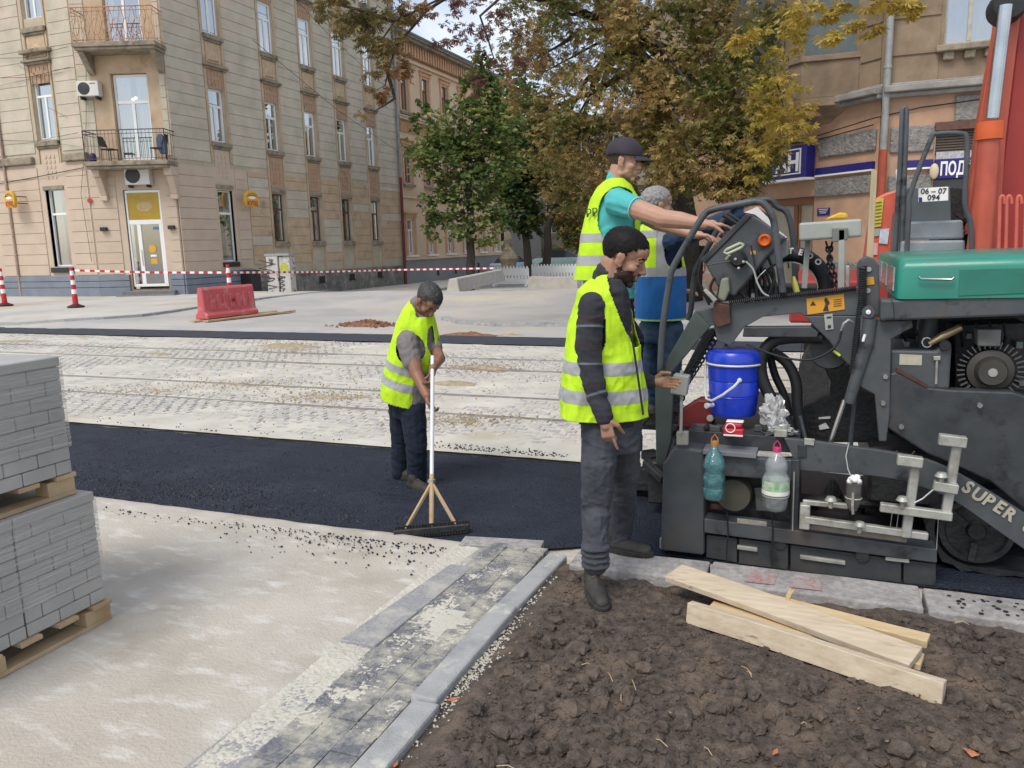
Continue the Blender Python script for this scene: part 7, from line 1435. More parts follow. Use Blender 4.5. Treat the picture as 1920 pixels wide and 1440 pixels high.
m_hair = mat('black_hair', (.006, .0055, .0055), .6, spec=.2, var=.4, scale=60, bump=.8, bscale=120, dist=.003); m_ghair = mat('grey_hair', (.16, .155, .15), .6, var=.5, scale=70, col2=(.34, .33, .33), bump=.8, bscale=120, dist=.003); m_dgh = mat('dark_grey_hair', (.014, .013, .013), .6, scale=60, col2=(.055, .055, .055), bump=.8, bscale=120, dist=.003)
m_hiv = mat('hi_vis_yellow', (.50, .78, .014), .75, var=.10, scale=9, bump=.5, bscale=34, dist=.006, dirt=(.40, .56, .03), dscale=7, dlo=.55, dhi=.75); m_refl = mat('reflective_grey', (.36, .37, .38), .45, var=.08, scale=40)
m_jean = mat('dark_grey_jeans', (.022, .026, .036), .85, scale=6, col2=(.070, .076, .092), bump=.3, bscale=260, dist=.001); m_bjean = mat('blue_jeans', (.016, .040, .082), .85, scale=9, col2=(.035, .07, .12), bump=.3, bscale=260, dist=.001); m_navy = mat('navy_trousers', (.006, .012, .028), .9, var=.3, scale=10, bump=.3, bscale=200, dist=.001)
m_shoe = mat('dusty_shoe', (.018, .018, .017), .7, scale=14, col2=(.060, .056, .048), bump=.5, bscale=90, dist=.003); m_sole = mat('dark_sole', (.045, .042, .036), .9, scale=30, col2=(.012, .012, .012))
# plaid shirt: woven bands in cloth space
m_plaid = mat('plaid_shirt', (.018, .020, .028), .9, scale=8, col2=(.036, .037, .046), bump=.2, bscale=300, dist=.001)
m_plaid2 = mat('plaid_stripe', (.115, .125, .15), .9, var=.15); m_plaid3 = mat('plaid_dark_red', (.030, .025, .030), .9, var=.2)

# ---------------- foreman in the foreground
P2 = thing('person', 'bearded man in yellow vest and dark plaid shirt touching the grey remote box', 'person', (-.95, 3.75, .08))
HS = Head(S(1172, 483, 3.75), (.93, .03, -.40), (.36, 0, .93), 1.08)
rs2 = S(1110, 574, 3.58); re2 = S(1109, 700, 3.53); rw2 = S(1133, 782, 3.50); ls2 = S(1150, 578, 3.93); le2 = S(1183, 705, 3.97); lw2 = S(1222, 716, 3.99)
hipR = S(1128, 800, 3.68); hipL = S(1162, 800, 3.86); kR = S(1118, 945, 3.60); aR = S(1116, 1058, 3.52); kL = S(1170, 930, 3.98); aL = S(1160, 1012, 4.06)
mb = MB(); HS.skin(mb); cone(mb, HS.p(0, -.035, -.04), S(1142, 560, 3.75), .066, .076); silh(mb, [(1105, 1165, 560), (1085, 1185, 600), (1085, 1190, 700), (1095, 1190, 790)], 3.75, .11)
chainc(mb, [rs2, re2, rw2], [.05, .042, .029]); chainc(mb, [ls2, le2, lw2], [.05, .042, .029]); chainc(mb, [hipR, kR, aR], [.08, .055, .04]); chainc(mb, [hipL, kL, aL], [.08, .055, .04])
hand(mb, rw2, Vector((.22, -.02, -1)), Vector((.15, 1, 0)), curl=(.16, .85, .95, 1.0), thumb=1.4, side=1, L_=.19, tcurl=.9, spread=.02)
hand(mb, lw2, Vector((1, .05, .0)), Vector((0, -1, .0)), curl=(.3, .35, .45, .5), side=-1, L_=.18, tcurl=.6)
me = bake(mb, .0038, 2, .45); body = finish(me, 'body', m_sk1, P2)
HS.features(P2, m_sk1, m_hair, 'down')
HS.hair(P2, m_hair, lambda l: (l.y > .045 and l.z < .066) or (l.y > .018 and l.z < .040+.5*(l.y-.018)) or (l.y <= .018 and l.y > -.03 and l.z < .012) or l.z < -.052 or (l.y > -.045 and l.z < -.01), th=.014, rough=.003)
bm_ = me.copy(); bm_.transform(Matrix.Translation(org(P2)))
be = offset_copy(bm_, lambda c, n: (lambda l: (lambda l:  -.112 < l.z < -.035 and l.y > -.005 and l.y < .10 and not (l.z > -.05 and l.y > .066) and not (abs(l.z+.064) < .011 and l.y > .078) and l.z < -.035-.55*max(0, .055-l.y)*(l.y > .02) and abs(l.x) < .075)(l+Vector((0, 1, 1))*noise.noise(l*140)*.010))(HS.l(c)), .0015); finish(be, 'beard', mat('stubble', (.014, .009, .007), .8, scale=160, col2=(.060, .034, .024), detail=3), P2)
mb = MB(); mb.tube([HS.p(q*.03, .0915, -.0475) for q in lin(-.8, .8, 8)], .004, 6); mb.build('moustache', MATS['stubble'], P2, smooth=True)
# shirt
mb = MB(); silh(mb, [(1120, 1164, 524), (1102, 1174, 540), (1088, 1180, 566), (1080, 1186, 650), (1080, 1190, 720), (1082, 1196, 790)], 3.75, lambda t: .115+.04*min(1, t*4)); chainc(mb, [rs2, S(1103, 650, 3.55), re2, S(1120, 745, 3.52), rw2], [.066, .062, .055, .050, .042]); chainc(mb, [ls2, le2, lw2+Vector((-.01, 0, 0))], [.062, .052, .040]); cone(mb, HS.p(0, -.04, -.105), S(1142, 548, 3.75), .074, .09)
me = bake(mb, .0065, 3); wrinkle(me, .007, (7, 7, 20), 3); delete(me, lambda c, n: (c-HS.p(0, -.03, -.095)).length < .062); sh = finish(me, 'shirt', m_plaid, P2)
w_ = me.copy(); w_.transform(Matrix.Translation(org(P2)))
def armband(t, h, jm, nm):
    a, b = (rs2, re2) if t < 1 else (re2, rw2); c = a.lerp(b, t % 1); d = (b-a).normalized(); o_ = offset_copy(w_, lambda q, n: abs((q-c).dot(d)) < h and (q-c).length < .085, .001, [(c-d*h, d), (c+d*h, d)]); finish(o_, nm, jm, P2)
for t, h, jm in ((.30, .006, m_plaid2), (.22, .022, m_plaid3), (.86, .005, m_plaid2), (1.46, .006, m_plaid2), (1.30, .02, m_plaid3), (.6, .02, m_plaid3)): armband(t, h, jm, 'plaid_band')
mb = MB(); mb.tube([HS.p(-.045, -.035, -.125), HS.p(-.065, .0, -.135), HS.p(-.04, .05, -.15), HS.p(0, .075, -.17)], [.012, .014, .012, .008], 8); mb.tube([HS.p(.045, -.035, -.125), HS.p(.065, .0, -.135), HS.p(.04, .05, -.15), HS.p(0, .075, -.17)], [.012, .014, .012, .008], 8); mb.tube([HS.p(-.045, -.035, -.125), HS.p(0, -.085, -.105), HS.p(.045, -.035, -.125)], .014, 8); mb.build('collar', m_plaid3, P2, smooth=True, split=False)
# vest
mb = MB(); silh(mb, [(1122, 1160, 517), (1104, 1172, 526), (1084, 1180, 546), (1070, 1190, 596), (1060, 1199, 660), (1056, 1205, 710), (1051, 1210, 750), (1048, 1212, 784)], 3.75, lambda t: .13+.055*min(1, t*3))
me = bake(mb, .0058, 3); wrinkle(me, .013, (7, 7, 5), 11, ridged=False); wrinkle(me, .007, (13, 13, 9), 5)
ac = S(1112, 618, 3.58); hem = S(1130, 779, 3.75).z
q1 = S(1130, 779, 3.62); vup = (S(1125, 560, 3.75)-S(1130, 785, 3.75)).normalized()
v0_, v1_ = S(1149, 528, 3.70), S(1189, 650, 3.70); vx0, vz0, vx1, vz1 = v0_.x, v0_.z, v1_.x, v1_.z
dl = lambda c, n: (n.z < -.75 and c.z < hem+.04) or (c.z > S(1140, 545, 3.75).z and (Vector((c.x, c.y, 0))-Vector((S(1147, 540, 3.75).x, 3.75, 0))).length < .088) or (((c.x-ac.x)/.066)**2+((c.z-ac.z)/.135)**2 < 1 and c.y < 3.70) or (((c.x-ls2.x-.02)/.06)**2+((c.z-ac.z)/.14)**2 < 1 and c.y > 3.88) or (c.z > vz1 and c.x > vx0+(vx1-vx0)*(vz0-c.z)/(vz0-vz1))
delete(me, dl, [((0, 0, hem+.004), (0, 0, 1))]); delete(me, lambda c, n: c.z < hem+.004)
wv = me.copy(); finish(me, 'safety_vest', m_hiv, P2, solid=.003)
def band(z0px, z1px, n=3.75, par=P2, w_=wv, x=1130, extra=None, nm='reflective_stripe', off=.0045):
    a = S(x, z0px, n).z; b = S(x, z1px, n).z; o_ = offset_copy(w_, lambda c, nn: b < c.z < a and (extra is None or extra(c)), off, [((0, 0, a), (0, 0, 1)), ((0, 0, b), (0, 0, 1))]); return finish(o_, nm, m_refl, par)
band(671, 694); band(722, 746)
mb = MB(); mb.tube([S(1187, 645, 3.61), S(1190, 665, 3.60), S(1198, 720, 3.59), S(1206, 778, 3.58)], .006, 6); mb.build('zip', m_blk, P2, smooth=True)
# trousers
mb = MB(); silh(mb, [(1090, 1202, 775), (1090, 1203, 800), (1092, 1203, 840)], 3.77, lambda t: .15); chainc(mb, [hipR, S(1122, 870, 3.62), kR, S(1115, 1000, 3.55), aR+Vector((0, 0, .01))], [.094, .088, .072, .064, .064]); chainc(mb, [hipL, S(1170, 870, 3.92), kL, S(1165, 985, 4.04), aL], [.098, .085, .072, .066, .064])
for k in range(4): mb.lathe(aR+Vector((0, 0, .0+.030*k)), [(.060, -.012), (.074, 0), (.060, .012)], 16); mb.lathe(aL+Vector((0, 0, .025*k)), [(.056, -.01), (.068, 0), (.056, .01)], 16)
me = bake(mb, .006, 3); wrinkle(me, .010, (7, 7, 11), 7, warp=1.4, mask=lambda p: .3+1.0*max(0, 1-abs(p.z-.45)/.25)+.5*max(0, 1-abs(p.z-.8)/.15)); wrinkle(me, .004, (22, 22, 34), 2); finish(me, 'trousers', m_jean, P2)
gz = .085
shoe(P2, (aR.x-.05, aR.y+.07, gz), (aR.x+.10, aR.y-.21, gz-.012), 0, m_shoe, m_sole, w=.054, ank=aR); shoe(P2, (aL.x-.07, aL.y-.02, .085), (aL.x+.205, aL.y-.045, .088), 0, m_shoe, m_sole, ank=aL)

# ---------------- driver in the cap and turquoise T-shirt
P3 = thing('person', 'man in dark cap and turquoise T-shirt with yellow vest, reaching for the paver controls', 'person', (-1.22, 5.0, .63))
H3 = Head(S(1172, 302, 5.0), (.98, -.02, -.16), (.12, 0, .98), 1.02)
rs = S(1158, 378, 4.84); re_ = S(1245, 410, 4.66); rw = S(1322, 421, 4.62); ls = S(1170, 385, 5.16); le = S(1230, 420, 5.25); lw = S(1300, 440, 5.2)
mb = MB(); H3.skin(mb, .96); cone(mb, H3.p(0, -.03, -.05), S(1152, 365, 5.0), .058, .064); silh(mb, [(1130, 1180, 365), (1115, 1195, 400), (1100, 1190, 470), (1095, 1190, 540), (1098, 1190, 580)], 5.0, .11); chainc(mb, [rs, S(1200, 394, 4.74), re_, S(1275, 413, 4.64), rw], [.062, .060, .052, .049, .031]); chainc(mb, [ls, le, lw], [.05, .042, .028]); chainc(mb, [S(1120, 585, 4.95), (-1.28, 4.95, 1.12), (-1.30, 4.97, .72)], [.08, .055, .04]); chainc(mb, [S(1150, 585, 5.08), (-1.15, 5.1, 1.12), (-1.17, 5.12, .72)], [.08, .055, .04])
hand(mb, rw, Vector((1, .05, -.06)), Vector((.1, .0, -1)), curl=(.30, .36, .42, .5), side=-1, L_=.19, tcurl=.5); hand(mb, lw, Vector((1, 0, -.1)), Vector((0, 0, -1)), side=1)
me = bake(mb, .0045, 2, .45); finish(me, 'body', m_sk2, P3); H3.features(P3, m_sk2, m_hair)
H3.hair(P3, mat('brown_hair', (.05, .038, .028), .7, var=.3, scale=80, bump=.5, bscale=150, dist=.002), lambda l: l.y > -.02 or l.z < -.04 or l.z > .05, th=.004, rough=.002)
mc_ = mat('dark_cap', (.028, .022, .032), .8, var=.2, scale=10, bump=.3, bscale=250, dist=.001); b = bmesh.new(); bmesh.ops.create_icosphere(b, subdivisions=4, radius=1)
for v in b.verts: c = v.co.copy(); v.co = H3.p(c.x*.091, c.y*.112-.012, c.z*.096+.042)
bmesh.ops.delete(b, geom=[f for f in b.faces if H3.l(f.calc_center_median()).z < .030-.12*min(0, H3.l(f.calc_center_median()).y)*0+.25*max(0, -.03-H3.l(f.calc_center_median()).y)*-.6], context='FACES'); me = bpy.data.meshes.new('cap'); b.to_mesh(me); b.free(); cp = finish(me, 'cap', mc_, P3, solid=.003)
mb = MB(); mb.loft([[H3.p(x, .078+.098*(1-(x/.085)**2)*t, .040-.020*t-.010*(x/.07)**2+dz) for x in lin(-.078, .078, 12)] for t, dz in ((0, 0), (.5, .004), (1, 0), (1, -.004), (.5, -.001), (0, -.005))], cap=False); mb.build('visor', mc_, cp, smooth=True, angle=0)
mb = MB(); mb.ball(H3.p(0, -.012, .129), .007, 8, 6); mb.build('button', mc_, cp, smooth=True)
m_teesh = mat('turquoise_tshirt', (.075, .42, .42), .85, var=.08, scale=10, bump=.2, bscale=250, dist=.001)
mb = MB(); silh(mb, [(1138, 1170, 352), (1122, 1182, 366), (1108, 1194, 390), (1098, 1194, 450), (1092, 1190, 540), (1092, 1190, 560)], 5.0, lambda t: .12+.03*min(1, t*4)); chainc(mb, [rs, S(1186, 388, 4.77)], [.085, .072]); chainc(mb, [ls, ls.lerp(le, .5)], [.075, .066]); cone(mb, H3.p(0, -.04, -.11), S(1152, 362, 5.0), .062, .085)
me = bake(mb, .007, 3); wrinkle(me, .006, (8, 8, 14), 2); delete(me, lambda c, n: (c-H3.p(0, -.02, -.105)).length < .052); finish(me, 't_shirt', m_teesh, P3)
mb = MB(); c = S(1193, 391, 4.75); dd, e1, e2 = basis(re_-rs); mb.tube([c+(e1*cos(a)+e2*sin(a))*.068 for a in lin(0, 2*pi, 18)[:-1]], .004, 5, closed=True); mb.build('sleeve_hem', mat('pale_hem', (.35, .6, .6), .8), P3, smooth=True)
mb = MB(); silh(mb, [(1138, 1168, 338), (1122, 1182, 350), (1108, 1196, 372), (1096, 1200, 410), (1088, 1196, 450), (1082, 1192, 490), (1076, 1190, 530)], 5.0, lambda t: .125+.045*min(1, t*3))
me = bake(mb, .0065, 3); wrinkle(me, .009, (7, 7, 5), 21, ridged=False); hem = S(1130, 523, 5.0).z; ac = S(1158, 405, 4.84)
delete(me, lambda c, n: c.z > S(1150, 352, 5.0).z and (Vector((c.x, c.y))-Vector((S(1158, 352, 5.0).x, 5.0))).length < .085 or (((c.x-ac.x)/.125)**2+((c.z-ac.z)/.175)**2 < 1 and c.y < 4.93) or (((c.x-ls.x)/.1)**2+((c.z-ac.z)/.15)**2 < 1 and c.y > 5.12), [((0, 0, hem), (0, 0, 1))]); delete(me, lambda c, n: c.z < hem)
wv3 = me.copy(); finish(me, 'safety_vest', m_hiv, P3, solid=.003); band(438, 454, 5.0, P3, wv3, 1120); band(478, 496, 5.0, P3, wv3, 1120)
for i, y in enumerate((392, 400, 408)): pass
mb = MB(); c = S(1102, 392, 4.83); text('РР', 'print', mat('print_green', (.05, .12, .03), .8), P3, frame_mtx(S(1099, 408, 4.845), _R*.75+_F*-.6, (0, 0, 1)), .07, .003)
mb = MB(); silh(mb, [(1090, 1188, 545), (1090, 1190, 600)], 5.0, .14); chainc(mb, [S(1120, 585, 4.95), (-1.28, 4.95, 1.12), (-1.30, 4.97, .75)], [.105, .08, .07]); chainc(mb, [S(1150, 585, 5.08), (-1.15, 5.1, 1.12), (-1.17, 5.12, .75)], [.105, .08, .07]); me = bake(mb, .009, 3); wrinkle(me, .006, (8, 8, 16), 8); finish(me, 'trousers', m_navy, P3)
shoe(P3, (-1.36, 4.97, .632), (-1.10, 4.93, .632), 0, m_shoe, m_sole, ank=(-1.30, 4.97, .75)); shoe(P3, (-1.24, 5.12, .632), (-.98, 5.10, .632), 0, m_shoe, m_sole, ank=(-1.17, 5.12, .75))

# ---------------- grey haired man seen from behind
P4 = thing('person', 'grey haired man in yellow and blue vest and blue jeans, gripping the far guard rail', 'person', (-1.05, 5.75, .45))
H4 = Head(S(1233, 386, 5.7), (.86, .50, -.05), (.06, 0, 1), 1.04); n4 = 5.75
rs = S(1262, 452, 5.58); re_ = S(1330, 425, 5.45); rw = S(1408, 391, 5.38); ls = S(1212, 455, 5.95); le = S(1225, 520, 6.1); lw = S(1270, 545, 6.1)
mb = MB(); H4.skin(mb); cone(mb, H4.p(0, -.03, -.05), S(1232, 438, n4), .06, .066); silh(mb, [(1205, 1262, 440), (1200, 1268, 480), (1202, 1272, 600)], n4, .12); chainc(mb, [rs, re_, rw], [.05, .043, .030]); chainc(mb, [ls, le, lw], [.05, .04, .03]); L4 = [(S(1222, 620, 5.85), (-1.16, 5.8, .92), (-1.16, 5.82, .50)), (S(1256, 620, 5.72), (-.99, 5.66, .92), (-1.0, 5.68, .50))]
for a in L4: chainc(mb, a, [.08, .055, .04])
hand(mb, rw, Vector((1, .0, .12)), Vector((.3, .1, -1)), curl=(.75, .8, .8, .85), side=-1, L_=.19, tcurl=.8, thumb=.3); hand(mb, lw, Vector((1, 0, 0)), Vector((0, 0, -1)), side=1)
me = bake(mb, .005, 2, .45); finish(me, 'body', m_sk1, P4); H4.features(P4, m_sk1, m_ghair)
H4.hair(P4, m_ghair, lambda l: (l.y > .035 and l.z < .070) or (l.y > .01 and l.z < .04) or (l.y <= .01 and l.y > -.03 and l.z < .018) or l.z < -.055, th=.013, rough=.007, seed=5)
m_bsh = mat('blue_sleeve', (.012, .035, .085), .85, var=.25, scale=8); m_blb = mat('vest_blue', (.006, .12, .38), .7, var=.12, scale=8, bump=.2, bscale=250, dist=.001)
mb = MB(); silh(mb, [(1210, 1256, 430), (1202, 1266, 448), (1198, 1274, 500), (1200, 1276, 600)], n4, .13); chainc(mb, [rs, re_, re_.lerp(rw, .75)], [.075, .062, .05]); chainc(mb, [ls, le, lw], [.07, .055, .042]); cone(mb, H4.p(0, -.03, -.115), S(1232, 440, n4), .06, .08); me = bake(mb, .0075, 3); wrinkle(me, .008, (9, 9, 18), 4); delete(me, lambda c, n: (c-H4.p(0, -.01, -.11)).length < .05); finish(me, 'pullover', m_bsh, P4)
mb = MB(); silh(mb, [(1208, 1256, 418), (1198, 1268, 432), (1194, 1276, 460), (1192, 1282, 500), (1192, 1285, 550), (1192, 1284, 606)], n4, lambda t: .13+.045*min(1, t*3)); me = bake(mb, .0065, 3); wrinkle(me, .009, (7, 7, 5), 31, ridged=False)
hem = S(1240, 598, n4).z; wst = S(1240, 516, n4).z; ac = S(1266, 470, 5.6)
delete(me, lambda c, n: c.z > S(1232, 430, n4).z and (Vector((c.x, c.y))-Vector((S(1236, 430, n4).x, n4))).length < .08 or (((c.x-ac.x)/.075)**2+((c.z-ac.z)/.13)**2 < 1 and c.y < n4-.06), [((0, 0, hem), (0, 0, 1)), ((0, 0, wst), (0, 0, 1))]); delete(me, lambda c, n: c.z < hem)
w4 = me.copy(); lo = me.copy(); delete(me, lambda c, n: c.z < wst); delete(lo, lambda c, n: c.z > wst); finish(me, 'safety_vest', m_hiv, P4, solid=.003); finish(lo, 'vest_skirt', m_blb, P4, solid=.003)
xa, xb = S(1231, 470, 5.6), S(1252, 470, 5.6)
band(500, 517, n4, P4, w4, 1240); vb = offset_copy(w4, lambda c, n: c.z > S(1240, 500, n4).z and c.z < S(1240, 432, n4).z and n.y < -.1 and xa.x < c.x < xb.x, .0045, [((xa.x, 0, 0), (1, 0, 0)), ((xb.x, 0, 0), (1, 0, 0))]); finish(vb, 'reflective_stripe', m_refl, P4); band(432, 446, n4, P4, w4, 1240, extra=lambda c: c.x < xa.x+.01)
hm = offset_copy(w4, lambda c, n: c.z < hem+.012, .004, [((0, 0, hem+.012), (0, 0, 1))]); finish(hm, 'lime_trim', mat('lime_trim', (.35, .6, .2), .7), P4)
mb = MB(); silh(mb, [(1202, 1274, 590), (1202, 1274, 640)], n4, .14)
for a in L4: chainc(mb, [Vector(a[0]), Vector(a[1]), Vector(a[2])+Vector((0, 0, .03))], [.105, .078, .068])
me = bake(mb, .008, 3); wrinkle(me, .007, (8, 8, 16), 9); finish(me, 'jeans', m_bjean, P4)
for a in L4: shoe(P4, (a[2][0]-.06, a[2][1], .452), (a[2][0]+.19, a[2][1]+.03, .452), 0, m_shoe, m_sole, ank=a[2])

# ---------------- worker with the rake
P1 = thing('person', 'stooping man with short grey hair in yellow vest and navy trousers pulling the asphalt rake', 'person', (-2.72, 5.05, 0))
n1 = 5.05; H1 = Head(S(802, 565, 5.0), (.60, -.34, -.82), (.62, -.20, .76), 1.0)
rs = S(764, 640, 4.88); re_ = S(782, 702, 4.80); rw = S(801, 742, 4.72); ls = S(800, 622, 5.16); le = S(824, 672, 5.0); lw = S(812, 690, 4.78)
hp = [(S(752, 760, 5.14), S(752, 830, 5.16), S(750, 885, 5.17)), (S(774, 765, 5.0), S(781, 835, 4.98), S(782, 897, 5.02))]
mb = MB(); H1.skin(mb); cone(mb, H1.p(0, -.03, -.05), S(786, 600, 5.03), .06, .068); silh(mb, [(765, 805, 600), (752, 812, 630), (742, 808, 690), (738, 798, 755)], n1, .12); chainc(mb, [rs, re_, rw], [.056, .046, .032]); chainc(mb, [ls, le, lw], [.052, .043, .030])
for a in hp: chainc(mb, a, [.08, .055, .04])
hand(mb, rw, Vector((.35, -.1, -1)), Vector((.9, .2, .3)), curl=(.8, .85, .85, .9), side=1, L_=.18, tcurl=.8); hand(mb, lw, Vector((-.1, -.3, -1)), Vector((-.6, -.5, 0)), curl=(.8, .85, .85, .9), side=1, L_=.18, tcurl=.8)
me = bake(mb, .005, 2, .45); finish(me, 'body', m_sk3, P1); H1.features(P1, m_sk3, m_dgh, 'down')
H1.hair(P1, m_dgh, lambda l: (l.y > .040 and l.z < .072) or (l.y > .012 and l.z < .04) or (l.y <= .012 and l.y > -.03 and l.z < .018) or l.z < -.055, th=.016, rough=.006, seed=9)
m_gsh = mat('grey_shirt', (.19, .17, .17), .9, var=.15, scale=10, bump=.2, bscale=250, dist=.001)
mb = MB(); silh(mb, [(772, 806, 592), (762, 812, 606), (750, 816, 632), (744, 815, 690), (740, 800, 755)], n1, lambda t: .12+.03*min(1, t*4)); chainc(mb, [rs, S(771, 676, 4.84)], [.080, .070]); chainc(mb, [ls, ls.lerp(le, .6)], [.07, .062]); cone(mb, H1.p(0, -.045, -.10), S(788, 602, 5.03), .066, .085); me = bake(mb, .007, 3); wrinkle(me, .007, (8, 8, 14), 6); delete(me, lambda c, n: (c-H1.p(0, .0, -.11)).length < .05); finish(me, 'shirt', m_gsh, P1)
mb = MB(); silh(mb, [(768, 798, 566), (756, 810, 580), (742, 818, 610), (733, 824, 645), (725, 824, 680), (718, 812, 705), (714, 802, 735), (712, 796, 760)], n1, lambda t: .13+.05*min(1, t*3)); me = bake(mb, .0062, 3); wrinkle(me, .010, (7, 7, 5), 41, ridged=False); wrinkle(me, .004, (14, 14, 9), 6); ac = S(765, 655, 4.86); tl = (S(795, 764, n1).z-S(712, 733, n1).z)/(S(795, 764, n1).x-S(712, 733, n1).x)
hz_ = lambda c: S(712, 733, n1).z+(c.x-S(712, 733, n1).x)*tl
delete(me, lambda c, n: c.z < hz_(c) or (c.z > S(785, 592, n1).z and (Vector((c.x, c.y))-Vector((S(792, 592, 5.0).x, 5.0))).length < .085) or (((c.x-ac.x)/.10)**2+((c.z-ac.z)/.115)**2 < 1 and c.y < n1-.07) or (((c.x-S(806, 640, 4.9).x)/.045)**2+((c.z-S(806, 640, 4.9).z)/.16)**2 < 1 and c.y < n1-.03))
w1 = me.copy(); finish(me, 'safety_vest', m_hiv, P1, solid=.003)
for y0, w_ in ((663, 15), (693, 16)):
    d_ = Vector((-.33, 0, .94)); c0 = S(728, y0, n1); c1_ = S(728, y0+w_, n1); up_ = Vector((.30, 0, .95)).normalized(); a_, b_ = c0.dot(up_), c1_.dot(up_)
    o_ = offset_copy(w1, lambda c, n: b_ < c.dot(up_) < a_, .0045, [(c0, up_), (c1_, up_)]); finish(o_, 'reflective_stripe', m_refl, P1)
mb = MB(); silh(mb, [(736, 796, 738), (737, 794, 780)], 5.08, .14); chainc(mb, [hp[0][0], hp[0][1], hp[0][2]], [.10, .075, .068]); chainc(mb, [hp[1][0], hp[1][1], hp[1][2]], [.10, .080, .072]); me = bake(mb, .007, 3); wrinkle(me, .007, (8, 8, 14), 9); finish(me, 'trousers', m_navy, P1)
m_shoe2 = mat('brown_grey_shoe', (.035, .032, .026), .8, var=.35, scale=20)
shoe(P1, S(768, 918, 4.98)*1, Vector((S(768, 918, 4.98).x+.25, 4.90, S(768, 918, 4.98).z)), 0, m_shoe2, m_sole, ank=hp[1][2]); 
a0 = hp[0][2]; shoe(P1, Vector((a0.x-.07, 5.19, .006)), Vector((a0.x+.19, 5.13, .006)), 0, m_shoe2, m_sole, ank=a0)
# rake
RK = thing('asphalt_rake', 'long white handled asphalt rake with a black toothed bar and wooden braces', 'rake', S(809, 998, 4.40)); t0 = S(811, 668, 4.82); b0 = G(809, 996, .035); fr_ = lambda t: t0.lerp(b0, t)
mb = MB(); mb.tube([fr_(0), fr_(.70)], .0135, 12); mb.build('handle', mat('white_pole', (.66, .68, .70), .35, var=.05), RK, smooth=True); mb = MB(); mb.tube([fr_(.70), fr_(1)], .0155, 10); mb.build('lower_handle', m_wood, RK, smooth=True)
ba, bb = G(738, 1003, .03), G(880, 990, .03)
for q in (ba.lerp(bb, .16), ba.lerp(bb, .82)): mb = MB(); mb.bar(fr_(.745), q+Vector((0, 0, .03)), .016, .022); mb.build('brace', m_wood, RK, bevel=.002)
mb = MB(); mb.bar(ba+Vector((0, 0, .012)), bb+Vector((0, 0, .012)), .05, .045); d_ = (bb-ba); mb.build('rake_head', m_grease, RK, bevel=.006); 
for i in range(26): p = ba.lerp(bb, (i+.5)/26); mb = MB(); mb.bar(p+Vector((0, 0, .03)), p+Vector((0, 0, .052)), .010, .016); mb.bar(p+Vector((0, -.02, .0)), p+Vector((0, -.022, -.022)), .010, .016); mb.build('tooth', m_grease, RK, split=True)
mb = MB(); mb.bar(fr_(.735)+Vector((-.02, 0, 0)), fr_(.735)+Vector((.02, 0, 0)), .035, .02); mb.build('collar', m_galv, RK)

# ---------------- passer-by
pb = GT(1305, 557); PB = thing('person', 'passer-by in dark T-shirt and dark trousers standing beyond the paver rails', 'person', pb); K_ = pb
H5 = Head(K_+Vector((0, 0, 1.60)), (-.2, -1, 0), (0, 0, 1), 1.0); mb = MB(); H5.skin(mb); B = lambda x, z, y=0: K_+Vector((x, y, z))
cone(mb, B(0, 1.5), B(0, 1.4), .055, .06); mb.ball(B(0, 1.15), 1, 14, 10, (.16, .10, .28))
for s_ in (-1, 1): chainc(mb, [B(s_*.19, 1.38), B(s_*.25, 1.1), B(s_*.24, .86)], [.05, .042, .03]); hand(mb, B(s_*.24, .86), (0, 0, -1), (-s_, 0, 0), side=1); chainc(mb, [B(s_*.09, .9), B(s_*.10, .5), B(s_*.10, .1)], [.08, .06, .045])
me = bake(mb, .009, 2); finish(me, 'body', m_sk2, PB); H5.features(PB, m_sk2, m_hair, False); H5.hair(PB, m_hair, lambda l: (l.y > .03 and l.z < .07) or (l.y > -.03 and l.z < .02) or l.z < -.05, sub=4)
mb = MB(); mb.loft([[B(a*cos(t), z, b*sin(t)) for t in lin(0, 2*pi, 20)[:-1]] for z, a, b in ((.86, .19, .13), (1.1, .18, .12), (1.3, .21, .12), (1.42, .17, .10), (1.46, .08, .07))]); [chainc(mb, [B(s_*.18, 1.38), B(s_*.235, 1.18)], [.07, .06]) for s_ in (-1, 1)]; me = bake(mb, .012, 3); finish(me, 't_shirt', mat('dark_navy_tshirt', (.010, .012, .024), .9, var=.2), PB)
mb = MB(); mb.ball(B(0, .88), 1, 12, 8, (.18, .13, .12)); [chainc(mb, [B(s_*.09, .86), B(s_*.10, .5), B(s_*.10, .08)], [.095, .075, .065]) for s_ in (-1, 1)]; me = bake(mb, .012, 3); finish(me, 'trousers', mat('black_trousers', (.012, .012, .014), .9, var=.3), PB)
for s_ in (-1, 1): mb = MB(); cone(mb, B(s_*.10, .05, .05), B(s_*.11, .045, -.14), .045, .035); mb.build('shoe', m_sole, PB, smooth=True)
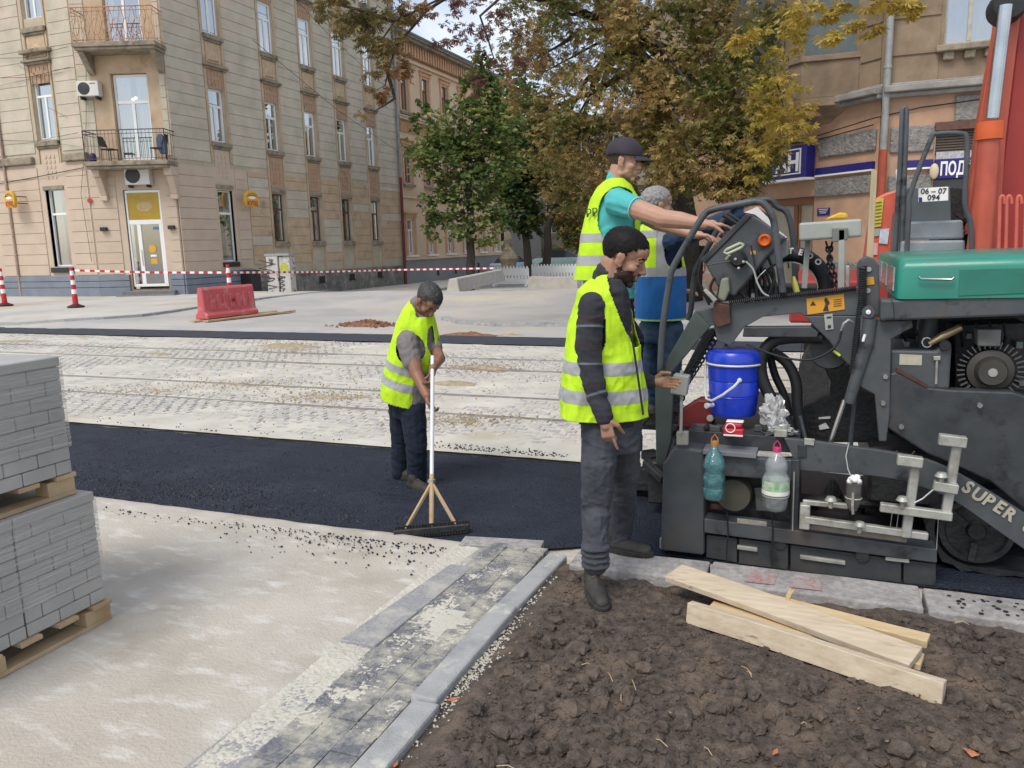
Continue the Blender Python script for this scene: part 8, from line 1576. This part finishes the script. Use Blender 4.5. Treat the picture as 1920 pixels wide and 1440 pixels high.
# ================================================================ TREES
def leafmat(name, cols, trans=.35, rough=.6):
    m = bpy.data.materials.new(name); m.use_nodes = True; t = m.node_tree; b = t.nodes['Principled BSDF']; L = t.links.new; g = t.nodes.new('ShaderNodeNewGeometry'); r = t.nodes.new('ShaderNodeValToRGB'); r.color_ramp.interpolation = 'LINEAR'
    while len(r.color_ramp.elements) < len(cols): r.color_ramp.elements.new(.5)
    for i, (p, c) in enumerate(cols): r.color_ramp.elements[i].position = p; r.color_ramp.elements[i].color = (*c, 1)
    n = t.nodes.new('ShaderNodeTexNoise'); n.inputs['Scale'].default_value = .75; n.inputs['Detail'].default_value = 2; L(g.outputs['Position'], n.inputs['Vector'])
    a = t.nodes.new('ShaderNodeMath'); a.operation = 'MULTIPLY_ADD'; L(g.outputs['Random Per Island'], a.inputs[0]); a.inputs[1].default_value = .42; 
    s = t.nodes.new('ShaderNodeMath'); s.operation = 'MULTIPLY_ADD'; L(n.outputs['Fac'], s.inputs[0]); s.inputs[1].default_value = 1.5; s.inputs[2].default_value = -.46; L(s.outputs[0], a.inputs[2]); L(a.outputs[0], r.inputs[0])
    L(r.outputs[0], b.inputs['Base Color']); b.inputs['Roughness'].default_value = rough; b.inputs['Specular IOR Level'].default_value = .3
    tr = t.nodes.new('ShaderNodeBsdfTranslucent'); L(r.outputs[0], tr.inputs[0]); ms = t.nodes.new('ShaderNodeMixShader'); ms.inputs[0].default_value = trans; L(b.outputs[0], ms.inputs[1]); L(tr.outputs[0], ms.inputs[2]); L(ms.outputs[0], t.nodes['Material Output'].inputs[0]); return m
m_chest = leafmat('chestnut_leaf', [(0, (.045, .085, .020)), (.33, (.13, .15, .038)), (.53, (.27, .205, .068)), (.76, (.46, .32, .13)), (1, (.36, .19, .09))])
m_gold = leafmat('gold_leaf', [(0, (.12, .16, .02)), (.4, (.38, .30, .05)), (.8, (.55, .40, .10)), (1, (.40, .22, .05))])
m_purp = leafmat('brown_purple_leaf', [(0, (.10, .07, .03)), (.4, (.17, .075, .045)), (.7, (.11, .045, .05)), (1, (.20, .12, .05))], trans=.3)
m_grn = leafmat('maple_leaf_green', [(0, (.045, .090, .028)), (.35, (.095, .155, .042)), (.60, (.19, .235, .07)), (1, (.48, .43, .16))])
m_dgr = leafmat('dark_leaf', [(0, (.025, .065, .028)), (.5, (.065, .12, .04)), (.8, (.19, .18, .05)), (1, (.38, .22, .08))])
m_bark = mat('dark_bark', (.022, .018, .014), .95, scale=8, col2=(.055, .045, .036), bump=1, bscale=20, dist=.03, stretch=(1, 1, .25))
npr = np.random.default_rng(5)
PALM = []; 
for k, a in enumerate((-1.15, -.58, 0, .58, 1.15)):
    ln = (.62, .88, 1, .88, .62)[k]; d = np.array([sin(a), cos(a)]); s = np.array([cos(a), -sin(a)])
    PALM.append([(d*.08*ln), (d*.62*ln+s*.15*ln), (d*1.0*ln), (d*.62*ln-s*.15*ln)])
def leaves(pts, size, kind, droop=.6):
    """pts Nx3 -> verts, faces of palm-shaped or single leaves with random tilt"""
    V = []; F_ = []; k = 0
    lobes = PALM if kind == 'palm' else ([[np.array(p) for p in ((0, 0), (.45, .45), (0, 1.0), (-.45, .45))]] if kind == 'leaf' else [[np.array(p) for p in ((0, 0), (.5, .25), (.3, .55), (0, 1), (-.3, .55), (-.5, .25))]])
    for P_ in pts:
        a = npr.uniform(0, 2*pi); out = np.array([cos(a), sin(a), -droop*npr.uniform(.0, 1.6)+.1]); out /= np.linalg.norm(out); rr = npr.normal(size=3)*.5+np.array([0, 0, 1]); sd = np.cross(out, rr); sd /= np.linalg.norm(sd)+1e-9; nn = np.cross(sd, out); s = size*npr.uniform(.65, 1.3)
        for lb in lobes:
            n = len(lb); dz = npr.uniform(-.12, .12)
            s_ = s
            for i, q in enumerate(lb): V.append(P_+s*(sd*q[0]+out*q[1]+nn*(-.25*(q[0]**2)*2-.15*q[1]**2+dz*q[1])))
            F_.append(tuple(range(k, k+n))); k += n
    return V, F_
def crown_pts(blobs, per, shell=.55):
    """blobs: (x, y, dist, rx, ry, weight) in photo px at a depth -> points; fills an ellipsoid of real depth"""
    out = []
    for x, y, dist, rx, ry, w in blobs:
        c = np.array(SD(x, y, dist)); R_ = np.array(_R); U_ = np.array(_U); F2 = np.array(_F); a, b_ = rx*dist/FPX, ry*dist/FPX; n = int(per*w); sub = max(6, n//14)
        cen = []
        for _ in range(sub):
            v = npr.normal(size=3); v /= np.linalg.norm(v); v *= npr.uniform(.35, 1)**.5; cen.append(v)
        for _ in range(n):
            v = cen[npr.integers(sub)]+npr.normal(size=3)*.13; out.append(c+R_*v[0]*a+U_*v[1]*b_+F2*v[2]*max(a, b_)*.9)
    return np.array(out)
def limb(mb, pts, r0, r1, n=8):
    pts = [Vector(p) for p in pts]; out = []
    for i in range(len(pts)-1):
        for j in range(4): out.append(pts[i].lerp(pts[i+1], j/4)+Vector((RND.gauss(0, .3), RND.gauss(0, .3), 0))*min(.12, r0*.3)*(1 if j else 0))
    out.append(pts[-1]); m = len(out); mb.tube(out, [r0+(r1-r0)*(i/(m-1))**.8 for i in range(m)], n)
def tree(name, label, cat, trunk, blobs, per, size, kind, m, r0, r1, branches=12, group=None, single=0, extra=()):
    base = Vector(trunk[0]); o = thing(name, label, cat, base, group)
    mb = MB(); limb(mb, trunk, r0, r1, 12); mb.build('trunk', m_bark, o, smooth=True)
    P_ = crown_pts(blobs, per); mb = MB()
    T_ = [Vector(p) for p in trunk]; 
    for k in range(branches):
        tgt = Vector(P_[npr.integers(len(P_))]); s_ = T_[-1] if k % 3 else T_[max(0, len(T_)-2)].lerp(T_[-1], RND.uniform(0, .9)); s_ = min([T_[i].lerp(T_[i+1], j/5) for i in range(max(0, len(T_)-3), len(T_)-1) for j in range(6)], key=lambda q: (q-tgt).length+abs(q.z-tgt.z+1.0)*.6); mid = s_.lerp(tgt, .5)+Vector((RND.gauss(0, .15), RND.gauss(0, .15), .25)); q = MB(); limb(mb, [s_, mid, tgt], r1*RND.uniform(.3, .7), r1*.08, 6)
    for px in extra: limb(mb, px[0], px[1], px[2], 7)
    mb.build('limbs', m_bark, o, smooth=True, kind='stuff')
    V, F_ = leaves(P_, size, kind); vis_ = []
    me = bpy.data.meshes.new('crown'); V = np.array(V)-np.array(org(o)); me.from_pydata(V.tolist(), [], F_); me.materials.append(m); c = bpy.data.objects.new('crown', me); COL.objects.link(c); c.parent = o; c['kind'] = 'stuff'
    return o
def add_leaves(o, blobs, per, size, m, singles=0, kind='palm', droop=.6):
    P_ = crown_pts(blobs, per); order = sorted(range(len(P_)), key=lambda i: (Vector(P_[i])-Vector((0, 0, HC))).dot(_F)); 
    for i in order[:singles]:
        V, F_ = leaves([P_[i]], size, kind, droop); me = bpy.data.meshes.new('leaf'); me.from_pydata((np.array(V)-np.array(P_[i])).tolist(), [], F_); me.materials.append(m); c = bpy.data.objects.new('leaf', me); COL.objects.link(c); c.parent = o; c.location = Vector(P_[i])-org(o)
    V, F_ = leaves([P_[i] for i in order[singles:]], size, kind, droop); me = bpy.data.meshes.new('foliage'); me.from_pydata((np.array(V)-np.array(org(o))).tolist(), [], F_); me.materials.append(m); c = bpy.data.objects.new('foliage', me); COL.objects.link(c); c.parent = o; c['kind'] = 'stuff'
# horse chestnut
b0 = GT(1295, 562); D0 = 20.5
tr = [Vector((b0.x, b0.y, b0.z-.1)), SD(1288, 430, D0), SD(1262, 290, D0), SD(1225, 170, D0-.3), SD(1178, 60, D0-.5), SD(1150, -60, D0-.6), SD(1130, -220, D0)]
CH = tree('chestnut_tree', 'large horse chestnut with green, yellow and brown autumn leaves above the workers', 'tree', tr,
 [(1010, 40, 19, 90, 80, .8), (1110, 60, 18.5, 120, 110, 1.5), (1240, 70, 18, 130, 110, 1.7), (1360, 60, 17.5, 110, 110, 1.4), (1150, 190, 18, 120, 80, 1.4), (1280, 210, 17.5, 130, 90, 1.8), (1390, 190, 17, 90, 90, 1.4), (1060, 270, 19, 75, 70, .9), (1190, 300, 18.5, 90, 60, .9), (1320, 290, 17, 100, 75, 1.5), (1420, 290, 16.5, 55, 60, .7), (1150, 355, 19, 60, 35, .4), (1365, 345, 16.5, 60, 35, .5), (1180, -140, 19, 330, 130, 3.0), (1000, 150, 19.5, 60, 70, .6), (1070, 350, 20, 55, 40, .4), (1260, 340, 18, 60, 35, .4)], 900, .158, 'palm', m_chest, .36, .20, 26,
 extra=[([SD(1225, 170, D0-.3), SD(1140, 60, D0), SD(1110, -60, D0)], .2, .12), ([SD(1235, 180, D0), SD(1310, 80, 19), SD(1400, -20, 18)], .16, .05), ([SD(1200, 120, D0), SD(1120, 170, 19.5), SD(1010, 210, 19)], .12, .03), ([SD(1180, 60, 20), SD(1060, 10, 19), SD(930, -20, 17)], .12, .04), ([SD(1262, 290, D0), SD(1150, 230, 19.5), SD(1000, 290, 19)], .09, .02)])
add_leaves(CH, [(1450, 75, 13.5, 75, 45, .8), (1520, 20, 12.5, 60, 25, .5), (1600, 60, 12, 55, 25, .25), (1450, 190, 15, 65, 50, .9), (1500, 245, 14.5, 38, 20, .25), (1690, 30, 11.5, 40, 28, .4), (1640, -10, 12, 80, 25, .6), (1450, 250, 15.5, 40, 60, .6), (1420, 310, 15.5, 30, 40, .4)], 290, .15, m_gold, 150)
add_leaves(CH, [(690, 60, 14, 65, 45, 1.1), (735, 110, 14, 40, 55, .9), (645, 20, 14, 60, 25, .9), (705, 165, 14, 25, 45, .3), (745, 10, 14.5, 60, 30, 1.0), (680, 215, 13.5, 12, 12, .04)], 330, .12, mat('x', (1, 1, 1)) if 0 else leafmat('brown_leaf', [(0, (.09, .09, .03)), (.4, (.20, .16, .06)), (.7, (.33, .19, .08)), (1, (.22, .10, .065))]), 60)
add_leaves(CH, [(775, 20, 15, 40, 22, .15), (885, 20, 15, 65, 32, .5), (940, 90, 16, 60, 55, .6), (845, 75, 15, 30, 28, .14), (910, 150, 17, 35, 40, .2)], 330, .12, m_purp, 60)
q = MB()
for px in ([(1150, -80, 19.5), (1000, -60, 16.5), (860, -20, 15), (740, 40, 14.2), (700, 100, 14)], [(860, -20, 15), (800, 20, 14.8), (740, 90, 14.3), (722, 160, 14.1)], [(740, 40, 14.2), (660, 15, 14), (600, 0, 14)], [(1000, -60, 16.5), (900, 30, 16), (930, 120, 16.5)], [(722, 120, 14), (740, 185, 14), (700, 210, 13.6)], [(1400, -20, 18), (1550, -15, 13), (1700, 10, 11.8)], [(1390, 60, 18), (1450, 120, 15), (1470, 210, 15)]): limb(q, [SD(*p) for p in px], .045, .010, 6)
q.build('overhanging_branch', m_bark, CH, smooth=True, kind='stuff')
# green maple in front of the orange building
d0 = 38.5; b0 = Vector(SD(880, 524, d0)); b0.z = -.5
tree('maple_tree', 'slender green maple with a pointed crown in front of the orange building', 'tree', [b0, SD(882, 460, d0), SD(880, 380, d0), SD(878, 300, d0), SD(895, 200, d0), SD(903, 110, d0)],
 [(905, 120, d0, 18, 32, .25), (900, 175, d0, 42, 45, .9), (870, 240, d0, 72, 50, 1.6), (940, 240, d0, 45, 55, .9), (840, 300, d0, 78, 42, 1.5), (930, 310, d0, 55, 45, 1.1), (880, 355, d0, 60, 35, .7), (830, 385, d0, 48, 28, .45), (915, 400, d0, 42, 35, .45), (850, 425, d0, 50, 28, .4), (800, 262, d0, 42, 38, .4), (905, 440, d0, 32, 25, .25), (790, 215, d0+.5, 25, 25, .12)], 850, .24, 'maple', m_grn, .24, .07, 30)
# leaning pair further down the street
for (x, y), top, bl, lb, mm in (((992, 505), [(985, 440), (1000, 390), (1012, 330), (1020, 250)], [(985, 300, 0, 55, 60, 1.2), (975, 390, 0, 40, 45, .8), (990, 230, 0, 45, 50, .9), (965, 345, 0, 38, 40, .6), (1000, 420, 0, 35, 20, .3)], 'dark green tree with a forked leaning trunk behind the left fence panel', m_dgr),
  ((1025, 503), [(1026, 440), (1035, 390), (1045, 330), (1050, 250)], [(1050, 330, 0, 48, 55, .9), (1040, 250, 0, 60, 60, 1.0), (1070, 400, 0, 45, 35, .5), (1080, 440, 0, 35, 25, .3)], 'thin dark tree leaning right with orange leaves behind the right fence panel', m_chest)):
    d1 = 46 if x < 1000 else 44; b0 = G(x, y, hz(*SD(x, y, d1)[:2])); b0 = Vector(SD(x, y, d1)); b0.z = min(b0.z, .2)
    tree('street_tree', lb, 'tree', [b0]+[SD(a, b, d1) for a, b in top], [(a, b, d1, rx, ry, w) for a, b, _, rx, ry, w in bl], 1500, .26, 'maple', mm, .26, .08, 16, group='street trees')
def bush(x, y, d, rx, ry, n, lb, m, size=.3):
    P_ = crown_pts([(x, y, d, rx, ry, 1)], n); V, F_ = leaves(P_, size, 'maple'); c0 = Vector(SD(x, y+ry, d)); me = bpy.data.meshes.new('crown'); me.from_pydata((np.array(V)-np.array(c0)).tolist(), [], F_); me.materials.append(m); o = thing('bush', lb, 'bush', c0); c = bpy.data.objects.new('foliage', me); COL.objects.link(c); c.parent = o; c['kind'] = 'stuff'; mb = MB(); limb(mb, [c0, c0+Vector((0, 0, 1.2))], .1, .04); mb.build('stem', m_bark, o)
bush(1100, 410, 60, 60, 60, 1500, 'green bush against the far grey building', m_dgr, .4); bush(1350, 350, 34, 75, 65, 2600, 'dark green shrubs left of the corner shop sign', m_dgr, .3); bush(1290, 420, 40, 60, 70, 1800, 'dark bush behind the grey haired man', m_dgr, .35); bush(960, 270, 62, 60, 120, 2600, 'tall dark tree crown behind the maple', m_dgr, .5)
